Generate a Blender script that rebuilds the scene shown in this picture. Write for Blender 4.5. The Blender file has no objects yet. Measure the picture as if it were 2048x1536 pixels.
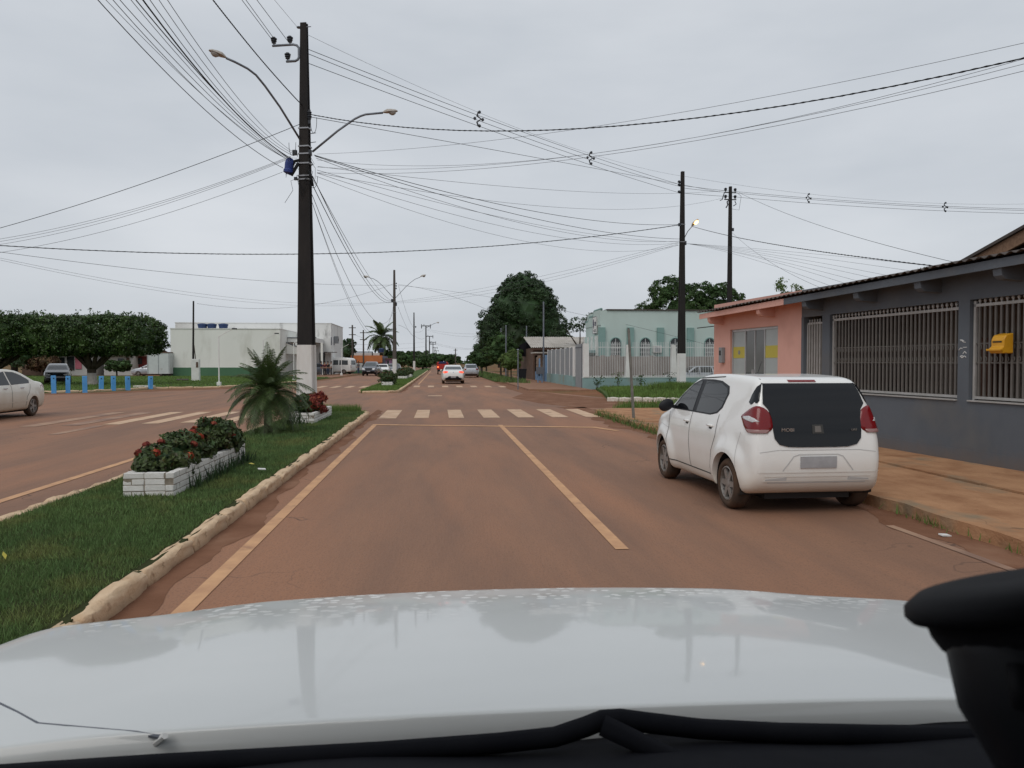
import bpy, bmesh, math, random
import numpy as np
from mathutils import Vector, Matrix

# ------------------------------------------------------------------ scene, camera, sky, sun, exposure
S = bpy.context.scene
COL = S.collection
R = math.radians
random.seed(7)
rng = np.random.default_rng(7)
F, EYE = 1538.0, 1.67                       # focal length in photo pixels, eye height in metres
PITCH = math.atan(43 / F)
YAW = math.atan(146 / F * math.cos(PITCH))
cam = bpy.data.cameras.new('camera')
cam.sensor_width = 36
cam.lens = 36 * F / 2048
cam.clip_start, cam.clip_end = 0.05, 6000
cam.dof.use_dof = True
cam.dof.focus_distance = 14
cam.dof.aperture_fstop = 16
camo = bpy.data.objects.new('camera', cam)
COL.objects.link(camo)
camo.location = (0, 0, EYE)
camo.rotation_euler = (R(90) - PITCH, 0, -YAW)
S.camera = camo

SUN_EL, SUN_AZ = R(48), R(210)               # overcast: a broad soft sun high behind the cloud
w = bpy.data.worlds.new('World')
S.world = w
w.use_nodes = True
nt = w.node_tree
bg = nt.nodes['Background']
sky = nt.nodes.new('ShaderNodeTexSky')
sky.sky_type = 'NISHITA'
sky.sun_disc = False
sky.sun_elevation = SUN_EL
sky.sun_rotation = SUN_AZ
sky.air_density, sky.dust_density, sky.ozone_density = 1.0, 4.0, 1.0
tc = nt.nodes.new('ShaderNodeTexCoord')
mp = nt.nodes.new('ShaderNodeMapping')
mp.inputs['Scale'].default_value = (1.0, 1.0, 3.2)
nz = nt.nodes.new('ShaderNodeTexNoise')
nz.inputs['Scale'].default_value = 1.9
nz.inputs['Detail'].default_value = 5
nz.inputs['Roughness'].default_value = 0.52
rp = nt.nodes.new('ShaderNodeValToRGB')
rp.color_ramp.elements[0].position = 0.30
rp.color_ramp.elements[0].color = (5.40, 5.80, 6.30, 1)
rp.color_ramp.elements[1].position = 0.72
rp.color_ramp.elements[1].color = (7.10, 7.40, 7.80, 1)
mx = nt.nodes.new('ShaderNodeMix')
mx.data_type = 'RGBA'
mx.inputs[0].default_value = 0.93           # cloud cover over the clear sky
nt.links.new(tc.outputs['Generated'], mp.inputs[0])
nt.links.new(mp.outputs[0], nz.inputs['Vector'])
nt.links.new(nz.outputs[0], rp.inputs[0])
nt.links.new(sky.outputs[0], mx.inputs[6])
nt.links.new(rp.outputs[0], mx.inputs[7])
nt.links.new(mx.outputs[2], bg.inputs[0])
bg.inputs[1].default_value = 0.10

sl = bpy.data.lights.new('sun', 'SUN')
sl.energy, sl.angle, sl.color = 0.95, R(35), (1.0, 0.965, 0.92)
so = bpy.data.objects.new('sun', sl)
COL.objects.link(so)
so.rotation_euler = (R(90) - SUN_EL, 0, R(180) - SUN_AZ)
S.view_settings.view_transform = 'Standard'
S.view_settings.look = 'None'
S.view_settings.exposure = 0.0
S.view_settings.gamma = 1.0
S.cycles.max_bounces = 6
S.cycles.transparent_max_bounces = 6
S.cycles.caustics_reflective = False
S.cycles.caustics_refractive = False

# ------------------------------------------------------------------ helpers
FW = Vector((math.sin(YAW) * math.cos(PITCH), math.cos(YAW) * math.cos(PITCH), -math.sin(PITCH)))
RT = Vector((math.cos(YAW), -math.sin(YAW), 0))
UP = RT.cross(FW)


def at(u, v, Y):
    """photo pixel -> the point that lies on its line of sight Y metres down the road"""
    r = FW + RT * ((u - 1024) / F) + UP * ((768 - v) / F)
    return Vector((0, 0, EYE)) + r * (Y / r.y)


def on_ground(u, v, z=0.0):
    r = FW + RT * ((u - 1024) / F) + UP * ((768 - v) / F)
    return Vector((0, 0, EYE)) + r * ((z - EYE) / r.z)


def tag(o, label=None, cat=None, group=None, kind=None):
    if label: o['label'] = label
    if cat: o['category'] = cat
    if group: o['group'] = group
    if kind: o['kind'] = kind
    return o


def empty(name, loc=(0, 0, 0), rz=0.0, parent=None):
    o = bpy.data.objects.new(name, None)
    o.empty_display_size = 0.2
    COL.objects.link(o)
    o.location = loc
    o.rotation_euler = (0, 0, rz)
    o.parent = parent
    return o


def link(name, me, parent=None, loc=None, rot=None):
    o = bpy.data.objects.new(name, me)
    COL.objects.link(o)
    if parent: o.parent = parent
    if loc is not None: o.location = loc
    if rot is not None: o.rotation_euler = rot
    return o


def copy_tree(o, parent=None):
    c = o.copy()
    COL.objects.link(c)
    c.parent = parent
    for ch in list(o.children):
        copy_tree(ch, c)
    return c


class MB:
    """collects simple shapes into one mesh"""

    def __init__(s):
        s.v, s.f = [], []

    def add(s, vs, fs):
        n = len(s.v)
        s.v += [tuple(p) for p in vs]
        s.f += [tuple(i + n for i in f) for f in fs]
        return s

    def box(s, x0, x1, y0, y1, z0, z1):
        return s.add([(x0, y0, z0), (x1, y0, z0), (x1, y1, z0), (x0, y1, z0), (x0, y0, z1), (x1, y0, z1), (x1, y1, z1), (x0, y1, z1)],
                     [(0, 3, 2, 1), (4, 5, 6, 7), (0, 1, 5, 4), (1, 2, 6, 5), (2, 3, 7, 6), (3, 0, 4, 7)])

    def cyl(s, p, q, r0, r1=None, n=10, caps=True):
        r1 = r0 if r1 is None else r1
        p, q = Vector(p), Vector(q)
        d = (q - p).normalized()
        a = d.orthogonal().normalized()
        b = d.cross(a)
        vs = [p + (a * math.cos(t) + b * math.sin(t)) * r0 for t in [2 * math.pi * i / n for i in range(n)]]
        vs += [q + (a * math.cos(t) + b * math.sin(t)) * r1 for t in [2 * math.pi * i / n for i in range(n)]]
        fs = [(i, (i + 1) % n, n + (i + 1) % n, n + i) for i in range(n)]
        if caps: fs += [tuple(range(n - 1, -1, -1)), tuple(range(n, 2 * n))]
        return s.add(vs, fs)

    def tube(s, path, r, n=6):
        path = [Vector(p) for p in path]
        m = len(path)
        rs = r if isinstance(r, (list, tuple)) else [r] * m
        vs, a = [], None
        for i, p in enumerate(path):
            d = (path[min(i + 1, m - 1)] - path[max(i - 1, 0)]).normalized()
            a = d.orthogonal().normalized() if a is None else (a - d * a.dot(d)).normalized()
            b = d.cross(a)
            vs += [p + (a * math.cos(2 * math.pi * k / n) + b * math.sin(2 * math.pi * k / n)) * rs[i] for k in range(n)]
        fs = [(i * n + k, i * n + (k + 1) % n, (i + 1) * n + (k + 1) % n, (i + 1) * n + k) for i in range(m - 1) for k in range(n)]
        fs += [tuple(range(n - 1, -1, -1)), tuple(range((m - 1) * n, m * n))]
        return s.add(vs, fs)

    def lathe(s, prof, n=20, c=(0, 0, 0), axis='z'):
        vs = []
        for r, h in prof:
            for k in range(n):
                t = 2 * math.pi * k / n
                x, y = r * math.cos(t), r * math.sin(t)
                vs.append((x + c[0], y + c[1], h + c[2]) if axis == 'z' else (h + c[0], x + c[1], y + c[2]))
        m = len(prof)
        fs = [(i * n + k, i * n + (k + 1) % n, (i + 1) * n + (k + 1) % n, (i + 1) * n + k) for i in range(m - 1) for k in range(n)]
        if prof[0][0] > 1e-6: fs.append(tuple(range(n - 1, -1, -1)))
        if prof[-1][0] > 1e-6: fs.append(tuple(range((m - 1) * n, m * n)))
        return s.add(vs, fs)

    def prism(s, poly, axis, a, b):
        """poly of 2D points extruded along axis from a to b ('x': (y,z), 'y': (x,z), 'z': (x,y))"""
        def P(p, t):
            return {'x': (t, p[0], p[1]), 'y': (p[0], t, p[1]), 'z': (p[0], p[1], t)}[axis]
        n = len(poly)
        return s.add([P(p, a) for p in poly] + [P(p, b) for p in poly],
                     [tuple(range(n - 1, -1, -1)), tuple(range(n, 2 * n))] + [(i, (i + 1) % n, n + (i + 1) % n, n + i) for i in range(n)])

    def mesh(s, name, m=None, smooth=False, fix=True, bevel=0.0):
        me = bpy.data.meshes.new(name)
        me.from_pydata(s.v, [], s.f)
        if fix or bevel:
            bm = bmesh.new()
            bm.from_mesh(me)
            if fix: bmesh.ops.recalc_face_normals(bm, faces=bm.faces)
            if bevel: bmesh.ops.bevel(bm, geom=list(bm.edges), offset=bevel, segments=1, affect='EDGES', clamp_overlap=True)
            bm.to_mesh(me)
            bm.free()
        if smooth:
            me.polygons.foreach_set('use_smooth', [True] * len(me.polygons))
        if m: me.materials.append(MAT[m])
        return me

    def build(s, name, m=None, parent=None, loc=None, rz=None, **k):
        return link(name, s.mesh(name, m, **k), parent, loc, None if rz is None else (0, 0, rz))


def part(name, m, parent, *boxes, bevel=0.0):
    b = MB()
    for x in boxes: b.box(*x)
    return b.build(name, m, parent, bevel=bevel)


def np_mesh(name, V, Fq, m, smooth=False):
    """fast mesh from numpy arrays: Fq (n,3) or (n,4)"""
    me = bpy.data.meshes.new(name)
    n, k = Fq.shape
    me.vertices.add(len(V))
    me.vertices.foreach_set('co', np.asarray(V, np.float32).ravel())
    me.loops.add(n * k)
    me.loops.foreach_set('vertex_index', np.asarray(Fq, np.int32).ravel())
    me.polygons.add(n)
    me.polygons.foreach_set('loop_start', np.arange(0, n * k, k, dtype=np.int32))
    me.polygons.foreach_set('loop_total', np.full(n, k, np.int32))
    me.update(calc_edges=True)
    me.validate()
    if smooth: me.polygons.foreach_set('use_smooth', [True] * n)
    if m: me.materials.append(MAT[m])
    return me


# ------------------------------------------------------------------ materials
MAT = {}


def mat(name, c, c2=None, scale=4.0, rough=0.8, spec=0.3, metal=0.0, bump=0.0, bscale=None, coat=0.0, detail=6, ramp=(0.35, 0.7),
        crack=None, c3=None, s3=0.6, ramp3=(0.5, 0.7), stretch=(1, 1, 1), mud=None, emit=None, island=0.0, transl=0.0, rvar=0.0, speck=None):
    m = bpy.data.materials.new(name)
    m.use_nodes = True
    t = m.node_tree
    N, L = t.nodes.new, t.links.new
    b = t.nodes['Principled BSDF']
    out = t.nodes['Material Output']
    b.inputs['Roughness'].default_value = rough
    b.inputs['Specular IOR Level'].default_value = spec
    b.inputs['Metallic'].default_value = metal
    b.inputs['Coat Weight'].default_value = coat
    b.inputs['Coat Roughness'].default_value = 0.04
    b.inputs['Base Color'].default_value = (*c, 1)
    tcn = N('ShaderNodeTexCoord')
    mpn = N('ShaderNodeMapping')
    mpn.inputs['Scale'].default_value = stretch
    L(tcn.outputs['Object'], mpn.inputs[0])
    cur = None

    def noise(sc, det=detail, ro=0.6):
        n = N('ShaderNodeTexNoise')
        n.inputs['Scale'].default_value = sc
        n.inputs['Detail'].default_value = det
        n.inputs['Roughness'].default_value = ro
        L(mpn.outputs[0], n.inputs['Vector'])
        return n.outputs[0]

    def mr(src, a, e, lo=0.0, hi=1.0):
        n = N('ShaderNodeMapRange')
        for i, x in zip((1, 2, 3, 4), (a, e, lo, hi)): n.inputs[i].default_value = x
        L(src, n.inputs[0])
        return n.outputs[0]

    def mixc(f, a, e):
        n = N('ShaderNodeMix')
        n.data_type = 'RGBA'
        if isinstance(f, float): n.inputs[0].default_value = f
        else: L(f, n.inputs[0])
        for i, x in ((6, a), (7, e)):
            if isinstance(x, tuple): n.inputs[i].default_value = (*x, 1)
            else: L(x, n.inputs[i])
        return n.outputs[2]
    if c2:
        nn = noise(scale)
        cur = mixc(mr(nn, *ramp), c, c2)
        if rvar: L(mr(nn, 0.3, 0.7, rough - rvar, rough + rvar), b.inputs['Roughness'])
    if c3:
        cur = mixc(mr(noise(s3, 4), *ramp3), cur or c, c3)
    if speck:
        sc, thr, col = speck
        vo = N('ShaderNodeTexVoronoi')
        vo.inputs['Scale'].default_value = sc
        L(tcn.outputs['Object'], vo.inputs['Vector'])
        cur = mixc(mr(vo.outputs['Distance'], thr, thr * 0.4, 0.0, 0.7), cur or c, col)
    if crack:
        sc, wd, col = crack
        dn = N('ShaderNodeTexNoise')
        dn.inputs['Scale'].default_value = sc * 3
        L(tcn.outputs['Object'], dn.inputs['Vector'])
        av = N('ShaderNodeVectorMath')
        av.operation = 'MULTIPLY_ADD'
        L(dn.outputs[1], av.inputs[0])
        av.inputs[1].default_value = (0.5 / sc,) * 3
        L(tcn.outputs['Object'], av.inputs[2])
        vo = N('ShaderNodeTexVoronoi')
        vo.feature = 'DISTANCE_TO_EDGE'
        vo.inputs['Scale'].default_value = sc
        L(av.outputs[0], vo.inputs['Vector'])
        mk = N('ShaderNodeMath')
        mk.operation = 'MULTIPLY'
        L(mr(vo.outputs['Distance'], wd, wd * 0.3), mk.inputs[0])
        L(mr(noise(0.35, 3), 0.50, 0.62), mk.inputs[1])
        cur = mixc(mk.outputs[0], cur or c, col)
    if island:
        g = N('ShaderNodeNewGeometry')
        hv = N('ShaderNodeHueSaturation')
        L(mr(g.outputs['Random Per Island'], 0, 1, 1 - island, 1 + island), hv.inputs['Value'])
        L(mr(g.outputs['Random Per Island'], 0, 1, 0.485, 0.515), hv.inputs['Hue'])
        if cur: L(cur, hv.inputs['Color'])
        else: hv.inputs['Color'].default_value = (*c, 1)
        cur = hv.outputs[0]
    if mud:
        z0, z1, col = mud[:3]
        amp = mud[3] if len(mud) > 3 else 0.35
        sp = N('ShaderNodeSeparateXYZ')
        L(tcn.outputs['Object'], sp.inputs[0])
        ad = N('ShaderNodeMath')
        ad.operation = 'MULTIPLY_ADD'
        L(noise(5.0, 5), ad.inputs[0])
        ad.inputs[1].default_value = amp
        L(sp.outputs[2], ad.inputs[2])
        f = mr(ad.outputs[0], z1 + amp / 2, z0 + amp / 2)
        pw = N('ShaderNodeMath')
        pw.operation = 'MULTIPLY'
        L(f, pw.inputs[0])
        pw.inputs[1].default_value = 0.85
        cur = mixc(pw.outputs[0], cur or c, col)
        L(mr(f, 0, 1, rough, 0.7), b.inputs['Roughness'])
        if coat: L(mr(f, 0, 0.8, coat, 0.0), b.inputs['Coat Weight'])
    if cur: L(cur, b.inputs['Base Color'])
    if bump:
        bn = N('ShaderNodeBump')
        bn.inputs['Strength'].default_value = 1.0
        bn.inputs['Distance'].default_value = bump
        L(noise(bscale or scale * 4, 5, 0.65), bn.inputs['Height'])
        L(bn.outputs[0], b.inputs['Normal'])
    if emit:
        b.inputs['Emission Color'].default_value = (*emit[0], 1)
        b.inputs['Emission Strength'].default_value = emit[1]
    if transl:
        tr = N('ShaderNodeBsdfTranslucent')
        ms = N('ShaderNodeMixShader')
        ms.inputs[0].default_value = transl
        if cur: L(cur, tr.inputs[0])
        else: tr.inputs[0].default_value = (*c, 1)
        L(b.outputs[0], ms.inputs[1])
        L(tr.outputs[0], ms.inputs[2])
        L(ms.outputs[0], out.inputs[0])
    MAT[name] = m
    return m


MUD = (0.30, 0.165, 0.085)
mat('asphalt', (0.280, 0.150, 0.092), (0.196, 0.112, 0.076), 1.3, rough=0.78, spec=0.25, bump=0.008, bscale=45, c3=(0.335, 0.165, 0.094), s3=0.55, ramp3=(0.46, 0.66), stretch=(1, 0.14, 1), detail=9, crack=(0.55, 0.006, (0.10, 0.062, 0.046)), speck=(42, 0.40, (0.185, 0.104, 0.070)))
mat('earth', (0.26, 0.12, 0.062), (0.18, 0.085, 0.045), 0.6, rough=0.95, spec=0.1, bump=0.03, bscale=7, c3=(0.075, 0.085, 0.03), s3=0.08, ramp3=(0.42, 0.6))
mat('dirt', (0.225, 0.112, 0.068), (0.165, 0.078, 0.045), 2.2, rough=0.95, spec=0.1, bump=0.012, bscale=14, c3=(0.27, 0.15, 0.095), s3=0.9)
mat('line_paint', (0.62, 0.36, 0.19), (0.46, 0.25, 0.14), 3, rough=0.8, bump=0.002, bscale=60, c3=(0.30, 0.165, 0.105), s3=2.5, ramp3=(0.60, 0.74))
mat('zebra_paint', (0.62, 0.44, 0.30), (0.50, 0.32, 0.20), 2, rough=0.8, bump=0.002, bscale=60, c3=(0.28, 0.165, 0.115), s3=1.6, ramp3=(0.58, 0.74))
mat('worn_paint', (0.42, 0.27, 0.18), (0.34, 0.20, 0.135), 2, rough=0.8, c3=(0.24, 0.145, 0.105), s3=0.9, ramp3=(0.42, 0.62))
mat('kerb_stone', (0.70, 0.53, 0.36), (0.56, 0.39, 0.245), 5, rough=0.9, spec=0.15, bump=0.02, bscale=14, c3=(0.30, 0.185, 0.11), s3=7, ramp3=(0.60, 0.74), mud=(0.03, 0.13, (0.27, 0.165, 0.10), 0.09))
mat('kerb_white', (0.74, 0.70, 0.63), (0.52, 0.45, 0.37), 5, rough=0.9, spec=0.15, bump=0.015, bscale=16, c3=(0.16, 0.12, 0.09), s3=11, ramp3=(0.64, 0.72))
mat('pavement', (0.47, 0.262, 0.142), (0.31, 0.155, 0.080), 2.1, rough=0.95, spec=0.15, bump=0.022, bscale=13, c3=(0.27, 0.20, 0.13), s3=0.9, ramp3=(0.56, 0.68), stretch=(1.2, 0.8, 1), detail=10, crack=(0.9, 0.012, (0.14, 0.085, 0.055)), speck=(7, 0.10, (0.24, 0.125, 0.07)))
mat('pavement_far', (0.30, 0.175, 0.115), (0.23, 0.12, 0.075), 1.2, rough=0.95, spec=0.15, bump=0.01, bscale=8)
mat('turf', (0.085, 0.13, 0.036), (0.06, 0.10, 0.03), 1.5, rough=0.95, spec=0.1, bump=0.03, bscale=40, c3=(0.10, 0.085, 0.035), s3=0.8, ramp3=(0.6, 0.78))
mat('turf_soil', (0.055, 0.060, 0.026), (0.035, 0.046, 0.018), 6, rough=0.95, spec=0.05, bump=0.02, bscale=30)
mat('blade', (0.125, 0.190, 0.062), (0.088, 0.150, 0.050), 1.2, rough=0.7, spec=0.25, island=0.45, transl=0.25, c3=(0.20, 0.21, 0.07), s3=1.3, ramp3=(0.50, 0.72))
mat('blade_light', (0.155, 0.225, 0.056), (0.105, 0.170, 0.046), 0.35, rough=0.75, spec=0.2, island=0.4, transl=0.25)
mat('leaf_dark', (0.024, 0.050, 0.018), (0.038, 0.074, 0.024), 0.35, rough=0.55, spec=0.35, island=0.5, transl=0.12)
mat('leaf_mid', (0.040, 0.078, 0.024), (0.062, 0.108, 0.030), 0.5, rough=0.6, spec=0.3, island=0.5, transl=0.2)
mat('leaf_light', (0.085, 0.135, 0.036), (0.125, 0.175, 0.046), 0.8, rough=0.6, spec=0.3, island=0.4, transl=0.25)
mat('leaf_ficus', (0.032, 0.064, 0.018), (0.075, 0.125, 0.030), 0.6, rough=0.45, spec=0.4, island=0.55, transl=0.15)
mat('leaf_palm', (0.050, 0.085, 0.024), (0.078, 0.115, 0.034), 2.0, rough=0.5, spec=0.4, island=0.4, transl=0.15)
mat('leaf_ixora', (0.045, 0.078, 0.025), (0.075, 0.098, 0.030), 3.5, rough=0.5, spec=0.35, island=0.5, transl=0.2, c3=(0.115, 0.045, 0.026), s3=2.6, ramp3=(0.58, 0.72))
mat('blossom', (0.44, 0.085, 0.03), (0.32, 0.03, 0.02), 30, rough=0.7, island=0.3)
mat('blossom_dark', (0.17, 0.028, 0.022), (0.24, 0.045, 0.025), 20, rough=0.7, island=0.3)
mat('leaf_rust', (0.11, 0.052, 0.03), (0.07, 0.06, 0.025), 1.5, rough=0.7, island=0.4, transl=0.15)
mat('bark', (0.085, 0.068, 0.052), (0.050, 0.040, 0.032), 6, rough=0.95, spec=0.1, bump=0.03, bscale=12, stretch=(1, 1, 0.3))
mat('lime_trunk', (0.50, 0.47, 0.43), (0.36, 0.32, 0.28), 5, rough=0.95, bump=0.02, bscale=12)
mat('palm_trunk', (0.090, 0.072, 0.050), (0.045, 0.036, 0.026), 14, rough=0.95, bump=0.03, bscale=18)
mat('pole_black', (0.016, 0.0145, 0.0145), (0.028, 0.024, 0.022), 3, rough=0.85, bump=0.006, bscale=18, stretch=(1, 1, 0.25), c3=(0.052, 0.043, 0.037), s3=1.2, ramp3=(0.55, 0.8))
mat('pole_grey', (0.105, 0.092, 0.080), (0.060, 0.052, 0.047), 2, rough=0.9, bump=0.006, bscale=16, stretch=(1, 1, 0.25))
mat('lime_wash', (0.70, 0.69, 0.66), (0.60, 0.57, 0.53), 4, rough=0.9, bump=0.004, bscale=18, stretch=(1, 1, 0.3), c3=(0.34, 0.29, 0.24), s3=3.2, ramp3=(0.62, 0.78))
mat('steel', (0.20, 0.22, 0.25), (0.14, 0.15, 0.17), 8, rough=0.55, spec=0.5, metal=0.5)
mat('lamp_shell', (0.46, 0.43, 0.39), (0.36, 0.33, 0.29), 9, rough=0.55, spec=0.4)
mat('lamp_bowl', (0.34, 0.32, 0.29), rough=0.35, spec=0.5)
mat('lamp_lit', (0.9, 0.6, 0.2), rough=0.4, emit=((1.0, 0.55, 0.16), 7.0))
mat('insulator', (0.022, 0.026, 0.034), rough=0.35, spec=0.5)
mat('cable', (0.016, 0.017, 0.019), rough=0.7, spec=0.2)
mat('cable_grey', (0.10, 0.105, 0.115), rough=0.7, spec=0.2)
mat('cable_band', (0.32, 0.33, 0.35), rough=0.5, metal=0.4)
mat('blue_box', (0.018, 0.040, 0.20), rough=0.45, spec=0.4)
mat('brick_white', (0.80, 0.785, 0.75), (0.69, 0.665, 0.61), 9, rough=0.92, bump=0.008, bscale=35, c3=(0.30, 0.22, 0.16), s3=8, ramp3=(0.63, 0.76))
mat('mortar', (0.30, 0.26, 0.21), (0.18, 0.15, 0.11), 12, rough=0.95, bump=0.01, bscale=40)
mat('soil', (0.060, 0.036, 0.022), (0.035, 0.022, 0.014), 9, rough=1.0, bump=0.03, bscale=22)
mat('pink_wall', (0.72, 0.415, 0.345), (0.66, 0.37, 0.305), 0.9, rough=0.92, spec=0.2, bump=0.003, bscale=30, c3=(0.55, 0.30, 0.24), s3=0.7, ramp3=(0.52, 0.8), mud=(0.05, 0.55, (0.42, 0.24, 0.16)))
mat('grey_wall', (0.125, 0.140, 0.160), (0.100, 0.113, 0.130), 0.9, rough=0.85, spec=0.25, bump=0.003, bscale=30, c3=(0.150, 0.148, 0.146), s3=0.8, ramp3=(0.52, 0.8), mud=(0.0, 0.42, (0.17, 0.125, 0.095)))
mat('roof_sheet', (0.105, 0.088, 0.078), (0.062, 0.052, 0.047), 1.6, rough=0.9, bump=0.004, bscale=20)
mat('roof_pale', (0.50, 0.47, 0.43), (0.36, 0.33, 0.29), 1.1, rough=0.92, bump=0.01, bscale=9, c3=(0.20, 0.17, 0.14), s3=0.9, ramp3=(0.6, 0.8))
mat('timber', (0.27, 0.165, 0.105), (0.17, 0.10, 0.062), 5, rough=0.85, stretch=(1, 4, 4))
mat('timber_dark', (0.10, 0.055, 0.038), (0.060, 0.034, 0.024), 5, rough=0.85, stretch=(1, 4, 4))
mat('grille_bar', (0.150, 0.138, 0.126), (0.115, 0.105, 0.096), 6, rough=0.6, spec=0.4)
mat('grille_rail', (0.42, 0.41, 0.40), (0.34, 0.33, 0.31), 6, rough=0.6)
mat('interior', (0.28, 0.22, 0.175), (0.20, 0.155, 0.125), 2, rough=0.95)
mat('interior_floor', (0.10, 0.07, 0.05), rough=0.9)
mat('alu', (0.52, 0.53, 0.54), (0.44, 0.45, 0.46), 8, rough=0.45, metal=0.4)
mat('pane_frost', (0.42, 0.47, 0.47), (0.37, 0.42, 0.42), 1.5, rough=0.25, spec=0.5)
mat('pane_grey', (0.18, 0.195, 0.195), (0.15, 0.16, 0.16), 1.5, rough=0.12, spec=0.5)
mat('pane_dark', (0.022, 0.026, 0.028), (0.034, 0.038, 0.040), 2.0, rough=0.08, spec=0.5)
mat('yellow_band', (0.52, 0.45, 0.070), rough=0.4)
mat('yellow_plastic', (0.72, 0.36, 0.018), (0.60, 0.29, 0.015), 6, rough=0.45, spec=0.45)
mat('black_plastic', (0.008, 0.009, 0.012), (0.013, 0.014, 0.018), 20, rough=0.5, spec=0.3)
mat('matte_black', (0.006, 0.0065, 0.009), (0.010, 0.0105, 0.013), 9, rough=0.85, spec=0.08)
mat('rubber', (0.008, 0.008, 0.010), (0.012, 0.012, 0.014), 14, rough=0.7, spec=0.15)
mat('mint_wall', (0.50, 0.60, 0.565), (0.46, 0.555, 0.52), 0.7, rough=0.92, spec=0.2, bump=0.004, bscale=20, stretch=(1, 1, 0.5))
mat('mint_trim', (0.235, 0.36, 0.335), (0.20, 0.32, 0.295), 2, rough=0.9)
mat('mint_low', (0.245, 0.365, 0.36), (0.205, 0.31, 0.305), 0.8, rough=0.92, c3=(0.24, 0.25, 0.20), s3=0.7, ramp3=(0.5, 0.75))
mat('concrete_raw', (0.30, 0.265, 0.245), (0.20, 0.17, 0.155), 1.8, rough=0.95, bump=0.012, bscale=9, stretch=(1, 1, 0.4), c3=(0.13, 0.105, 0.09), s3=1.1, ramp3=(0.55, 0.78))
mat('white_paint', (0.74, 0.74, 0.72), (0.66, 0.65, 0.62), 2, rough=0.85, c3=(0.45, 0.42, 0.38), s3=1.1, ramp3=(0.64, 0.82))
mat('white_bar', (0.66, 0.67, 0.66), rough=0.6)
mat('panel_grey', (0.27, 0.285, 0.295), (0.235, 0.25, 0.26), 1.2, rough=0.7)
mat('clinic_wall', (0.77, 0.775, 0.73), (0.70, 0.705, 0.66), 0.25, rough=0.92, spec=0.2, stretch=(1, 1, 0.4), c3=(0.50, 0.49, 0.43), s3=0.35, ramp3=(0.56, 0.78))
mat('clinic_stain', (0.75, 0.755, 0.735), (0.64, 0.64, 0.62), 0.4, rough=0.92, stretch=(1, 1, 0.35), c3=(0.26, 0.26, 0.25), s3=0.75, ramp3=(0.60, 0.76))
mat('clinic_green', (0.075, 0.170, 0.095), (0.062, 0.145, 0.082), 0.6, rough=0.9)
mat('container', (0.56, 0.59, 0.58), (0.48, 0.505, 0.50), 1.2, rough=0.6, c3=(0.33, 0.30, 0.26), s3=1.8, ramp3=(0.64, 0.78))
mat('tank_blue', (0.030, 0.055, 0.14), (0.022, 0.042, 0.11), 3, rough=0.5)
mat('orange_wall', (0.48, 0.175, 0.065), (0.40, 0.14, 0.055), 1, rough=0.9)
mat('lilac_wall', (0.36, 0.20, 0.33), rough=0.9)
mat('slate_wall', (0.13, 0.14, 0.18), rough=0.9)
mat('far_white', (0.56, 0.555, 0.53), (0.46, 0.45, 0.43), 0.7, rough=0.9)
mat('far_brown', (0.15, 0.095, 0.07), (0.10, 0.065, 0.05), 1.5, rough=0.9)
mat('far_pink', (0.46, 0.15, 0.19), rough=0.9)
mat('far_red', (0.20, 0.045, 0.04), rough=0.9)
mat('roof_tile', (0.30, 0.255, 0.22), (0.20, 0.155, 0.125), 1.2, rough=0.95, bump=0.02, bscale=5)
mat('blue_wall', (0.16, 0.27, 0.42), (0.14, 0.22, 0.34), 1, rough=0.9)
mat('brick_far', (0.30, 0.22, 0.165), (0.22, 0.155, 0.115), 3, rough=0.95)
mat('rust_gate', (0.20, 0.105, 0.072), (0.15, 0.075, 0.05), 2, rough=0.85)
mat('shade_net', (0.018, 0.017, 0.022), (0.026, 0.025, 0.031), 2, rough=0.95, spec=0.1)
mat('bollard_blue', (0.085, 0.30, 0.62), (0.115, 0.36, 0.68), 3, rough=0.7, c3=(0.30, 0.42, 0.55), s3=5, ramp3=(0.62, 0.8))
mat('car_white', (0.80, 0.80, 0.78), (0.77, 0.77, 0.74), 2.5, rough=0.32, spec=0.5, coat=0.7, mud=(0.08, 0.62, (0.60, 0.51, 0.40)))
mat('car_white_dirty', (0.74, 0.73, 0.67), (0.66, 0.63, 0.55), 2.5, rough=0.4, spec=0.4, coat=0.5, mud=(0.15, 0.80, (0.40, 0.27, 0.16)))
mat('car_silver', (0.42, 0.44, 0.47), (0.40, 0.42, 0.45), 3, rough=0.3, spec=0.5, metal=0.3, coat=0.6, mud=(0.10, 0.50, (0.32, 0.22, 0.15)))
mat('car_dark', (0.038, 0.044, 0.052), (0.046, 0.052, 0.06), 3, rough=0.25, spec=0.5, coat=0.8, mud=(0.05, 0.45, (0.16, 0.10, 0.065)))
mat('car_grey', (0.075, 0.086, 0.105), (0.085, 0.096, 0.115), 3, rough=0.3, spec=0.5, coat=0.7, mud=(0.10, 0.5, (0.16, 0.105, 0.075)))
mat('car_red', (0.40, 0.028, 0.020), rough=0.4, coat=0.4)
mat('car_glass', (0.004, 0.005, 0.007), rough=0.035, spec=0.38)
mat('car_glass_black', (0.004, 0.0045, 0.006), rough=0.05, spec=0.36)
mat('car_glass_clear', (0.075, 0.088, 0.095), (0.05, 0.06, 0.066), 2, rough=0.05, spec=0.8)
mat('car_seam', (0.05, 0.05, 0.048), rough=0.8)
mat('lamp_red', (0.17, 0.005, 0.007), rough=0.2, spec=0.4, coat=0.15)
mat('lamp_red_lit', (0.5, 0.03, 0.02), rough=0.3, emit=((1.0, 0.06, 0.03), 1.1))
mat('lamp_brake', (0.5, 0.08, 0.02), rough=0.3, emit=((1.0, 0.16, 0.05), 2.2))
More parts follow.
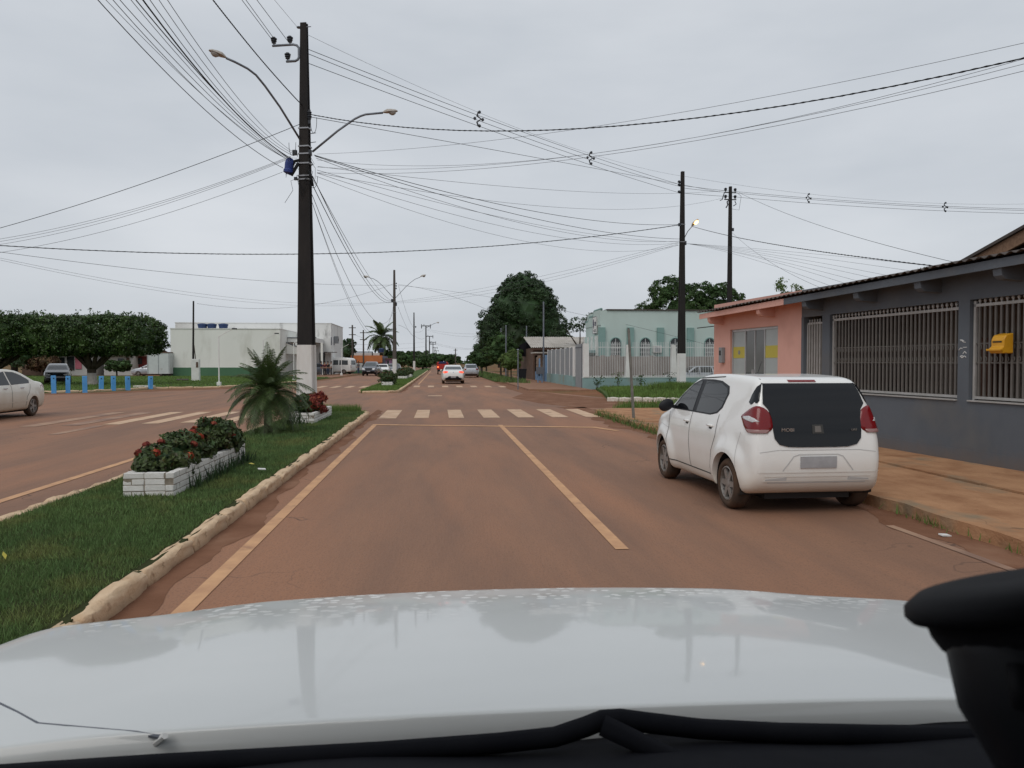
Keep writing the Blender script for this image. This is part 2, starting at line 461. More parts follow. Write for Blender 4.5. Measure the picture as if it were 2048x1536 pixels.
mat('lamp_clear', (0.60, 0.60, 0.60), (0.45, 0.45, 0.46), 30, rough=0.12, spec=0.7, coat=0.6)
mat('seam_and_shade', (0.50, 0.50, 0.49), rough=0.5)  # flat grey for panel seams and for shade drawn in bumper slot, groove and recess
mat('plate', (0.36, 0.36, 0.37), (0.30, 0.30, 0.31), 12, rough=0.5)
mat('chrome', (0.55, 0.56, 0.58), rough=0.2, metal=0.9)
mat('tyre', (0.060, 0.045, 0.036), (0.105, 0.062, 0.040), 5, rough=0.92, spec=0.1)
mat('rim_silver', (0.33, 0.315, 0.30), (0.24, 0.20, 0.17), 6, rough=0.45, metal=0.4)
mat('rim_back', (0.020, 0.018, 0.017), rough=0.8)
mat('skin', (0.26, 0.145, 0.095), rough=0.6)
mat('hair', (0.012, 0.010, 0.010), rough=0.8)
for nm, c in (('cloth_navy', (0.022, 0.030, 0.075)), ('cloth_maroon', (0.095, 0.022, 0.030)), ('cloth_black', (0.016, 0.016, 0.020)), ('cloth_pale', (0.46, 0.44, 0.42)), ('cloth_grey', (0.12, 0.13, 0.15)), ('cloth_jeans', (0.055, 0.075, 0.12)), ('cloth_khaki', (0.24, 0.20, 0.14))):
    mat(nm, c, rough=0.9)
# ------------------------------------------------------------------ ground, roads, pavements, medians
def sheet(name, poly, z, m, kind='structure', z0=None):
    b = MB()
    if z0 is None:
        b.add([(x, y, z) for x, y in poly], [tuple(range(len(poly)))])
    else:
        b.prism(poly, 'z', z0, z)
    o = b.build(name, m, fix=z0 is not None)
    if z0 is None:
        if o.data.polygons[0].normal.z < 0: o.data.flip_normals()
    if kind: tag(o, kind=kind)
    return o


g = MB().add([(-2500, -300, 0), (2500, -300, 0), (2500, 4000, 0), (-2500, 4000, 0)], [(0, 1, 2, 3)]).build('ground', 'earth', fix=False)
tag(g, kind='structure')
road = sheet('road', [(-14.5, -25), (5.3, -25), (5.3, 26.8), (90, 26.2), (90, 33.0), (8.0, 35.5), (6.4, 41), (5.2, 45.5), (5.2, 420), (-10.4, 420), (-10.3, 104), (-11.0, 70), (-12.2, 57), (-14.2, 51.5), (-17.5, 48.8), (-19.5, 44.2),
                      (-24, 43), (-80, 40), (-80, 20), (-14.5, 20)], 0.004, 'asphalt')


def wavy(x, y0, y1, wl, wr, step=0.7, seed=1):
    r = random.Random(seed)
    ys = np.arange(y0, y1, step / 5)
    a = [r.uniform(0, 6.28) for _ in range(5)]
    f = lambda y: 0.72 + 0.26 * math.sin(y * 0.8 + a[0]) + 0.18 * math.sin(y * 2.1 + a[1]) + 0.12 * math.sin(y * 4.7 + a[2]) + r.uniform(-0.07, 0.07)
    L = [(x - wl * r.uniform(0.9, 1.1), y) for y in ys]
    Rr = [(x + wr * f(y), y) for y in ys]
    return L + Rr[::-1]


sheet('dirt_gutter', wavy(-2.15, 1.5, 27.5, 0.02, 0.30, 0.8, 3), 0.007, 'dirt')
sheet('dirt_gutter', wavy(-2.15, 43, 200, 0.02, 0.22, 2.5, 4), 0.007, 'dirt')
sheet('dirt_gutter', [(x * -1 + 2 * 5.05, y) for x, y in wavy(5.05, 1.5, 28.5, 0.35, 0.62, 0.8, 5)], 0.007, 'dirt')
sheet('dirt_gutter', [(5.1, 27.8), (8.6, 26.9), (40, 27.4), (40, 31.5), (16, 32.6), (8.5, 34.4), (7.2, 36.0), (6.2, 40.0), (5.3, 47), (5.2, 95), (4.75, 95), (4.6, 60), (4.3, 48), (4.5, 41), (3.4, 36), (4.1, 31)], 0.007, 'dirt')
sheet('dirt_gutter', [(-4.35, 2), (-4.35, 25.5), (-4.6, 25), (-4.75, 18), (-4.6, 12), (-4.8, 6)], 0.007, 'dirt')
sheet('dirt_gutter', [(-30, 41.3), (-24, 42.9), (-19.4, 44.1), (-17.4, 48.6), (-14.1, 51.3), (-12.1, 56.8), (-10.9, 70), (-10.4, 95), (-10.9, 70), (-11.6, 57), (-13.2, 50.4), (-16.4, 47.0), (-17.9, 43.0), (-24, 41.4)][:7] + [(-10.2, 95), (-10.5, 70), (-11.4, 57), (-13.0, 50.0), (-16.0, 46.4), (-17.6, 42.6), (-24, 41.0)], 0.007, 'dirt')

# painted markings
def mark(name, boxes, m='line_paint', z=0.010):
    b = MB()
    for x0, x1, y0, y1 in boxes:
        n = max(1, int((y1 - y0) / 2.5))
        ys = [y0 + (y1 - y0) * i / n for i in range(n + 1)]
        b.add([(x, y, z) for y in ys for x in (x0, x1)], [(2 * i, 2 * i + 1, 2 * i + 3, 2 * i + 2) for i in range(n)])
    o = b.build(name, m, fix=False)
    return o


def line(x, y0, y1, wd, m='line_paint'):
    return mark('lane_line', [(x - wd / 2, x + wd / 2, y0, y1)], m)


crossing = empty('road_markings')
tag(crossing, kind='structure')


def own(*os):
    for o in os: o.parent = crossing


own(line(-1.71, 0.5, 20.6, 0.125), line(1.62, 6.68, 20.4, 0.12), line(1.62, -6, 2.2, 0.12), line(4.57, 1.5, 7.4, 0.09, 'worn_paint'),
    line(-5.24, -3, 18.6, 0.13), line(-1.55, 58.5, 150, 0.12), line(-5.2, 60, 120, 0.12, 'worn_paint'))
sl_ = MB().add([(-1.77, 20.62, 0.012), (3.9, 19.25, 0.012), (4.25, 18.3, 0.012), (4.38, 18.36, 0.012), (4.02, 19.5, 0.012), (-1.77, 20.9, 0.012)], [(0, 1, 4, 5), (1, 2, 3, 4)]).build('stop_line', 'line_paint', fix=False)
own(sl_)
for k in range(7):
    x = -1.80 + 1.045 * k
    own(mark('crossing_bar', [(x, x + (0.52, 0.44, 0.46, 0.50, 0.50, 0.5, 0.46)[k], 23.1, 27.1)], 'zebra_paint'))
for k in range(6):
    x = -5.75 - 0.93 * k
    sk = 0.0
    b = MB().add([(x - 0.44, 22.2 - 0.25 * k, 0.012), (x, 22.2 - 0.25 * k, 0.012), (x + 0.02, 26.7, 0.012), (x - 0.42, 26.7, 0.012)], [(0, 1, 2, 3)])
    own(b.build('crossing_bar', 'zebra_paint' if k < 4 else 'worn_paint', fix=False))
own(mark('crossing_bar', [(-9.0, -8.75, 18.6, 21.2)], 'worn_paint'))
for k in range(7):
    x = -1.75 + 0.98 * k
    own(mark('crossing_bar', [(x, x + 0.42, 52.2 - 0.1 * k, 55.6 - 0.2 * k)], 'zebra_paint'))
for k in range(6):
    x = -4.9 - 0.95 * k
    own(mark('crossing_bar', [(x - 0.42, x, 51.5, 55.3)], 'zebra_paint'))
own(mark('crossing_bar', [(-0.55, 0.15, 38.2, 38.9)], 'zebra_paint'))


# kerb stones: a few irregular meshes shared by every stone
def stone_mesh(name, L, W, H, m, seed, jit=0.02):
    r = random.Random(seed)
    nx, ny, nz = 3, 6, 3
    bm = bmesh.new()
    bmesh.ops.create_cube(bm, size=1)
    bmesh.ops.subdivide_edges(bm, edges=bm.edges[:], cuts=5, use_grid_fill=True)
    for v in bm.verts:
        x, y, z = v.co * 2
        q = max(0.0, abs(x) - 0.5) * 0.10 + max(0.0, z - 0.5) * 0.12
        v.co = Vector((x * W / 2 * (1 - 0.12 * max(0, z)) + r.uniform(-jit, jit), y * L / 2 * (1 - 0.025 * (abs(x) > 0.9) - 0.03 * (z > 0.9)) + r.uniform(-jit, jit) * 0.5, (z + 1) * H / 2 - 0.012 * abs(x) ** 4 * (z > 0.9) + (r.uniform(-jit, jit) + 0.010 * math.sin(y * 3.3 + seed)) * (z > -0.5)))
    me = bpy.data.meshes.new(name)
    bm.to_mesh(me)
    bm.free()
    me.polygons.foreach_set('use_smooth', [True] * len(me.polygons))
    me.materials.append(MAT[m])
    return me


STONE = [stone_mesh('kerb_stone', 1.0, 0.140, 0.18, 'kerb_stone', s, 0.013) for s in range(8)]
STONEW = [stone_mesh('kerb_stone', 1.0, 0.20, 0.24, 'kerb_white', 20 + s, 0.014) for s in range(3)]


def kerb_run(parent, path, meshes=STONE, L=(0.7, 1.3), z=-0.04, seed=1):
    r = random.Random(seed)
    pts = [Vector((x, y, 0)) for x, y in path]
    for a, b in zip(pts, pts[1:]):
        d = (b - a)
        n = max(1, round(d.length / sum(L) * 2))
        ws = [r.uniform(*L) for _ in range(n)]
        tot, acc = sum(ws), 0
        for w_ in ws:
            ln = d.length * w_ / tot
            c = a + d * ((acc + w_ / 2) / tot)
            acc += w_
            o = link('kerb_stone', r.choice(meshes), parent, (c.x + r.uniform(-0.008, 0.008), c.y, z + r.uniform(-0.008, 0.008)), (r.uniform(-0.008, 0.008), r.uniform(-0.03, 0.03), math.atan2(-d.x, d.y) + r.uniform(-0.012, 0.012)))
            o.scale = (r.uniform(0.9, 1.12), ln * 0.975, r.uniform(0.92, 1.06))


def blades(name, n, xy, z, h, wd, m, lean=0.5, seed=1):
    """n grass blades (one triangle each) rooted at the sampled points xy(n)"""
    r = np.random.default_rng(seed)
    P = xy(n, r)
    n = len(P)
    hh = r.uniform(h[0], h[1], n)
    a = r.uniform(0, 2 * np.pi, n)
    ww = r.uniform(0.7, 1.3, n) * wd
    l = r.uniform(0, lean, n) * hh
    b = r.uniform(0, 2 * np.pi, n)
    zz = z(P) if callable(z) else np.full(n, z)
    V = np.empty((n, 3, 3))
    V[:, 0] = np.c_[P[:, 0] + np.cos(a) * ww, P[:, 1] + np.sin(a) * ww, zz]
    V[:, 1] = np.c_[P[:, 0] - np.cos(a) * ww, P[:, 1] - np.sin(a) * ww, zz]
    V[:, 2] = np.c_[P[:, 0] + np.cos(b) * l, P[:, 1] + np.sin(b) * l, zz + hh]
    me = np_mesh(name, V.reshape(-1, 3), np.arange(3 * n).reshape(n, 3), m)
    return link(name, me)


def in_poly(P, poly):
    x, y = P[:, 0], P[:, 1]
    c = np.zeros(len(P), bool)
    j = len(poly) - 1
    for i in range(len(poly)):
        xi, yi = poly[i]
        xj, yj = poly[j]
        c ^= ((yi > y) != (yj > y)) & (x < (xj - xi) * (y - yi) / (yj - yi + 1e-12) + xi)
        j = i
    return c


def sampler(poly, clump=0.0, holes=()):
    xs, ys = [p[0] for p in poly], [p[1] for p in poly]

    def f(n, r):
        P = np.c_[r.uniform(min(xs), max(xs), n), r.uniform(min(ys), max(ys), n)]
        k = in_poly(P, poly)
        for h in holes: k &= ~in_poly(P, h)
        if clump:
            q = np.sin(P[:, 0] * 5.1 + 2 * np.sin(P[:, 1] * 2.3)) * np.sin(P[:, 1] * 4.3 + 1.7 * np.sin(P[:, 0] * 3.1))
            k &= r.uniform(0, 1, n) < 1 - clump * (0.5 - 0.5 * q)
        return P[k]
    return f


# near median
M1 = [(-4.28, -4), (-2.2, -4), (-2.2, 23.6), (-2.32, 24.5), (-2.6, 25.0), (-3.9, 25.0), (-4.2, 24.6), (-4.28, 23.6)]
med1 = sheet('grass_median', M1, 0.125, 'turf_soil', z0=-0.02)
kerb_run(med1, [(-2.2, -3.6), (-2.2, 23.8)], seed=2)
kerb_run(med1, [(-2.2, 23.9), (-2.42, 24.7)], L=(0.5, 0.7), seed=5)
kerb_run(med1, [(-4.30, 4.0), (-4.30, 23.8)], seed=3)
H1 = [[(-3.66, 9.2), (-3.04, 9.2), (-3.04, 12.5), (-3.66, 12.5)], [(-3.78, 19.75), (-3.12, 19.75), (-3.12, 23.0), (-3.78, 23.0)]]
for i, (y0, y1, n, h, wd, s) in enumerate(((3.0, 8.0, 95000, (0.015, 0.058), 0.0040, 11), (8.0, 14.0, 66000, (0.018, 0.066), 0.0055, 12), (14.0, 25.0, 46000, (0.025, 0.085), 0.008, 13))):
    o = blades('grass', n, sampler([(-4.22, y0), (-2.27, y0), (-2.27, min(y1, 24.5)), (-4.22, min(y1, 24.7))], 0.55, H1), 0.12, h, wd, 'blade', 0.9, s)
    tag(o, ('short green grass on the near end of the median', 'short green grass around the long white brick planter', 'short green grass round the palm and big pole')[i], 'grass', kind='stuff')
o = blades('grass', 2600, sampler([(-3.9, 24.2), (-2.5, 24.2), (-2.5, 25.1), (-3.9, 25.1)]), 0.10, (0.10, 0.30), 0.007, 'blade_light', 0.5, 14)
tag(o, 'tall yellowish grass at the far tip of the near median', 'grass', kind='stuff')

# second median beyond the crossing
M2 = [(-4.2, 42.2), (-2.7, 42.5), (-2.2, 43.3), (-2.2, 210), (-4.4, 210), (-4.4, 44.5)]
med2 = sheet('grass_median', M2, 0.125, 'turf', z0=-0.02)
kerb_run(med2, [(-4.15, 42.1), (-2.75, 42.4), (-2.25, 43.2), (-2.2, 75)], seed=6)
kerb_run(med2, [(-2.2, 75), (-2.2, 150)], L=(2.5, 4.0), seed=7)
kerb_run(med2, [(-4.35, 43), (-4.4, 60)], L=(1.5, 2.2), seed=8)
o = blades('grass', 26000, sampler([(-4.3, 42.6), (-2.4, 42.8), (-2.3, 75), (-4.3, 75)], 0.3), 0.12, (0.05, 0.13), 0.02, 'blade_light', 0.7, 15)
tag(o, 'bright grass on the second median beyond the crossroads', 'grass', kind='stuff')

# park on the left
PARK = [(-90, 41.5), (-24, 43.8), (-20.2, 45.0), (-18.3, 50.6), (-14.6, 52.6), (-12.9, 58), (-11.8, 71), (-11.6, 84), (-15.5, 88), (-16, 93), (-90, 93)]
park = sheet('park_lawn', PARK, 0.07, 'turf', z0=-0.02)
o = blades('grass', 90000, sampler(PARK, 0.25), 0.06, (0.05, 0.16), 0.03, 'blade_light', 0.8, 16)
tag(o, 'bright lawn of the park under the clipped trees', 'grass', kind='stuff')
kerb_run(park, [(-26, 43.6), (-20.0, 45.0), (-18.2, 50.6), (-14.5, 52.6), (-12.8, 58), (-11.7, 71)], L=(1.2, 2.0), z=-0.08, seed=9)
sheet('verge', [(-15.4, 88), (-11.6, 83.5), (-11.0, 110), (-10.9, 170), (-30, 170), (-30, 93.2), (-16, 93.2)], 0.05, 'pavement_far', z0=-0.02)
sheet('back_lane', [(-120, 93.2), (-30.2, 93.2), (-30.2, 99), (-120, 99)], 0.012, 'dirt')
part('concrete_slab', 'kerb_white', None, (-19.4, -18.2, 51.0, 51.5, 0.05, 0.20))
tag(bpy.data.objects['concrete_slab'], 'pale loose concrete slab beside the last blue bollard', 'slab')

# near right pavement, raised, following the house front
FP, FD = Vector((8.1, 9.9, 0)), Vector((-0.08, 1, 0)).normalized()
FN = Vector((FD.y, -FD.x, 0))               # from the street into the house
HROT = math.atan2(-FD.x, FD.y)


def hp(s, d=0.0):
    p = FP + FD * s + FN * d
    return (p.x, p.y)


pav = empty('pavement')
tag(pav, kind='structure')
r_ = random.Random(4)
ys = [-6.0, -2.2, 1.3, 4.6, 6.1, 9.0, 11.8, 14.6, 17.0, 19.6, 21.6]
for i in range(len(ys) - 1):
    y0, y1 = ys[i] + 0.012, ys[i + 1] - 0.012
    zt = 0.135 + r_.uniform(-0.008, 0.008)
    def fx(y): return FP.x - 0.08 * (y - FP.y)
    n = 8
    edge = [(5.02 + r_.uniform(-0.035, 0.05), y0 + (y1 - y0) * k / n) for k in range(n + 1)]
    mid = [(6.75 + 0.02 * (k % 2), y0 + (y1 - y0) * k / n) for k in range(n + 1)]
    b = MB()
    b.prism([(5.0 + 0.0, y0)] + edge[1:-1] + [(5.03, y1)] + [(6.74, y1), (6.74, y0)], 'z', -0.02, zt)
    b.build('paving_slab', 'pavement', pav)
    MB().prism([(6.76, y0), (6.76, y1), (fx(y1) + 0.1, y1), (fx(y0) + 0.1, y0)], 'z', -0.02, zt + 0.025).build('paving_slab', 'pavement', pav)
MB().prism([(5.05, 21.62), (5.0, 23.6), (5.2, 25.2), (5.7, 25.9), (12, 25.8), (12, 20.2), (8, 20.2), (8, 21.62)], 'z', -0.02, 0.11).build('paving_slab', 'pavement', pav)
MB().prism([(5.9, 26.0), (7.2, 28.8), (7.6, 27.8), (9.5, 30.2), (14, 31.0), (14, 26.0)], 'z', -0.02, 0.06).build('verge', 'turf', pav)
o = blades('grass', 9000, sampler([(5.9, 26.0), (7.2, 28.8), (7.6, 27.8), (9.5, 30.2), (14, 31.0), (14, 26.0)], 0.2), 0.05, (0.10, 0.32), 0.016, 'blade_light', 0.7, 17)
tag(o, 'rough grass tuft behind the leaning signpost', 'grass', kind='stuff')
o = blades('weeds', 1500, lambda n, r: np.c_[r.normal(5.05, 0.10, n), np.where(r.random(n) < 0.5, r.uniform(19, 24.0, n), r.uniform(12, 19, n))], 0.02, (0.05, 0.24), 0.010, 'leaf_light', 0.8, 18)
tag(o, 'dry weeds growing along the pavement edge by the signpost', 'weeds', kind='stuff')
o = blades('weeds', 170, lambda n, r: np.c_[r.normal(5.02, 0.05, n), np.where(r.random(n) < 0.6, r.normal(7.35, 0.16, n), r.uniform(5.8, 8.6, n))], 0.02, (0.03, 0.13), 0.006, 'blade_light', 0.8, 19)
tag(o, 'small weeds in the gutter beside the broken pavement edge', 'weeds', kind='stuff')

# church lawn with its white kerb
CL = [(7.3, 32.7), (13.5, 30.6), (40, 30.2), (40, 46.6), (9.6, 46.6), (8.6, 40)]
cl = sheet('church_lawn', CL, 0.14, 'turf', z0=-0.02)
kerb_run(cl, [(7.2, 32.55), (13.5, 30.5), (24, 30.0)], STONEW, L=(0.45, 0.6), z=-0.05, seed=10)


def lawn_z(P):
    return 0.13 + 0.0 * P[:, 0]


o = blades('grass', 42000, sampler([(7.4, 32.9), (13.5, 30.8), (24, 30.4), (24, 46.4), (9.8, 46.4), (8.8, 40)], 0.25), lawn_z, (0.05, 0.22), 0.022, 'blade_light', 0.7, 20)
tag(o, 'bright grass between the white kerb and the church fence', 'grass', kind='stuff')
o = blades('grass', 5000, lambda n, r: np.c_[r.normal(13.0, 0.7, n), r.normal(41.2, 0.5, n)], 0.13, (0.2, 0.55), 0.02, 'blade_light', 0.6, 21)
tag(o, 'taller grass heap at the foot of the white based pole', 'grass', kind='stuff')

# far right pavement along the fences
sheet('far_pavement', [(5.3, 45.2), (8.9, 44.0), (8.9, 150), (5.2, 150)], 0.09, 'pavement_far', z0=-0.02)
sheet('far_verge', [(4.8, 66), (6.8, 66), (7.0, 150), (4.6, 150)], 0.12, 'turf', z0=-0.02)
o = blades('grass', 7000, sampler([(4.9, 60), (6.9, 58), (7.0, 120), (4.7, 120)], 0.3), 0.10, (0.1, 0.4), 0.03, 'blade', 0.7, 22)
tag(o, 'rough grass under the roadside trees far ahead', 'grass', kind='stuff')
for i, (x, y, rz) in enumerate(((-2.45, 10.9, 0.4), (4.82, 6.9, 0.2), (-4.5, 12.4, 1.0))):
    o = part('litter', 'white_paint', None, (-0.05, 0.05, -0.03, 0.03, 0.0, 0.012))
    o.location = (x, y, (0.19, 0.012, 0.02)[i])
    o.rotation_euler = (0.1, 0.1, rz)
    tag(o, ('scrap of white litter beside the cream kerb of the median', 'scrap of white litter in the red gutter by the pavement', 'scrap of white litter left of the long brick planter')[i], 'litter')
# ------------------------------------------------------------------ vehicles
def smax(a, b, k):
    h = np.clip(0.5 + 0.5 * (a - b) / k, 0, 1)
    return b * (1 - h) + a * h + k * h * (1 - h)


def sd_poly(px, py, poly):
    P = np.asarray(poly)
    d = np.full(px.shape, 1e9)
    s = np.ones(px.shape)
    n = len(P)
    for i in range(n):
        a, b = P[i], P[i - 1]
        ex, ey = b - a
        wx, wy = px - a[0], py - a[1]
        t = np.clip((wx * ex + wy * ey) / (ex * ex + ey * ey), 0, 1)
        d = np.minimum(d, (wx - ex * t) ** 2 + (wy - ey * t) ** 2)
        c1, c2, c3 = py >= a[1], py < b[1], ex * wy > ey * wx
        s = np.where((c1 & c2 & c3) | (~c1 & ~c2 & ~c3), -s, s)
    return s * np.sqrt(d)


def chaikin(poly, it=2):
    P = [np.array(p, float) for p in poly]
    for _ in range(it):
        Q = []
        for i in range(len(P)):
            a, b = P[i], P[(i + 1) % len(P)]
            Q += [a * 0.75 + b * 0.25, a * 0.25 + b * 0.75]
        P = Q
    return [tuple(p) for p in P]


def table(pts, sm):
    x = np.array([p[0] for p in pts])
    y = np.array([p[1] for p in pts])
    X = np.linspace(x[0] - 0.5, x[-1] + 0.5, 600)
    Y = np.interp(X, x, y)
    k = max(3, int(sm / (X[1] - X[0])) | 1)
    g = np.hanning(k + 2)[1:-1]
    g /= g.sum()
    Y = np.convolve(np.pad(Y, k // 2, mode='edge'), g, 'valid')
    return lambda t: np.interp(t, X, Y)


class Shell:
    def __init__(s, prof, W, plan, sect, axles, k=0.07, bulge=0.025, z0=0.62, cut=0.33, it=2):
        s.prof, s.W, s.k, s.axles, s.bulge, s.z0, s.cut = chaikin(prof, it), W, k, axles, bulge, z0, cut
        s.plan, s.sect = table(plan, 0.30), table(sect, 0.10)
        ys, zs = [p[0] for p in prof], [p[1] for p in prof]
        s.y0, s.y1, s.zb, s.zt = min(ys), max(ys), min(zs), max(zs)
        s.g = 0.0125                             # side-profile distance, tabulated once
        s.gy, s.gz = s.y0 - 1.6, s.zb - 1.0
        gy, gz = np.meshgrid(np.arange(s.gy, s.y1 + 1.6, s.g), np.arange(s.gz, s.zt + 1.0, s.g), indexing='ij')
        s.tab = sd_poly(gy, gz, s.prof)

    def side(s, y, z):
        a = np.clip((y - s.gy) / s.g, 0, s.tab.shape[0] - 1.001)
        b = np.clip((z - s.gz) / s.g, 0, s.tab.shape[1] - 1.001)
        i, j = a.astype(int), b.astype(int)
        u, v = a - i, b - j
        T = s.tab
        return (T[i, j] * (1 - u) + T[i + 1, j] * u) * (1 - v) + (T[i, j + 1] * (1 - u) + T[i + 1, j + 1] * u) * v

    def Fn(s, x, y, z):
        hw = s.W * s.plan(y) * s.sect(z)
        for a in s.axles:
            q = np.sqrt((y - a) ** 2 + (z - 0.30) ** 2)
            hw = hw + s.bulge * np.clip(1 - (q - 0.36) / 0.20, 0, 1) ** 2 * (q > 0.0) * (3 - 2 * np.clip(1 - (q - 0.36) / 0.20, 0, 1)) / 1.0
        return smax(s.side(y, z), (np.abs(x) - hw) * 0.93, s.k)

    def solve(s, O, Dv, tmax):
        lo, hi = np.zeros(len(O)), np.full(len(O), tmax)
        for _ in range(26):
            m = (lo + hi) / 2
            P = O + Dv * m[:, None]
            ins = s.Fn(P[:, 0], P[:, 1], P[:, 2]) < 0
            lo, hi = np.where(ins, m, lo), np.where(ins, hi, m)
        return O + Dv * lo[:, None]

    def mesh(s, name, res):
        Lx, Ly, Lz = s.W, s.y1 - s.y0, s.zt - s.zb
        nx, ny, nz = max(4, int(2 * Lx / res)), max(6, int(Ly / res)), max(4, int(Lz / res))
        bm = bmesh.new()
        idx = {}

        def V(i, j, k):
            key = (i, j, k)
            if key not in idx:
                idx[key] = len(idx)
            return idx[key]
        fs = []
        for i in range(nx):
            for j in range(ny):
                fs.append((V(i, j, 0), V(i, j + 1, 0), V(i + 1, j + 1, 0), V(i + 1, j, 0)))
                fs.append((V(i, j, nz), V(i + 1, j, nz), V(i + 1, j + 1, nz), V(i, j + 1, nz)))
        for i in range(nx):
            for k in range(nz):
                fs.append((V(i, 0, k), V(i + 1, 0, k), V(i + 1, 0, k + 1), V(i, 0, k + 1)))
                fs.append((V(i, ny, k), V(i, ny, k + 1), V(i + 1, ny, k + 1), V(i + 1, ny, k)))
        for j in range(ny):
            for k in range(nz):
                fs.append((V(0, j, k), V(0, j, k + 1), V(0, j + 1, k + 1), V(0, j + 1, k)))
                fs.append((V(nx, j, k), V(nx, j + 1, k), V(nx, j + 1, k + 1), V(nx, j, k + 1)))
        K = np.array(list(idx.keys()), float)
        B = np.c_[-s.W + 2 * s.W * K[:, 0] / nx, s.y0 + Ly * K[:, 1] / ny, s.zb + Lz * K[:, 2] / nz]
        e = 0.75
        O = np.c_[np.zeros(len(B)), np.clip(B[:, 1], s.y0 + e, s.y1 - e), np.full(len(B), s.z0)]
        P = s.solve(O, B - O, 1.6)
        bm.free()
        me = np_mesh(name, P, np.array(fs), None, True)
        # wheel openings
        cb = MB()
        for a in s.axles:
            for sg in (-1, 1):
                cb.cyl((sg * (s.W - 0.30), a, 0.30), (sg * (s.W + 0.3), a, 0.30), s.cut, n=36)
        body = bpy.data.objects.new('tmp', me)
        cut = bpy.data.objects.new('cut', cb.mesh('cut'))
        COL.objects.link(body)
        COL.objects.link(cut)
        md = body.modifiers.new('b', 'BOOLEAN')
        md.operation, md.object, md.solver = 'DIFFERENCE', cut, 'EXACT'
        dg = bpy.context.evaluated_depsgraph_get()
        out = bpy.data.meshes.new_from_object(body.evaluated_get(dg))
        bpy.data.objects.remove(body)
        bpy.data.objects.remove(cut)
        out.name = name
        try:
            out.set_sharp_from_angle(angle=R(38))
        except Exception:
            pass
        return out

    def project(s, pts, face, off):
        P = np.array(pts, float)
        n = len(P)
        z0 = np.zeros(n)
        if face in ('left', 'right'):
            sg = -1 if face == 'left' else 1
            O, Dv = np.c_[z0, P[:, 0], P[:, 1]], np.tile([sg, 0, 0], (n, 1))
        elif face in ('rear', 'front'):
            sg = -1 if face == 'rear' else 1
            O, Dv = np.c_[P[:, 0], np.full(n, 0.2 * sg), P[:, 1]], np.tile([0, sg, 0], (n, 1))
        elif face in ('corner_left', 'corner_right'):           # seen at 45 degrees round a rear corner
            sg, q = (-1 if face == 'corner_left' else 1), math.sqrt(0.5)
            O = np.c_[sg * q * P[:, 0], s.y0 + 0.74 + q * P[:, 0], P[:, 1]]
            Dv = np.tile([sg * q, -q, 0], (n, 1))
        else:
            O, Dv = np.c_[P[:, 0], P[:, 1], np.full(n, s.z0)], np.tile([0, 0, 1], (n, 1))
        return s.solve(O, Dv.astype(float), 3.2) + Dv * off

    def patch(s, outline, face, off=0.005, rings=5, dens=0.05, skirt=0.025, mirror=False, it=0):
        poly = chaikin(outline, it) if it else outline
        if mirror: poly = [(-x, z) for x, z in poly]
        pts = []
        for a, b in zip(poly, poly[1:] + poly[:1]):
            m = max(1, int(math.dist(a, b) / dens))
            pts += [(a[0] + (b[0] - a[0]) * i / m, a[1] + (b[1] - a[1]) * i / m) for i in range(m)]
        c = np.mean(np.array(pts), axis=0)
        n = len(pts)
        allp = [tuple(c)]
        for q in range(1, rings + 1):
            t = q / rings
            allp += [tuple(c + (np.array(p) - c) * t) for p in pts]
        V = s.project(allp, face, off)
        Vs = s.project(pts, face, off - skirt)
        fs = [(0, 1 + i, 1 + (i + 1) % n) for i in range(n)]
        for q in range(rings - 1):
            b0, b1 = 1 + q * n, 1 + (q + 1) * n
            fs += [(b0 + i, b1 + i, b1 + (i + 1) % n, b0 + (i + 1) % n) for i in range(n)]
        b0, b1 = 1 + (rings - 1) * n, 1 + rings * n
        fs += [(b0 + i, b1 + i, b1 + (i + 1) % n, b0 + (i + 1) % n) for i in range(n)]
        return MB().add(list(map(tuple, V)) + list(map(tuple, Vs)), fs)

    def strip(s, path, wd, face, off=0.0035):
        pts = []
        for a, b in zip(path, path[1:]):
            m = max(1, int(math.dist(a, b) / 0.06))
            pts += [(a[0] + (b[0] - a[0]) * i / m, a[1] + (b[1] - a[1]) * i / m) for i in range(m)]
        pts.append(path[-1])
        Lp, Rp = [], []
        for i, p in enumerate(pts):
            a, b = pts[max(0, i - 1)], pts[min(len(pts) - 1, i + 1)]
            d = math.dist(a, b) or 1
            nx, ny = -(b[1] - a[1]) / d * wd / 2, (b[0] - a[0]) / d * wd / 2
            Lp.append((p[0] + nx, p[1] + ny))
            Rp.append((p[0] - nx, p[1] - ny))
        V = s.project(Lp + Rp, face, off)
        n = len(pts)
        return MB().add(list(map(tuple, V)), [(i, i + 1, n + i + 1, n + i) for i in range(n - 1)])


PLAN = [(-2.6, 0.80), (-2.3, 0.86), (-1.9, 0.945), (-1.4, 0.99), (-0.5, 1.0), (0.8, 1.0), (1.5, 0.985), (1.95, 0.93), (2.3, 0.80), (2.6, 0.7)]


def scaled_plan(y0, y1, ends=(0.82, 0.80)):
    return [(y0 - 0.05, ends[0]), (y0 + 0.12, ends[0] + 0.08), (y0 + 0.38, 0.965), (y0 + 0.8, 0.995), (0, 1.0), (y1 - 0.9, 1.0), (y1 - 0.45, 0.965), (y1 - 0.15, ends[1] + 0.08), (y1 + 0.05, ends[1])]


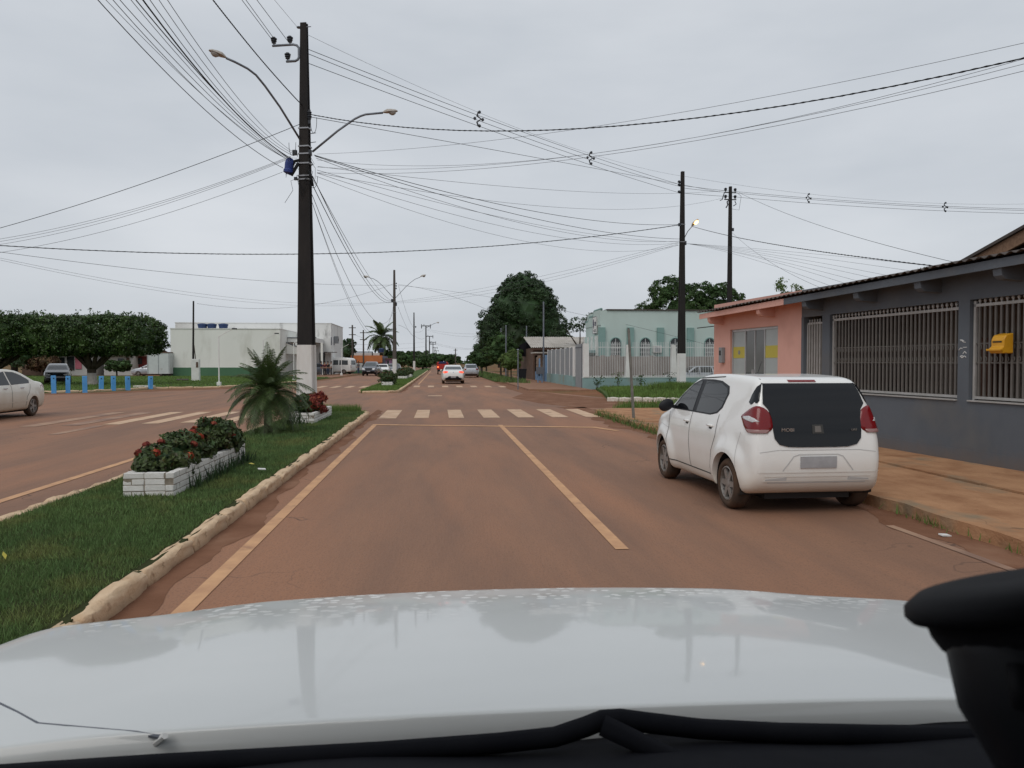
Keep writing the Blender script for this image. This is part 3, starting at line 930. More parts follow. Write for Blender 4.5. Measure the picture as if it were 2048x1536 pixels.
SECT = [(0.15, 0.90), (0.30, 0.955), (0.45, 0.985), (0.62, 1.0), (0.80, 0.995), (0.93, 0.965), (1.0, 0.93), (1.25, 0.80), (1.46, 0.70), (1.6, 0.66)]
SPEC = {
    'mini': dict(prof=[(-1.58, 0.24), (-1.70, 0.34), (-1.745, 0.52), (-1.74, 0.74), (-1.705, 0.97), (-1.625, 1.21), (-1.505, 1.44), (-1.40, 1.495), (-1.10, 1.515), (-0.5, 1.53), (0.05, 1.515), (0.42, 1.43), (0.98, 1.075), (1.18, 0.985), (1.55, 0.90), (1.76, 0.78), (1.85, 0.60), (1.86, 0.42), (1.78, 0.24), (1.5, 0.19), (-1.35, 0.20)],
                 W=0.805, plan=scaled_plan(-1.74, 1.85, (0.86, 0.80)), sect=[(0.15, 0.88), (0.28, 0.95), (0.40, 0.985), (0.62, 1.0), (0.82, 0.985), (0.95, 0.955), (1.02, 0.93), (1.25, 0.84), (1.46, 0.745), (1.6, 0.70)], axles=(-1.1525, 1.1525), k=0.075, bulge=0.045, cut=0.345),
    'sedan': dict(prof=[(-2.22, 0.30), (-2.31, 0.50), (-2.30, 0.80), (-2.22, 1.03), (-1.85, 1.075), (-1.60, 1.10), (-1.05, 1.37), (-0.6, 1.455), (0.0, 1.475), (0.35, 1.43), (1.12, 1.04), (1.32, 0.98), (1.90, 0.87), (2.16, 0.74), (2.28, 0.55), (2.26, 0.30), (2.08, 0.21), (-1.95, 0.23)],
                  W=0.875, plan=scaled_plan(-2.3, 2.28), sect=SECT, axles=(-1.35, 1.35), k=0.07),
    'hatch': dict(prof=[(-1.85, 0.28), (-1.95, 0.45), (-1.95, 0.75), (-1.90, 0.98), (-1.72, 1.28), (-1.58, 1.44), (-1.2, 1.49), (-0.5, 1.515), (0.1, 1.49), (0.45, 1.41), (1.15, 1.06), (1.36, 0.99), (1.80, 0.88), (1.98, 0.72), (2.06, 0.50), (2.03, 0.27), (1.85, 0.20), (-1.65, 0.21)],
                  W=0.86, plan=scaled_plan(-1.95, 2.06), sect=SECT, axles=(-1.27, 1.27), k=0.07),
    'pickup': dict(prof=[(-2.50, 0.50), (-2.56, 0.66), (-2.52, 1.12), (-1.05, 1.14), (-0.98, 1.20), (-0.84, 1.68), (-0.55, 1.78), (0.25, 1.79), (0.62, 1.70), (1.28, 1.20), (1.45, 1.15), (2.18, 1.05), (2.40, 0.90), (2.46, 0.60), (2.36, 0.38), (-2.3, 0.42)],
                   W=0.91, plan=scaled_plan(-2.56, 2.46, (0.9, 0.84)), sect=[(0.3, 0.92), (0.45, 0.97), (0.7, 1.0), (1.0, 0.99), (1.15, 0.95), (1.4, 0.85), (1.75, 0.72)], axles=(-1.5, 1.5), k=0.06, z0=0.85, cut=0.40),
    'van': dict(prof=[(-2.40, 0.36), (-2.47, 0.70), (-2.43, 1.90), (-2.25, 2.24), (-1.0, 2.30), (0.75, 2.30), (1.15, 2.14), (1.85, 1.30), (2.28, 1.08), (2.45, 0.80), (2.44, 0.38), (2.2, 0.28), (-2.2, 0.30)],
                W=0.93, plan=scaled_plan(-2.47, 2.45, (0.92, 0.8)), sect=[(0.2, 0.92), (0.4, 0.98), (0.8, 1.0), (1.2, 0.985), (1.8, 0.92), (2.3, 0.80)], axles=(-1.45, 1.55), k=0.09, z0=1.0, cut=0.38),
    'wagon': dict(prof=[(-1.95, 0.33), (-2.02, 0.55), (-1.98, 0.88), (-1.80, 1.28), (-1.62, 1.385), (0.0, 1.405), (0.30, 1.35), (0.88, 0.97), (1.02, 0.935), (1.82, 0.84), (1.95, 0.65), (1.95, 0.35), (1.8, 0.25), (-1.8, 0.26)],
                  W=0.80, plan=scaled_plan(-2.02, 1.95, (0.9, 0.88)), sect=SECT, axles=(-1.22, 1.18), k=0.045),
}
SHELLS, BODIES = {}, {}


def shell(kind, res):
    if kind not in SHELLS: SHELLS[kind] = Shell(**SPEC[kind])
    if kind not in BODIES: BODIES[kind] = SHELLS[kind].mesh('body', res)
    return SHELLS[kind], BODIES[kind]


def body_part(kind, res, paint, parent):
    sh, me = shell(kind, res)
    me = me.copy()
    me.materials.clear()
    me.materials.append(MAT[paint])
    return sh, link('body', me, parent)


WHEEL = {}


def wheel_meshes(r, spokes):
    key = (r, spokes)
    if key not in WHEEL:
        wd, ri = 0.185, r * 0.68
        ty = MB().lathe([(ri, -wd / 2 + 0.02), (ri + 0.01, -wd / 2), (r - 0.035, -wd / 2 - 0.004), (r - 0.008, -wd / 2 + 0.025), (r, -0.04), (r, 0.04), (r - 0.008, wd / 2 - 0.025), (r - 0.035, wd / 2 + 0.004), (ri + 0.01, wd / 2), (ri, wd / 2 - 0.02), (ri, -wd / 2 + 0.02)], 36, axis='x')
        rm = MB().lathe([(ri - 0.001, wd / 2 - 0.055), (ri + 0.002, wd / 2 - 0.01), (ri - 0.014, wd / 2 - 0.004), (ri - 0.02, wd / 2 - 0.055)], 32, axis='x')
        rm.lathe([(0.001, wd / 2 - 0.012), (0.045, wd / 2 - 0.014), (0.06, wd / 2 - 0.04)], 16, axis='x')
        for k in range(spokes):
            t = 2 * math.pi * k / spokes
            c, s_ = math.cos(t), math.sin(t)
            a, b, w0, w1 = 0.03, ri - 0.008, 0.034, 0.026
            q = []
            for x in (wd / 2 - 0.045, wd / 2 - 0.016):
                for rr, ww in ((a, w0), (a, -w0), (b, -w1), (b, w1)):
                    q.append((x, rr * c - ww * s_, rr * s_ + ww * c))
            rm.add(q, [(0, 1, 2, 3), (4, 7, 6, 5), (0, 4, 5, 1), (1, 5, 6, 2), (2, 6, 7, 3), (3, 7, 4, 0)])
        bk = MB().lathe([(0.001, wd / 2 - 0.075), (ri - 0.002, wd / 2 - 0.072)], 24, axis='x')
        WHEEL[key] = (ty.mesh('wheel', 'tyre', smooth=True), rm.mesh('rim', 'rim_silver'), bk.mesh('brake_disc', 'rim_back'))
        try:
            WHEEL[key][1].set_sharp_from_angle(angle=R(30))
        except Exception:
            pass
    return WHEEL[key]


def wheels(t, sh, r=0.30, spokes=6, track=None, steer=0.0):
    ty, rm, bk = wheel_meshes(r, spokes)
    tr = track or sh.W - 0.105
    for a in sh.axles:
        for sg in (-1, 1):
            o = link('wheel', ty, t, (sg * tr, a, r), (0, 0, (0 if sg > 0 else math.pi) + (steer if a > 0 else 0)))
            link('rim', rm, o)
            link('brake_disc', bk, o)
    for a in sh.axles:
        for sg in (-1, 1):
            arch = MB()
            c, n, x0, x1 = sh.cut - 0.004, 24, sg * (sh.W - 0.295), sg * (sh.W - 0.035)
            vs = [(x, a + c * math.cos(2 * math.pi * k / n), max(0.30 + c * math.sin(2 * math.pi * k / n), 0.2)) for x in (x0, x1) for k in range(n)]
            arch.add(vs, [(k, (k + 1) % n, n + (k + 1) % n, n + k) for k in range(n)] + [tuple(range(n))])
            arch.build('wheel_arch_liner', 'rim_back', t, fix=False)


def chassis(t, sh, z0=0.16, z1=0.34):
    part('underbody', 'rim_back', t, (-sh.W + 0.31, sh.W - 0.31, sh.y0 + 0.25, sh.y1 - 0.35, z0, z1))


def pt(t, sh, name, m, outline, face, off=0.005, both=False, it=0, **k):
    """a panel, pane or lamp that follows the body"""
    o = sh.patch(outline, face, off, it=it, **k).build(name, m, t, smooth=False)
    try:
        o.data.polygons.foreach_set('use_smooth', [True] * len(o.data.polygons))
        o.data.set_sharp_from_angle(angle=R(40))
    except Exception:
        pass
    if both:
        if face in ('left', 'right'):
            other = 'right' if face == 'left' else 'left'
            o2 = sh.patch(outline, other, off, it=it, **k).build(name, m, t)
        else:
            o2 = sh.patch(outline, face, off, mirror=True, it=it, **k).build(name, m, t)
        o2.data.polygons.foreach_set('use_smooth', [True] * len(o2.data.polygons))
        try: o2.data.set_sharp_from_angle(angle=R(40))
        except Exception: pass
        return o, o2
    return o


def mirror_pair(t, x, y, z, m='black_plastic', s=1.0, sides=(-1, 1)):
    for sg in sides:
        b = MB()
        bm = bmesh.new()
        bmesh.ops.create_icosphere(bm, subdivisions=3, radius=1)
        for v in bm.verts:
            c = v.co
            v.co = Vector((c.x * 0.105 * s, c.y * 0.065 * s * (1.0 if c.y > 0 else 0.55), c.z * 0.085 * s - 0.02 * c.x * sg * s))
        me = bpy.data.meshes.new('mirror')
        bm.to_mesh(me)
        bm.free()
        me.polygons.foreach_set('use_smooth', [True] * len(me.polygons))
        me.materials.append(MAT[m])
        o = link('mirror', me, t, (sg * (x + 0.095 * s), y, z))
        MB().prism([(-sg * 0.13 * s, -0.05), (-sg * 0.04 * s, -0.03), (-sg * 0.04 * s, 0.02), (-sg * 0.13 * s, 0.0)], 'y', -0.03, 0.03).build('mirror_stalk', 'black_plastic', o)


def lettering(txt, size, m, parent, loc, rot, name='lettering', sx=1.0):
    cu = bpy.data.curves.new(name, 'FONT')
    cu.body, cu.size, cu.extrude, cu.align_x = txt, size, 0.001, 'CENTER'
    tmp = bpy.data.objects.new('tmp', cu)
    COL.objects.link(tmp)
    dg = bpy.context.evaluated_depsgraph_get()
    me = bpy.data.meshes.new_from_object(tmp.evaluated_get(dg))
    bpy.data.objects.remove(tmp)
    me.materials.clear()
    me.materials.append(MAT[m])
    o = link(name, me, parent, loc, rot)
    o.scale = (sx, 1, 1)
    return o


mat('lens_smoke', (0.30, 0.17, 0.16), rough=0.2, spec=0.5)
# --- the white hatchback parked at the right kerb
car = empty('parked_hatchback', (4.035, 9.66, 0.004), R(1.2))
tag(car, 'small white hatchback with black glass tailgate parked at the right kerb', 'car')
sh, bd = body_part('mini', 0.045, 'car_white', car)
chassis(car, sh)
wheels(car, sh, 0.288, 6)
tg = pt(car, sh, 'tailgate_glass', 'car_glass', [(-0.525, 1.438), (0.525, 1.438), (0.555, 1.34), (0.578, 1.22), (0.53, 1.16), (0.505, 1.06), (0.50, 0.93), (0.49, 0.85), (0.44, 0.785), (0.34, 0.76), (0.2, 0.755), (-0.2, 0.755), (-0.34, 0.76), (-0.44, 0.785), (-0.49, 0.85), (-0.50, 0.93), (-0.505, 1.06), (-0.53, 1.16), (-0.578, 1.22), (-0.555, 1.34)], 'rear', 0.012, rings=8, skirt=0.03)
lamp = [(0.02, 1.20), (-0.055, 1.17), (-0.105, 1.105), (-0.135, 1.02), (-0.14, 0.95), (-0.11, 0.915), (0.08, 0.915), (0.165, 0.955), (0.225, 1.045), (0.25, 1.07), (0.18, 1.12), (0.09, 1.175)]
for f in ('corner_left', 'corner_right'):
    o = sh.patch(lamp, f, 0.020, skirt=0.05, it=1).build('tail_lamp', 'lamp_red', car, smooth=True)
    sh.patch([(-0.03, 1.03), (0.03, 1.065), (0.11, 1.085), (0.20, 1.075), (0.22, 1.055), (0.14, 1.035), (0.05, 1.02)], f, 0.026, skirt=0.02).build('reversing_lamp', 'lamp_clear', o, smooth=True)
    sh.patch([(-0.12, 0.945), (0.15, 0.945), (0.10, 0.908), (-0.11, 0.908)], f, 0.024, skirt=0.02).build('lower_lens', 'lens_smoke', o, smooth=True)
    pt(car, sh, 'quarter_glass', 'car_glass', [(0.035, 1.435), (0.075, 1.40), (0.125, 1.31), (0.155, 1.23), (0.12, 1.205), (0.03, 1.225), (0.012, 1.25), (0.02, 1.35)], f, 0.008)
for mi in (False, True):
    sh.patch([(0.35, 0.385), (0.60, 0.385), (0.585, 0.41), (0.35, 0.43)], 'rear', 0.004, mirror=mi).build('bumper_slot', 'seam_and_shade', car)
for z, hw in ((0.485, 0.72), (0.44, 0.60), (0.385, 0.62)):
    sh.strip([(-hw, z), (hw, z)], 0.012, 'rear', 0.006).build('bumper_crease', 'car_white', car)
sh.strip([(-0.56, 0.372), (0.56, 0.372)], 0.018, 'rear', 0.003).build('bumper_groove', 'seam_and_shade', car)
sh.strip([(-0.40, 0.50), (-0.28, 0.655), (-0.22, 0.675), (0.22, 0.675), (0.28, 0.655), (0.40, 0.50)], 0.012, 'rear', 0.003).build('recess_shade', 'seam_and_shade', car)  # grey line paints the shading along the edges of the plate recess
pl = sh.patch([(-0.205, 0.655), (0.205, 0.655), (0.205, 0.53), (-0.205, 0.53)], 'rear', 0.012, skirt=0.02).build('number_plate', 'plate', car)
sh.patch([(-0.22, 1.475), (0.10, 1.475), (0.10, 1.452), (-0.22, 1.452)], 'rear', 0.010, skirt=0.02).build('brake_lamp', 'lamp_red', car)
sh.patch([(-0.06, 0.795 + 0.20), (0.06, 0.995), (0.065, 0.90), (-0.065, 0.90)], 'rear', 0.018, skirt=0.01).build('badge', 'car_seam', tg)
sh.patch([(-0.032, 0.98), (0.032, 0.98), (0.036, 0.915), (-0.036, 0.915)], 'rear', 0.022, skirt=0.006).build('badge_face', 'grille_bar', tg)
yb = float(sh.project([(-0.34, 0.93)], 'rear', 0.024)[0][1])
lettering('MOBI', 0.050, 'chrome', tg, (-0.345, yb, 0.925), (R(90), 0, R(-3)), 'badge_lettering', 1.2)
lettering('LIKE', 0.032, 'chrome', tg, (0.41, float(sh.project([(0.41, 0.93)], 'rear', 0.024)[0][1]), 0.93), (R(90), 0, R(3)), 'badge_lettering', 1.1)
pt(car, sh, 'window_surround', 'black_plastic', [(0.90, 1.028), (0.66, 1.215), (0.37, 1.385), (0.12, 1.452), (-0.30, 1.455), (-0.56, 1.443), (-0.83, 1.385), (-0.895, 1.30), (-0.83, 1.13), (-0.72, 1.06), (-0.52, 1.028)], 'left', 0.003, both=True, rings=8, skirt=0.01)
pt(car, sh, 'front_side_window', 'car_glass', [(0.80, 1.045), (0.62, 1.20), (0.36, 1.355), (0.14, 1.425), (0.06, 1.43), (0.09, 1.045)], 'left', 0.006, both=True)
pt(car, sh, 'rear_side_window', 'car_glass', [(-0.04, 1.045), (-0.07, 1.43), (-0.55, 1.42), (-0.80, 1.36), (-0.86, 1.29), (-0.80, 1.14), (-0.70, 1.075), (-0.52, 1.045)], 'left', 0.006, both=True)
for f in ('left', 'right'):
    sh.strip([(0.075, 1.03), (0.085, 0.75), (0.04, 0.33)], 0.010, f).build('door_seam', 'car_seam', car)
    sh.strip([(0.95, 0.98), (0.90, 0.80), (0.86, 0.33)], 0.010, f).build('door_seam', 'car_seam', car)
    sh.strip([(-0.80, 1.05), (-0.80, 0.80), (-0.70, 0.62), (-0.66, 0.40)], 0.010, f).build('door_seam', 'car_seam', car)
    sh.strip([(0.86, 0.325), (-0.68, 0.325)], 0.014, f).build('sill_seam', 'car_seam', car)
    sh.strip([(-0.6, 1.495), (0.3, 1.46)], 0.012, f).build('roof_seam', 'car_seam', car)
    sg = -1 if f == 'left' else 1
    for y in (0.20, -0.62):
        x = float(sh.project([(y, 0.905)], f, 0.0)[0][0])
        h = MB().tube([(x, y - 0.075, 0.905), (x + sg * 0.028, y - 0.045, 0.91), (x + sg * 0.030, y + 0.045, 0.91), (x, y + 0.075, 0.905)], 0.013, 8).build('door_handle', 'car_white', car, smooth=True)
        sh.patch([(y - 0.05, 0.888), (y + 0.05, 0.888), (y + 0.04, 0.865), (y - 0.04, 0.865)], f, 0.002, skirt=0.005).build('handle_recess', 'car_seam', car)
mirror_pair(car, 0.775, 0.80, 1.075)
pt(car, sh, 'windscreen', 'car_glass', [(-0.60, 1.06), (0.60, 1.06), (0.50, 1.38), (-0.50, 1.38)], 'front', 0.006)
pt(car, sh, 'head_lamp', 'lamp_clear', [(0.45, 0.72), (0.72, 0.82), (0.74, 0.70), (0.55, 0.64)], 'front', 0.01, both=True)
MB().cyl((0, -0.2, 1.52), (0, -0.32, 1.68), 0.004, 0.002, n=6).build('aerial', 'black_plastic', car)
for sg in (-1, 1):
    sh.strip([(sg * 0.535, 1.43), (sg * 0.515, 1.485)], 0.012, 'rear', 0.006).build('spoiler_seam', 'car_seam', car)
for f in ('left', 'right'):
    sh.strip([(-1.44, 0.90), (-1.40, 0.74), (-1.44, 0.52)], 0.007, f).build('bumper_seam', 'seam_and_shade', car)
    sh.strip([(0.90, 0.76), (1.25, 0.80), (1.5, 0.72)], 0.007, f).build('wing_seam', 'seam_and_shade', car)
sh.strip([(-0.66, 0.70), (-0.46, 0.725), (0.46, 0.725), (0.66, 0.70)], 0.006, 'rear', 0.004).build('bumper_seam', 'seam_and_shade', car)


# --- other road vehicles
def saloon(name, kind, loc, rz, paint, label, side=True, rear=True, front=True, lit=False, res=0.09, r=0.315, spokes=5, glass='car_glass', group=None):
    t = empty(name, loc, rz)
    tag(t, label, 'car', group)
    sh, bd = body_part(kind, res, paint, t)
    chassis(t, sh)
    wheels(t, sh, r, spokes)
    if kind == 'sedan':
        sw = [[(0.98, 1.0), (0.62, 1.20), (0.28, 1.36), (-0.08, 1.395), (-0.10, 1.0)], [(-0.17, 1.0), (-0.15, 1.395), (-0.60, 1.375), (-0.95, 1.27), (-1.28, 1.12), (-1.22, 1.03)]]
        rw = [(-0.56, 1.35), (0.56, 1.35), (0.66, 1.14), (0.60, 1.115), (-0.60, 1.115), (-0.66, 1.14)]
        tl = [(0.42, 0.975), (0.60, 1.0), (0.80, 0.985), (0.83, 0.86), (0.70, 0.83), (0.45, 0.885)]
        ws = [(-0.66, 1.05), (0.66, 1.05), (0.54, 1.37), (-0.54, 1.37)]
        hd = (0.20, -0.72)
        seams = [[(-0.13, 1.0), (-0.12, 0.7), (-0.16, 0.32)], [(1.02, 0.95), (0.98, 0.32)], [(-1.25, 1.0), (-1.1, 0.75), (-0.95, 0.62), (-0.9, 0.34)]]
    elif kind == 'hatch':
        sw = [[(1.0, 1.02), (0.62, 1.23), (0.32, 1.37), (0.0, 1.43), (-0.02, 1.02)], [(-0.09, 1.02), (-0.07, 1.43), (-0.75, 1.42), (-1.15, 1.33), (-1.28, 1.18), (-1.1, 1.04)]]
        rw = [(-0.54, 1.42), (0.54, 1.42), (0.66, 1.12), (0.60, 1.06), (-0.60, 1.06), (-0.66, 1.12)]
        tl = [(0.52, 1.0), (0.70, 1.04), (0.80, 0.98), (0.80, 0.82), (0.62, 0.82), (0.54, 0.88)]
        ws = [(-0.66, 1.07), (0.66, 1.07), (0.53, 1.40), (-0.53, 1.40)]
        hd = (0.25, -0.70)
        seams = [[(-0.05, 1.0), (-0.05, 0.32)], [(1.0, 0.95), (0.95, 0.32)], [(-1.0, 0.98), (-0.85, 0.4)]]
    elif kind == 'wagon':
        sw = [[(0.74, 0.97), (0.26, 1.30), (0.05, 1.335), (0.05, 0.97)], [(-0.02, 0.97), (-0.02, 1.335), (-0.78, 1.33), (-0.86, 0.97)], [(-0.94, 0.97), (-0.88, 1.33), (-1.50, 1.30), (-1.72, 1.0)]]
        rw = [(-0.5, 1.32), (0.5, 1.32), (0.6, 0.98), (-0.6, 0.98)]
        tl = [(0.60, 0.85), (0.74, 0.85), (0.74, 0.62), (0.60, 0.62)]
        ws = [(-0.58, 0.98), (0.58, 0.98), (0.50, 1.31), (-0.50, 1.31)]
        hd = (0.12, -0.75)
        seams = [[(0.015, 0.95), (0.0, 0.3)], [(-0.82, 0.95), (-0.80, 0.4)], [(0.78, 0.93), (0.78, 0.3)]]
    if side:
        for f in ('left', 'right'):
            for q in sw: pt(t, sh, 'side_window', glass, q, f, 0.004)
            for q in seams: sh.strip(q, 0.014, f).build('door_seam', 'car_seam', t)
            for y in hd:
                x = float(sh.project([(y, 0.90)], f, 0.0)[0][0])
                sg = -1 if f == 'left' else 1
                MB().tube([(x, y - 0.09, 0.90), (x + sg * 0.03, y - 0.05, 0.905), (x + sg * 0.03, y + 0.05, 0.905), (x, y + 0.09, 0.90)], 0.015, 6).build('door_handle', 'chrome' if kind == 'sedan' else 'black_plastic', t)
            sh.strip([(1.0, 0.46), (-0.95, 0.50)], 0.03, f, 0.008).build('side_moulding', paint, t)
    if rear:
        pt(t, sh, 'rear_window', glass, rw, 'rear', 0.006)
        a, b = pt(t, sh, 'tail_lamp', 'lamp_red_lit' if lit else 'lamp_red', tl, 'rear', 0.012, both=True)
        if lit:
            for mi in (False, True):
                sh.patch([(x * 0.35 + 0.76 * 0.65, z * 0.4 + 0.90 * 0.6) for x, z in tl], 'rear', 0.018, mirror=mi).build('lit_bulb', 'lamp_brake', a if not mi else b)
        pt(t, sh, 'rear_bumper_trim', 'black_plastic', [(-0.62, 0.46), (-0.45, 0.50), (-0.36, 0.60), (0.36, 0.60), (0.45, 0.50), (0.62, 0.46), (0.74, 0.43), (0.70, 0.30), (-0.70, 0.30), (-0.74, 0.43)] if kind == 'sedan' else [(-0.7, 0.42), (0.7, 0.42), (0.66, 0.32), (-0.66, 0.32)], 'rear', 0.008)
        pt(t, sh, 'number_plate', 'plate', [(-0.2, 0.60), (0.2, 0.60), (0.2, 0.47), (-0.2, 0.47)], 'rear', 0.016)
        pt(t, sh, 'badge', 'chrome', [(-0.05, 0.93), (0.0, 0.955), (0.05, 0.93), (0.05, 0.88), (0.0, 0.855), (-0.05, 0.88)], 'rear', 0.01, skirt=0.01)
    if front:
        pt(t, sh, 'windscreen', glass, ws, 'front', 0.006)
        pt(t, sh, 'head_lamp', 'lamp_clear', [(0.40, 0.70), (0.70, 0.80), (0.78, 0.76), (0.72, 0.66), (0.5, 0.63)], 'front', 0.012, both=True)
        pt(t, sh, 'grille', 'black_plastic', [(-0.42, 0.72), (0.42, 0.72), (0.34, 0.60), (-0.34, 0.60)], 'front', 0.008)
        pt(t, sh, 'lower_grille', 'black_plastic', [(-0.60, 0.46), (0.60, 0.46), (0.5, 0.30), (-0.5, 0.30)], 'front', 0.008)
        pt(t, sh, 'number_plate', 'plate', [(-0.2, 0.56), (0.2, 0.56), (0.2, 0.47), (-0.2, 0.47)], 'front', 0.014)
    mirror_pair(t, sh.W - 0.05, 0.85, 1.04, 'black_plastic' if paint == 'car_silver' else paint, 0.95)
    return t, sh


s1, shs = saloon('turning_sedan', 'sedan', (-13.46, 23.94, 0.004), R(180.5), 'car_white_dirty', 'mud splashed white sedan cut by the left edge of the picture', res=0.06)
saloon('driving_sedan', 'sedan', (1.10, 62.2, 0.004), R(0.3), 'car_white', 'white sedan driving ahead in our lane with red tail lamps lit', lit=True, glass='car_glass_clear')
saloon('parked_silver_hatchback', 'hatch', (3.55, 86.6, 0.004), R(-1), 'car_silver', 'silver hatchback parked by the roadside trees beyond the white sedan', glass='car_glass_clear')
saloon('parked_dark_hatchback', 'hatch', (-28.9, 61.6, 0.08), R(203), 'car_dark', 'dark hatchback facing us under the clipped tree behind the bollards', glass='car_glass_clear', res=0.08)
saloon('distant_sedan', 'sedan', (-34.6, 97.0, 0.02), R(88), 'car_silver', 'pale silver sedan passing behind the park lawn')
saloon('yard_wagon', 'wagon', (16.9, 49.4, 0.05), R(92), 'car_silver', 'silver station wagon parked behind the church fence bars')
saloon('following_sedan', 'sedan', (-7.65, 107, 0.004), R(181), 'car_white', 'white car mostly hidden behind the oncoming grey pickup')
saloon('approaching_grey_hatchback', 'hatch', (-6.9, 116, 0.004), R(165), 'car_grey', 'grey car behind the oncoming pickup near the median')
saloon('parked_blue_car', 'hatch', (-15.9, 100.0, 0.06), R(110), 'car_grey', 'dark blue car beside the people at the clinic')


def pickup(name, loc, rz, paint, label):
    t = empty(name, loc, rz)
    tag(t, label, 'pickup')
    sh, bd = body_part('pickup', 0.10, paint, t)
    chassis(t, sh, 0.25, 0.5)
    wheels(t, sh, 0.37, 6)
    for f in ('left', 'right'):
        for q in ([(1.12, 1.18), (0.62, 1.58), (0.35, 1.66), (0.15, 1.68), (0.15, 1.18)], [(0.08, 1.18), (0.08, 1.68), (-0.60, 1.66), (-0.80, 1.2)]):
            pt(t, sh, 'side_window', 'car_glass', q, f, 0.004)
    pt(t, sh, 'windscreen', 'car_glass_clear', [(-0.66, 1.22), (0.66, 1.22), (0.54, 1.66), (-0.54, 1.66)], 'front', 0.006)
    pt(t, sh, 'head_lamp', 'lamp_clear', [(0.46, 0.92), (0.76, 1.0), (0.80, 0.90), (0.74, 0.80), (0.5, 0.80)], 'front', 0.012, both=True)
    pt(t, sh, 'grille', 'black_plastic', [(-0.44, 0.98), (0.44, 0.98), (0.40, 0.70), (-0.40, 0.70)], 'front', 0.008)
    pt(t, sh, 'front_bumper', 'black_plastic', [(-0.72, 0.62), (0.72, 0.62), (0.66, 0.42), (-0.66, 0.42)], 'front', 0.012)
    pt(t, sh, 'number_plate', 'plate', [(-0.2, 0.62), (0.2, 0.62), (0.2, 0.52), (-0.2, 0.52)], 'front', 0.02)
    pt(t, sh, 'tail_lamp', 'lamp_red', [(0.70, 1.08), (0.82, 1.08), (0.82, 0.80), (0.70, 0.80)], 'rear', 0.01, both=True)
    mirror_pair(t, 0.82, 1.0, 1.24, 'black_plastic', 1.3)
    return t


pickup('oncoming_pickup', (-8.5, 98.6, 0.004), R(176), 'car_grey', 'dark grey pickup driving towards us on the left carriageway')

van = empty('minibus', (-14.1, 109.0, 0.06), R(70))
tag(van, 'white minibus parked at the clinic with people standing before it', 'van')
sh, bd = body_part('van', 0.10, 'car_white', van)
chassis(van, sh, 0.2, 0.45)
wheels(van, sh, 0.34, 6)
for f in ('left', 'right'):
    for q in ([(1.55, 1.30), (1.0, 1.92), (0.75, 1.96), (0.75, 1.28)], [(0.6, 1.28), (0.6, 1.94), (-0.6, 1.94), (-0.6, 1.28)], [(-0.75, 1.28), (-0.75, 1.94), (-2.0, 1.90), (-2.05, 1.28)]):
        pt(van, sh, 'side_window', 'car_glass_clear', q, f, 0.004)
pt(van, sh, 'rear_window', 'car_glass_clear', [(-0.6, 1.9), (0.6, 1.9), (0.68, 1.3), (-0.68, 1.3)], 'rear', 0.006)
pt(van, sh, 'tail_lamp', 'lamp_red', [(0.70, 1.25), (0.84, 1.25), (0.84, 0.85), (0.70, 0.85)], 'rear', 0.01, both=True)
pt(van, sh, 'windscreen', 'car_glass_clear', [(-0.68, 1.35), (0.68, 1.35), (0.58, 2.0), (-0.58, 2.0)], 'front', 0.006)

trk = empty('red_lorry', (0.5, 110, 0.004), 0)
trk.scale = (0.82, 0.82, 0.82)
tag(trk, 'small red lorry with lit tail lamps ahead of the white sedan', 'lorry')
part('chassis', 'rim_back', trk, (-0.85, 0.85, -2.6, 2.6, 0.55, 0.8))
part('bed', 'car_red', trk, (-1.0, 1.0, -2.6, 0.9, 0.85, 1.10), (-1.0, -0.95, -2.6, 0.9, 1.10, 1.9), (0.95, 1.0, -2.6, 0.9, 1.10, 1.9), (-0.94, 0.94, -2.6, -2.55, 1.10, 1.8), (-0.94, 0.94, 0.85, 0.9, 1.10, 1.9))
part('cab', 'car_red', trk, (-0.95, 0.95, 1.0, 2.6, 0.6, 2.15), bevel=0.12)
part('load', 'cloth_navy', trk, (-0.7, 0.7, -2.2, 0.6, 1.12, 2.2), bevel=0.2)
for sg in (-1, 1):
    part('tail_lamp', 'lamp_brake', trk, (sg * 0.78 - 0.13, sg * 0.78 + 0.13, -2.66, -2.61, 1.15, 1.38))
    for y in (-1.5, 1.6):
        ty, rm, bk = wheel_meshes(0.38, 6)
        o = link('wheel', ty, trk, (sg * 0.8, y, 0.38), (0, 0, 0 if sg > 0 else math.pi))
        link('rim', rm, o)
part('bumper', 'black_plastic', trk, (-0.9, 0.9, -2.75, -2.62, 0.5, 0.72))
# ------------------------------------------------------------------ trees and plants
def leaf_mesh(name, C, Nrm, size, m, aspect=0.55, seed=1, drop=0.0):
    """leaf-sized folded quads at centres C facing roughly Nrm"""
    r = np.random.default_rng(seed)
    n = len(C)
    N = Nrm + r.normal(0, 0.55, (n, 3))
    N /= np.linalg.norm(N, axis=1)[:, None] + 1e-9
    T = r.normal(0, 1, (n, 3))
    T[:, 2] -= drop
    T -= N * np.sum(T * N, axis=1)[:, None]
    T /= np.linalg.norm(T, axis=1)[:, None] + 1e-9
    B = np.cross(N, T)
    s = (size * r.uniform(0.6, 1.35, n))[:, None]
    V = np.stack([C - T * s, C + B * s * aspect + N * s * 0.12, C + T * s, C - B * s * aspect + N * s * 0.12], axis=1)
    return np_mesh(name, V.reshape(-1, 3), np.arange(4 * n).reshape(n, 4), m)


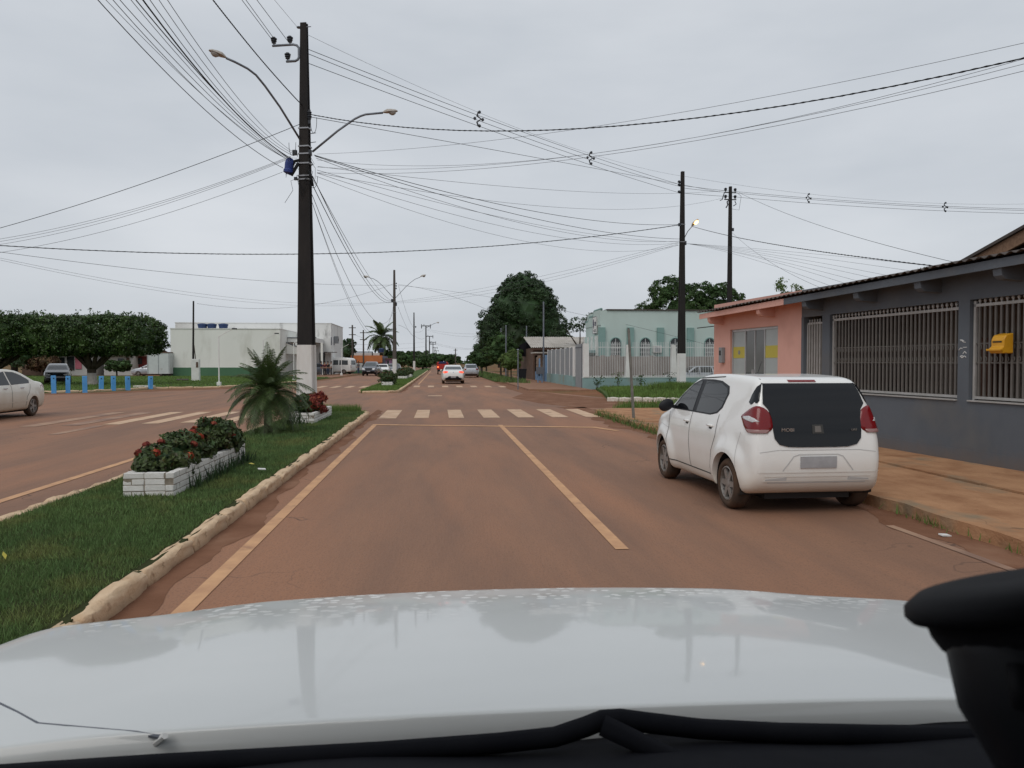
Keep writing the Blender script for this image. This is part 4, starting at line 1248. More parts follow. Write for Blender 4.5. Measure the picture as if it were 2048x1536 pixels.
def crown_points(blobs, n_clumps, per, cr, seed, box=None, squash=0.75):
    """clumps on the surface of lumpy blobs, leaves on the outer side of each clump"""
    r = np.random.default_rng(seed)
    vol = np.array([b[3] * b[4] + b[4] * b[5] + b[3] * b[5] for b in blobs])
    cnt = np.maximum(1, (n_clumps * vol / vol.sum()).astype(int))
    Cs, Ns = [], []
    for b, c in zip(blobs, cnt):
        d = r.normal(0, 1, (c, 3))
        d /= np.linalg.norm(d, axis=1)[:, None]
        rad = np.array(b[3:6])
        P = np.array(b[:3]) + d * rad * r.uniform(0.72, 1.02, c)[:, None]
        keep = np.ones(c, bool)
        for o in blobs:
            if o is not b:
                keep &= np.sum(((P - np.array(o[:3])) / np.array(o[3:6])) ** 2, axis=1) > 0.45
        P, d = P[keep], d[keep]
        k = len(P)
        e = r.normal(0, 1, (k, per, 3)) + d[:, None, :] * 0.9 + np.array([0, 0, 0.55])
        e /= np.linalg.norm(e, axis=2)[:, :, None]
        rr = cr * r.uniform(0.55, 1.3, k)[:, None, None] * r.uniform(0.55, 1.05, (k, per, 1))
        L = P[:, None, :] + e * rr * np.array([1, 1, squash])
        Cs.append(L.reshape(-1, 3))
        Ns.append(e.reshape(-1, 3))
    return np.concatenate(Cs), np.concatenate(Ns)


def lump(name, blobs, m, parent, f=0.72, seed=1):
    """the dense twig mass inside a crown"""
    r = random.Random(seed)
    V, Fs = [], []
    for b in blobs:
        bm = bmesh.new()
        bmesh.ops.create_icosphere(bm, subdivisions=3, radius=1)
        n0 = len(V)
        for v in bm.verts:
            k = f * (1 + 0.12 * math.sin(v.co.x * 7 + b[0]) * math.sin(v.co.y * 6 + b[2]) + r.uniform(-0.05, 0.05))
            V.append((b[0] + v.co.x * b[3] * k, b[1] + v.co.y * b[4] * k, b[2] + v.co.z * b[5] * k))
        Fs += [tuple(n0 + q.index for q in fc.verts) for fc in bm.faces]
        bm.free()
    return MB().add(V, Fs).build(name, m, parent, fix=False)


def limb(mb, p, q, r0, r1, bend=0.1, n=6, seed=1):
    r = random.Random(seed)
    p, q = Vector(p), Vector(q)
    o = Vector((r.uniform(-1, 1), r.uniform(-1, 1), r.uniform(-0.3, 0.6))) * bend * (q - p).length
    path = [p.lerp(q, i / n) + o * math.sin(math.pi * i / n) for i in range(n + 1)]
    mb.tube(path, [r0 + (r1 - r0) * i / n for i in range(n + 1)], 9)


def tree(name, loc, h, blobs, label, leaf='leaf_dark', n_clumps=260, per=60, cr=0.6, size=0.16, trunk=0.25, th=None, bark='bark', group=None, seed=1, core=0.72, cat='tree', split=3):
    t = empty(name, loc)
    tag(t, label, cat, group)
    C, N = crown_points(blobs, n_clumps, per, cr, seed)
    link('crown', leaf_mesh('crown', C, N, size, leaf, seed=seed), t)
    if core: lump('inner_foliage', blobs, leaf, t, core, seed)
    th = th or h * 0.35
    b = MB()
    limb(b, (0, 0, -0.1), (0, 0, th), trunk * 1.25, trunk, 0.04, seed=seed)
    r = random.Random(seed)
    for k in range(split):
        bl = blobs[k % len(blobs)]
        limb(b, (0, 0, th - 0.1), (bl[0] * 0.8, bl[1] * 0.8, bl[2] + bl[5] * 0.2), trunk * 0.7, trunk * 0.2, 0.12, seed=seed + k)
    b.build('trunk', bark, t, smooth=True)
    return t


# the tall dark tree ahead on the right
tree('mango_tree', (10.0, 93, 0), 13, [(0.0, 0, 7.6, 3.6, 3.6, 4.2), (0.0, 0, 9.7, 2.7, 2.5, 2.8), (-2.9, 0, 5.6, 2.4, 2.6, 2.9), (2.6, 0.4, 6.4, 2.6, 2.6, 3.9), (1.4, -0.6, 9.2, 2.2, 2.2, 2.6), (-1.6, -1, 8.2, 2.0, 2.0, 2.4), (3.4, 0, 4.4, 2.2, 2.2, 2.2), (-3.4, 0.5, 3.8, 1.6, 1.8, 1.6), (-0.8, -1.8, 4.6, 3.0, 1.6, 2.6)],
     'tall rounded dark green tree standing over the fences ahead', n_clumps=1700, per=52, cr=0.52, size=0.115, trunk=0.45, th=3, seed=3, core=0.84)
# trees behind the church
tree('church_tree', (23.2, 72, 0.3), 10, [(0, 0, 6.4, 3.4, 2.6, 2.6), (-1.5, 0, 8.0, 1.5, 1.6, 1.5), (3.6, 0, 6.5, 2.6, 2.2, 2.2), (5.2, 0, 5.2, 2.0, 2.0, 1.6), (-3.4, 0, 5.4, 1.6, 1.8, 1.6), (1.8, 0, 7.6, 1.4, 1.4, 1.4), (-0.6, 0, 8.7, 0.7, 0.7, 0.7), (4.0, 0, 8.1, 1.0, 1.0, 0.9)],
     'wide leafy green tree showing above the mint church roof', 'leaf_mid', 1500, 44, 0.36, 0.095, 0.35, 3, seed=4, core=0.42)
tree('thin_tree', (12.9, 70, 0), 7, [(0, 0, 5.1, 2.0, 1.2, 0.5), (1.6, 0, 5.6, 1.3, 1.0, 0.5), (-1.6, 0, 4.7, 1.2, 0.8, 0.3)],
     'sparse flat topped tree over the front of the church roof', 'leaf_dark', 60, 26, 0.4, 0.10, 0.12, 3, seed=5, core=0)
tree('round_tree', (35.5, 92, 0), 9, [(0, 0, 6.6, 3.6, 3, 2.6), (-3, 0, 5.4, 2.2, 2, 2.0)], 'smooth dark round tree behind the pink house roof', 'leaf_dark', 240, 60, 0.5, 0.2, 0.4, 3, seed=6)
tree('sprig_tree', (23.7, 50, 0), 7, [(0, 0, 6.6, 0.9, 0.8, 0.7), (-0.7, 0, 6.1, 0.5, 0.5, 0.4)], 'small airy treetop over the pale roof behind the pink house', 'leaf_light', 26, 26, 0.35, 0.09, 0.08, 5.5, seed=7, core=0)
tree('back_garden_tree', (15.7, 24, 0), 5, [(0, 0, 4.15, 0.75, 0.7, 0.55), (0.5, 0, 4.35, 0.4, 0.4, 0.35)], 'light green treetop peeping over the grey house eaves', 'leaf_light', 40, 34, 0.22, 0.06, 0.1, 3, seed=8, core=0.5)
tree('distant_tree', (18.0, 118, 0), 6, [(0, 0, 5.0, 1.7, 1.5, 1.4), (1.8, 0, 4.6, 1.6, 1.4, 1.2)], 'distant round green tree left of the church front', 'leaf_mid', 90, 50, 0.45, 0.18, 0.2, 3, seed=9)
# roadside trees ahead on the right
tree('street_tree', (5.85, 62.5, 0.1), 2.6, [(0, 0, 1.75, 0.92, 0.9, 0.72), (0.25, 0, 2.05, 0.6, 0.6, 0.5)], 'small round yellow green street tree with thin split trunk', 'leaf_light', 130, 50, 0.2, 0.065, 0.05, 0.9, seed=10, core=0.7)
tree('street_tree', (6.1, 76, 0.1), 4.2, [(0, 0, 3.0, 1.5, 1.4, 1.3), (-0.6, 0, 2.4, 1.2, 1.2, 1.0), (0.8, 0, 2.6, 1.1, 1.1, 1.0), (0, 0, 3.9, 0.8, 0.8, 0.6)], 'bushier green street tree behind the small round one', 'leaf_mid', 190, 50, 0.3, 0.10, 0.09, 1.1, seed=11)
tree('street_tree', (5.4, 97, 0.1), 3.2, [(0, 0, 2.1, 1.4, 1.3, 1.1), (-1.0, 0, 1.7, 0.9, 0.9, 0.8)], 'low dark street tree beside the parked silver hatchback', 'leaf_mid', 110, 44, 0.35, 0.12, 0.08, 0.9, seed=12)


def clipped_tree(name, loc, w0, w1, dy, z0, z1, label, seed, n=900):
    """a fig trimmed to a flat box with a white-washed forking trunk"""
    t = empty(name, loc)
    tag(t, label, 'tree', 'clipped fig trees in the park')
    r = np.random.default_rng(seed)
    cx, W, H = (w0 + w1) / 2, (w1 - w0) / 2, (z1 - z0) / 2
    d = r.uniform(-1, 1, (n, 3))
    ax = r.choice(3, n, p=[0.12, 0.36, 0.52])
    d[np.arange(n), ax] = np.sign(d[np.arange(n), ax])
    d /= (np.sum(np.abs(d) ** 6, axis=1) ** (1 / 6))[:, None]
    P = np.c_[cx + d[:, 0] * W, d[:, 1] * dy, (z0 + z1) / 2 + d[:, 2] * H] + r.normal(0, 0.10, (n, 3))
    per = 55
    e = r.normal(0, 1, (n, per, 3)) + d[:, None, :] * 0.8
    e /= np.linalg.norm(e, axis=2)[:, :, None]
    L = (P[:, None, :] + e * 0.34 * r.uniform(0.3, 1.1, (n, per, 1))).reshape(-1, 3)
    N = e.reshape(-1, 3)
    sp = r.uniform(-1, 1, 46)                                # shoots above the trimmed top
    for q in sp:
        k = 22
        hh = r.uniform(0.2, 0.75) if q != sp[0] else 1.0
        x = cx + q * W
        z = z1 + r.uniform(0, hh, k)
        L = np.concatenate([L, np.c_[x + r.normal(0, 0.10, k), r.normal(-dy * 0.4, 0.4, 1)[0] + r.normal(0, 0.10, k), z]])
        N = np.concatenate([N, r.normal(0, 1, (k, 3))])
    link('crown', leaf_mesh('crown', L, N, 0.085, 'leaf_ficus', seed=seed), t)
    bm = bmesh.new()
    bmesh.ops.create_icosphere(bm, subdivisions=4, radius=1)
    vs = []
    for v in bm.verts:
        q = np.array(v.co) / (np.sum(np.abs(np.array(v.co)) ** 6) ** (1 / 6))
        vs.append((cx + q[0] * (W - 0.28), q[1] * (dy - 0.28), (z0 + z1) / 2 + q[2] * (H - 0.28)))
    MB().add(vs, [tuple(x.index for x in f.verts) for f in bm.faces]).build('inner_foliage', 'leaf_ficus', t, fix=False)
    bm.free()
    b = MB()
    limb(b, (0, 0, 0.75), (0, 0, 1.35), 0.30, 0.32, 0.02, seed=seed)
    rr = random.Random(seed)
    for k in range(9):
        a = 2 * math.pi * k / 9 + rr.uniform(-0.2, 0.2)
        limb(b, (0.12 * math.cos(a), 0.12 * math.sin(a), 1.15), (2.1 * math.cos(a) * rr.uniform(0.7, 1.3), 1.4 * math.sin(a), z0 + 0.5), 0.17, 0.08, 0.10, seed=seed + k)
    b.build('trunk', 'bark', t, smooth=True)
    b = MB()
    b.tube([(0, 0, -0.05), (0.02, 0, 0.12), (0, 0, 0.4), (0, 0, 0.85)], [0.50, 0.40, 0.32, 0.315], 14)
    b.build('limewashed_base', 'lime_trunk', t, smooth=True)
    return t


clipped_tree('clipped_fig_tree', (-25.1, 58.5, 0.06), -4.8, 4.5, 2.4, 2.5, 4.62, 'wide box trimmed fig tree with whitewashed trunk behind the bollards', 21, 950)
clipped_tree('clipped_fig_tree', (-31.5, 58.0, 0.06), -4.2, 2.4, 2.4, 2.45, 4.7, 'trimmed fig tree cut off by the left edge of the picture', 22, 560)


def far_tree(x, y, h, wd, leaf, label, seed, name='distant_tree', group=None, lumps=4):
    r = random.Random(seed)
    bl = [(r.uniform(-0.5, 0.5) * wd, r.uniform(-0.2, 0.2) * wd, h * r.uniform(0.5, 0.72), wd * r.uniform(0.32, 0.55), wd * 0.4, h * r.uniform(0.24, 0.34)) for _ in range(lumps)]
    return tree(name, (x, y, 0), h, bl, label, leaf, 110, 40, wd * 0.13, max(0.16, y / 600), wd * 0.05, h * 0.3, seed=seed, group=group)


far_tree(-27.5, 112, 5.2, 4.5, 'leaf_dark', 'dark tree behind the left end of the clinic wall', 31)
far_tree(-17.6, 140, 6.4, 3.6, 'leaf_dark', 'dark leafy tree between the clinic and the orange house', 32)
far_tree(-50, 107, 4.0, 5.0, 'leaf_dark', 'dark tree beside the far left houses', 33)
far_tree(-52, 100, 5.2, 7.0, 'leaf_dark', 'dark tree behind the white sedan at the left edge', 34)
far_tree(-40.2, 100.6, 1.9, 1.8, 'leaf_mid', 'round bush before the yellowish far left house', 35, 'garden_bush', lumps=3)
far_tree(-8.6, 150, 3.8, 4.0, 'leaf_mid', 'low green tree left of the second median pole', 36)
for i, (x, y, h, wd, lf, lb) in enumerate((
        (-11.2, 185, 4.2, 5.0, 'leaf_mid', 'distant bushy tree past the lilac house'), (-3.6, 172, 3.2, 4.0, 'leaf_mid', 'low bush on the median below the crossbar poles'),
        (-3.4, 215, 4.2, 4.0, 'leaf_dark', 'dark tree at the foot of the crossbar poles'), (-6.8, 300, 6.0, 8.0, 'leaf_mid', 'distant tree closing the end of the road on the left'),
        (0.0, 430, 6.0, 12.0, 'leaf_mid', 'hazy tree closing the end of the road in the middle'), (19.5, 250, 7.0, 7.0, 'leaf_dark', 'distant tree behind the silver hatchback'),
        (11.5, 135, 4.6, 4.0, 'leaf_dark', 'dark tree behind the low street tree'), (-7.5, 240, 4.5, 5.0, 'leaf_dark', 'distant tree left of the crossbar poles'))):
    far_tree(x, y, h, wd, lf, lb, 40 + i)
hg = empty('clipped_hedge', (8.6, 140, 0))
tag(hg, 'dark flat topped clipped tree above the parked silver hatchback', 'tree')
r_ = np.random.default_rng(5)
d = r_.uniform(-1, 1, (420, 3))
ax = r_.choice(3, 420)
d[np.arange(420), ax] = np.sign(d[np.arange(420), ax])
P_ = np.c_[d[:, 0] * 1.95, d[:, 1] * 1.5, 3.5 + d[:, 2] * 1.25]
L_ = (P_[:, None, :] + r_.normal(0, 0.17, (420, 26, 3))).reshape(-1, 3)
link('crown', leaf_mesh('crown', L_, np.repeat(d, 26, axis=0), 0.14, 'leaf_dark', seed=5), hg)
part('inner_foliage', 'leaf_dark', hg, (-1.8, 1.8, -1.35, 1.35, 2.4, 4.6))
MB().cyl((0, 0, -0.1), (0, 0, 2.6), 0.16, 0.12).build('trunk', 'bark', hg)
wood = MB()
pts = []
for k in range(60):
    a = -1.25 + 2.5 * k / 59
    rad = 650 + 60 * math.sin(k * 1.7)
    pts.append((rad * math.sin(a), rad * math.cos(a), 1.5, 22, 10, 3 + 1.5 * math.sin(k * 2.3)))
C_, N_ = crown_points(pts, 900, 16, 2.6, 77)
o = link('far_woodland', leaf_mesh('far_woodland', C_, N_, 1.6, 'leaf_mid', seed=77))
tag(o, 'far line of woods along the horizon', 'woods', kind='stuff')


# palms
def frond(mb_r, Vl, Fl, base, az, el, L, droop, nl, ll, wl, r, vshape=0.35):
    d0 = Vector((math.cos(az) * math.cos(el), math.sin(az) * math.cos(el), math.sin(el)))
    pts = []
    p, d = Vector(base), d0.copy()
    n = 12
    for i in range(n + 1):
        pts.append(p.copy())
        p = p + d * (L / n)
        d = (d + Vector((0, 0, -droop / n))).normalized()
    mb_r.tube(pts, [0.012 * (1 - 0.8 * i / n) + 0.002 for i in range(n + 1)], 4)
    for k in range(nl):
        t = 0.16 + 0.84 * k / (nl - 1)
        f = t * n
        i = min(int(f), n - 1)
        q = pts[i].lerp(pts[i + 1], f - i)
        tg = (pts[i + 1] - pts[i]).normalized()
        sd = tg.cross(Vector((0, 0, 1))).normalized()
        up = sd.cross(tg).normalized()
        for sg in (-1, 1):
            ln = ll * math.sin(math.pi * (0.18 + 0.78 * t)) * r.uniform(0.85, 1.15)
            dr = (sd * sg * 0.85 + tg * 0.62 + up * (vshape - 0.5 * t) + Vector((r.uniform(-.1, .1), r.uniform(-.1, .1), r.uniform(-.12, .06)))).normalized()
            mid = q + dr * ln * 0.55
            tip = q + dr * ln + Vector((0, 0, -0.28 * ln))
            wv = tg * wl
            n0 = len(Vl)
            Vl += [tuple(q - wv * 0.4), tuple(mid - wv * 0.5), tuple(tip), tuple(mid + wv * 0.5), tuple(q + wv * 0.4)]
            Fl.append((n0, n0 + 1, n0 + 2, n0 + 3, n0 + 4))


def palm(name, loc, th, tr, nf, L, droop, nl, ll, wl, label, seed, els=(-0.2, 1.35), cat='palm', lean=(0, 0), leaf='leaf_palm', trunk='palm_trunk'):
    t = empty(name, loc)
    tag(t, label, cat)
    r = random.Random(seed)
    b = MB()
    n = 9
    top = Vector((lean[0], lean[1], th))
    b.tube([Vector((lean[0] * (i / n) ** 2, lean[1] * (i / n) ** 2, th * i / n - 0.05 * (i == 0))) for i in range(n + 1)], [tr * (1.25 - 0.35 * i / n) * (1 + 0.08 * (i % 2)) for i in range(n + 1)], 10)
    b.build('trunk', trunk, t, smooth=True)
    rb, V, Fc = MB(), [], []
    for k in range(nf):
        f = k / (nf - 1)
        frond(rb, V, Fc, top + Vector((0, 0, 0.02)), k * 2.39996 + r.uniform(-0.2, 0.2), els[0] + (els[1] - els[0]) * f ** 0.8 + r.uniform(-0.1, 0.1), L * r.uniform(0.82, 1.08), droop * (1.25 - 0.5 * f), nl, ll, wl, r)
    rb.build('frond_stalks', leaf, t)
    MB().add(V, Fc).build('fronds', leaf, t, fix=False)
    return t


palm('dwarf_palm', (-3.72, 17.2, 0.12), 0.80, 0.075, 92, 1.10, 1.8, 46, 0.25, 0.012, 'bushy dwarf date palm growing on the median before the big pole', 5, els=(-0.45, 1.5))
palm('coconut_palm', (-11.0, 150, 0.0), 6.4, 0.22, 30, 4.2, 1.9, 30, 1.0, 0.16, 'tall coconut palm with drooping fronds behind the orange house', 6, els=(-0.5, 1.3))
palm('royal_palm', (17.5, 330, 0), 12.0, 0.25, 14, 3.6, 1.6, 14, 0.9, 0.12, 'distant slim palm left of the paired palm trunks', 7, els=(-0.1, 1.3))
palm('royal_palm', (19.6, 332, 0), 10.6, 0.25, 14, 3.2, 1.6, 14, 0.8, 0.12, 'distant slim palm right of the taller palm', 8, els=(-0.1, 1.3))
palm('median_palm', (-3.9, 200, 0), 2.2, 0.2, 18, 3.4, 1.5, 16, 0.7, 0.09, 'distant palm on the median at the foot of the crossbar poles', 9, els=(-0.3, 1.2))


# brick planters with flowering shrubs
BRICK = []
for s in range(4):
    r = random.Random(s)
    bm = bmesh.new()
    bmesh.ops.create_cube(bm, size=1)
    bmesh.ops.bevel(bm, geom=list(bm.edges), offset=0.06, segments=1, affect='EDGES')
    for v in bm.verts: v.co += Vector((r.uniform(-1, 1) * 0.015, r.uniform(-1, 1) * 0.03, r.uniform(-1, 1) * 0.03))
    me = bpy.data.meshes.new('brick')
    bm.to_mesh(me)
    bm.free()
    me.materials.append(MAT['brick_white'])
    BRICK.append(me)


def planter(x0, x1, y0, y1, z0, courses, label, seed, soil_z=None, bricks=True):
    t = empty('brick_planter', ((x0 + x1) / 2, (y0 + y1) / 2, z0))
    tag(t, label, 'planter', 'white brick planters on the median')
    hx, hy = (x1 - x0) / 2, (y1 - y0) / 2
    ch, th, bl = 0.072, 0.095, 0.235
    H = courses * ch
    i = 0.006
    b = MB()
    b.box(-hx + i, hx - i, -hy + i, -hy + th - i, -0.05, H - 0.006).box(-hx + i, hx - i, hy - th + i, hy - i, -0.05, H - 0.006)
    b.box(-hx + i, -hx + th - i, -hy + th, hy - th, -0.05, H - 0.006).box(hx - th + i, hx - i, -hy + th, hy - th, -0.05, H - 0.006)
    b.build('mortar', 'mortar', t)
    r = random.Random(seed)
    def put(cx, cy, k, along, ln):
        o = link('brick', r.choice(BRICK), t, (cx + r.uniform(-0.003, 0.003), cy + r.uniform(-0.003, 0.003), k * ch + ch / 2), (0, 0, (0 if along == 'x' else R(90)) + r.uniform(-0.012, 0.012)))
        o.scale = (ln - 0.010, th, ch - 0.008)
    for k in range(courses):
        off = 0 if k % 2 else bl / 2
        for sg in (-1, 1):
            e0, e1 = (-hx, hx) if k % 2 else (-hx + th, hx - th)
            p = e0
            first = True
            while p < e1 - 0.02:
                ln = min(bl if not (first and k % 2 == 0) else bl * 0.62, e1 - p)
                put(p + ln / 2, sg * (hy - th / 2), k, 'x', ln)
                p += ln
                first = False
            e0, e1 = (-hy + th, hy - th) if k % 2 else (-hy, hy)
            p = e0
            first = True
            while p < e1 - 0.02:
                ln = min(bl if not (first and k % 2) else bl * 0.5, e1 - p)
                put(sg * (hx - th / 2), p + ln / 2, k, 'y', ln)
                p += ln
                first = False
    part('soil', 'soil', t, (-hx + th, hx - th, -hy + th, hy - th, -0.02, H - 0.05))
    return t


def shrub(name, loc, blobs, label, seed, clumps=120, per=40, cr=0.13, size=0.042, flowers=(), dark=(), leaf='leaf_ixora', group='flowering shrubs in the brick planters', fsize=0.05):
    t = empty(name, loc)
    tag(t, label, 'shrub', group)
    C, N = crown_points(blobs, clumps, per, cr, seed)
    link('foliage', leaf_mesh('foliage', C, N, size, leaf, 0.45, seed), t)
    lump('inner_foliage', blobs, 'leaf_dark', t, 0.6, seed)
    r = random.Random(seed)
    b = MB()
    for bl in blobs:
        for k in range(4):
            limb(b, (bl[0] * 0.9 + r.uniform(-.08, .08), bl[1] * 0.95 + r.uniform(-.1, .1), -0.08), (bl[0] + r.uniform(-.2, .2), bl[1] + r.uniform(-.2, .2), bl[2]), 0.012, 0.006, 0.1, 4, seed + k)
    b.build('stems', 'bark', t)
    FL = []
    for m in ('blossom', 'blossom_dark'):
        rr = np.random.default_rng(seed)
        d = rr.normal(0, 1, (70, 3))
        d /= np.linalg.norm(d, axis=1)[:, None]
        d[:, 2] = np.abs(d[:, 2]) * 0.75
        FL.append(leaf_mesh('blossom', d * fsize * 0.9, d, fsize * 0.34, m, 0.7, seed))
    for k, (x, y, z) in enumerate(flowers): 
        o = link('blossom', FL[0], t, (x, y, z), (r.uniform(-.6, .6), r.uniform(-.6, .6), r.uniform(0, 6)))
        q = r.uniform(0.8, 1.4)
        o.scale = (q, q, q)
    for x, y, z in dark:
        o = link('blossom', FL[1], t, (x, y, z), (r.uniform(-.8, .8), r.uniform(-.8, .8), r.uniform(0, 6)))
    return t


p1 = planter(-3.63, -3.06, 9.2, 12.5, 0.11, 4, 'long white brick planter nearest to us on the median', 1)
shrub('flowering_shrub', (-3.34, 10.4, 0.36), [(-0.02, -0.42, 0.10, 0.30, 0.50, 0.22), (0.0, 0.25, 0.14, 0.27, 0.45, 0.24), (-0.08, -0.78, 0.06, 0.18, 0.22, 0.16), (0.02, -0.1, 0.24, 0.10, 0.14, 0.16)], 'dark leafy shrub with orange flowers in front half of the near planter', 51, 170, 42, 0.11, 0.036,
      flowers=[(-0.05, -0.80, 0.22), (0.12, -0.05, 0.38), (0.06, 0.05, 0.36), (0.16, 0.14, 0.32), (0.24, -0.50, 0.14)], dark=[(-0.28, -0.75, 0.22), (-0.24, -0.6, 0.30), (0.0, 0.0, 0.38), (0.20, -0.2, 0.26), (0.1, 0.1, 0.4), (-0.1, -0.5, 0.32)])
shrub('flowering_shrub', (-3.34, 11.65, 0.36), [(0.02, 0.0, 0.18, 0.30, 0.42, 0.27), (0.04, 0.30, 0.14, 0.28, 0.34, 0.24)], 'taller dark shrub with red buds in far half of the near planter', 52, 150, 42, 0.11, 0.036,
      flowers=[(-0.15, -0.28, 0.36), (-0.10, -0.34, 0.30)], dark=[(0.22, -0.1, 0.34), (0.26, 0.2, 0.30), (0.20, 0.3, 0.36), (0.1, -0.2, 0.42), (0.30, 0.05, 0.22), (-0.1, 0.0, 0.46), (0.05, 0.1, 0.45)])
b_ = blades('sprouts', 260, lambda n, r: np.c_[r.normal(-2.98, 0.05, n), r.uniform(9.6, 12.6, n)], 0.12, (0.08, 0.26), 0.012, 'leaf_dark', 0.6, 61)
tag(b_, 'weeds climbing against the long white brick planter', 'weeds', kind='stuff')
p2 = planter(-3.76, -3.14, 19.8, 23.0, 0.11, 4, 'white brick planter at the foot of the big pole', 2)
shrub('flowering_shrub', (-3.42, 20.6, 0.36), [(-0.14, -0.1, 0.16, 0.26, 0.55, 0.24), (-0.1, 0.5, 0.18, 0.28, 0.5, 0.26)], 'green shrub at the foot of the big pole', 53, 90, 36, 0.12, 0.045, dark=[(-0.3, -0.3, 0.3), (-0.1, -0.5, 0.3)])
shrub('croton_shrub', (-3.28, 20.75, 0.36), [(0.02, 0.0, 0.16, 0.20, 0.40, 0.26), (0.02, 0.5, 0.2, 0.20, 0.4, 0.28)], 'red leaved shrub at the right of the big pole', 54, 80, 36, 0.11, 0.045, leaf='blossom_dark', dark=[(0.1, -0.2, 0.3), (0.12, 0.1, 0.35)])
for i, (y, x0, x1, L) in enumerate(((51.0, -3.75, -3.05, 2.2), (72.5, -3.9, -3.0, 4.5), (84, -3.9, -3.0, 4.5))):
    planter(x0, x1, y, y + L, 0.11, 4, ('low white brick planter near the tip of the second median', 'white brick planter behind the second twin lamp pole', 'farthest white brick planter on the second median')[i], 10 + i)
    shrub(('flowering_shrub', 'flowering_shrub', 'flowering_shrub')[i], ((x0 + x1) / 2, y + L / 2, 0.36), [(0, -L * 0.2, 0.25, 0.5, L * 0.32, 0.42), (0, L * 0.22, 0.3, 0.5, L * 0.3, 0.45)],
          ('reddish shrub in the low planter at the tip of the second median', 'dark red bush behind the second twin lamp pole', 'green bush in the farthest median planter')[i], 60 + i, 100, 30, 0.2, 0.07, dark=[(0.1 * k - 0.3, -L * 0.3 + 0.12 * k, 0.62) for k in range(5)])
for i, (x, y, h, lf, lb) in enumerate(((9.6, 46.1, 0.75, 'leaf_mid', 'small ferny weed at the corner of the church wall'), (10.9, 46.2, 0.95, 'leaf_light', 'yellowish small plant before the church wall'), (12.35, 46.2, 0.80, 'leaf_mid', 'dark thin plant before the church wall'), (14.2, 46.2, 0.95, 'leaf_dark', 'thin tall plant left of the white based pole'))):
    t = empty('small_plant', (x, y, 0.12))
    tag(t, lb, 'plant', 'weeds before the church wall')
    r = np.random.default_rng(70 + i)
    n = 60
    z = r.uniform(0.25, 1, n) * h
    sp = 0.05 + 0.22 * (z / h)
    C = np.c_[r.normal(0, 1, n) * sp, r.normal(0, 0.5, n) * sp, z]
    link('leaves', leaf_mesh('leaves', C, r.normal(0, 1, (n, 3)), 0.075, lf, 0.45, i), t)
    b = MB()
    for k in range(4): limb(b, (0, 0, -0.02), (r.normal(0, 0.12), r.normal(0, 0.05), h * r.uniform(0.6, 0.95)), 0.012, 0.005, 0.1, 4, k)
    b.build('stems', 'bark', t)
o = blades('spiky_plant', 40, lambda n, r: np.c_[r.normal(-3.55, 0.13, n), r.normal(19.35, 0.07, n)], 0.12, (0.2, 0.42), 0.02, 'leaf_dark', 0.9, 80)
tag(o, 'spiky leafed plant before the planter of the big pole', 'plant')
# ------------------------------------------------------------------ poles, lamps, cables
def pole_mesh(h, w0, w1, d0, d1, split, z_from, z_to, groove=0.22):
    """concrete pole of double-T section between two heights of its taper"""
    b = MB()
    zs = [z_from, z_to]
    ring = []
    for z in zs:
        f = z / h
        a, c = (w0 + (w1 - w0) * f) / 2, (d0 + (d1 - d0) * f) / 2
        g = a * groove
        e = c * 0.45
        ring.append([(-a, -c), (a, -c), (a, -e), (a - g, -e * 0.8), (a - g, e * 0.8), (a, e), (a, c), (-a, c), (-a, e), (-a + g, e * 0.8), (-a + g, -e * 0.8), (-a, -e)])
    n = 12
    b.add([(x, y, z) for rg, z in zip(ring, zs) for x, y in rg], [(i, (i + 1) % n, n + (i + 1) % n, n + i) for i in range(n)] + [tuple(range(n - 1, -1, -1)), tuple(range(n, 2 * n))])
    return b


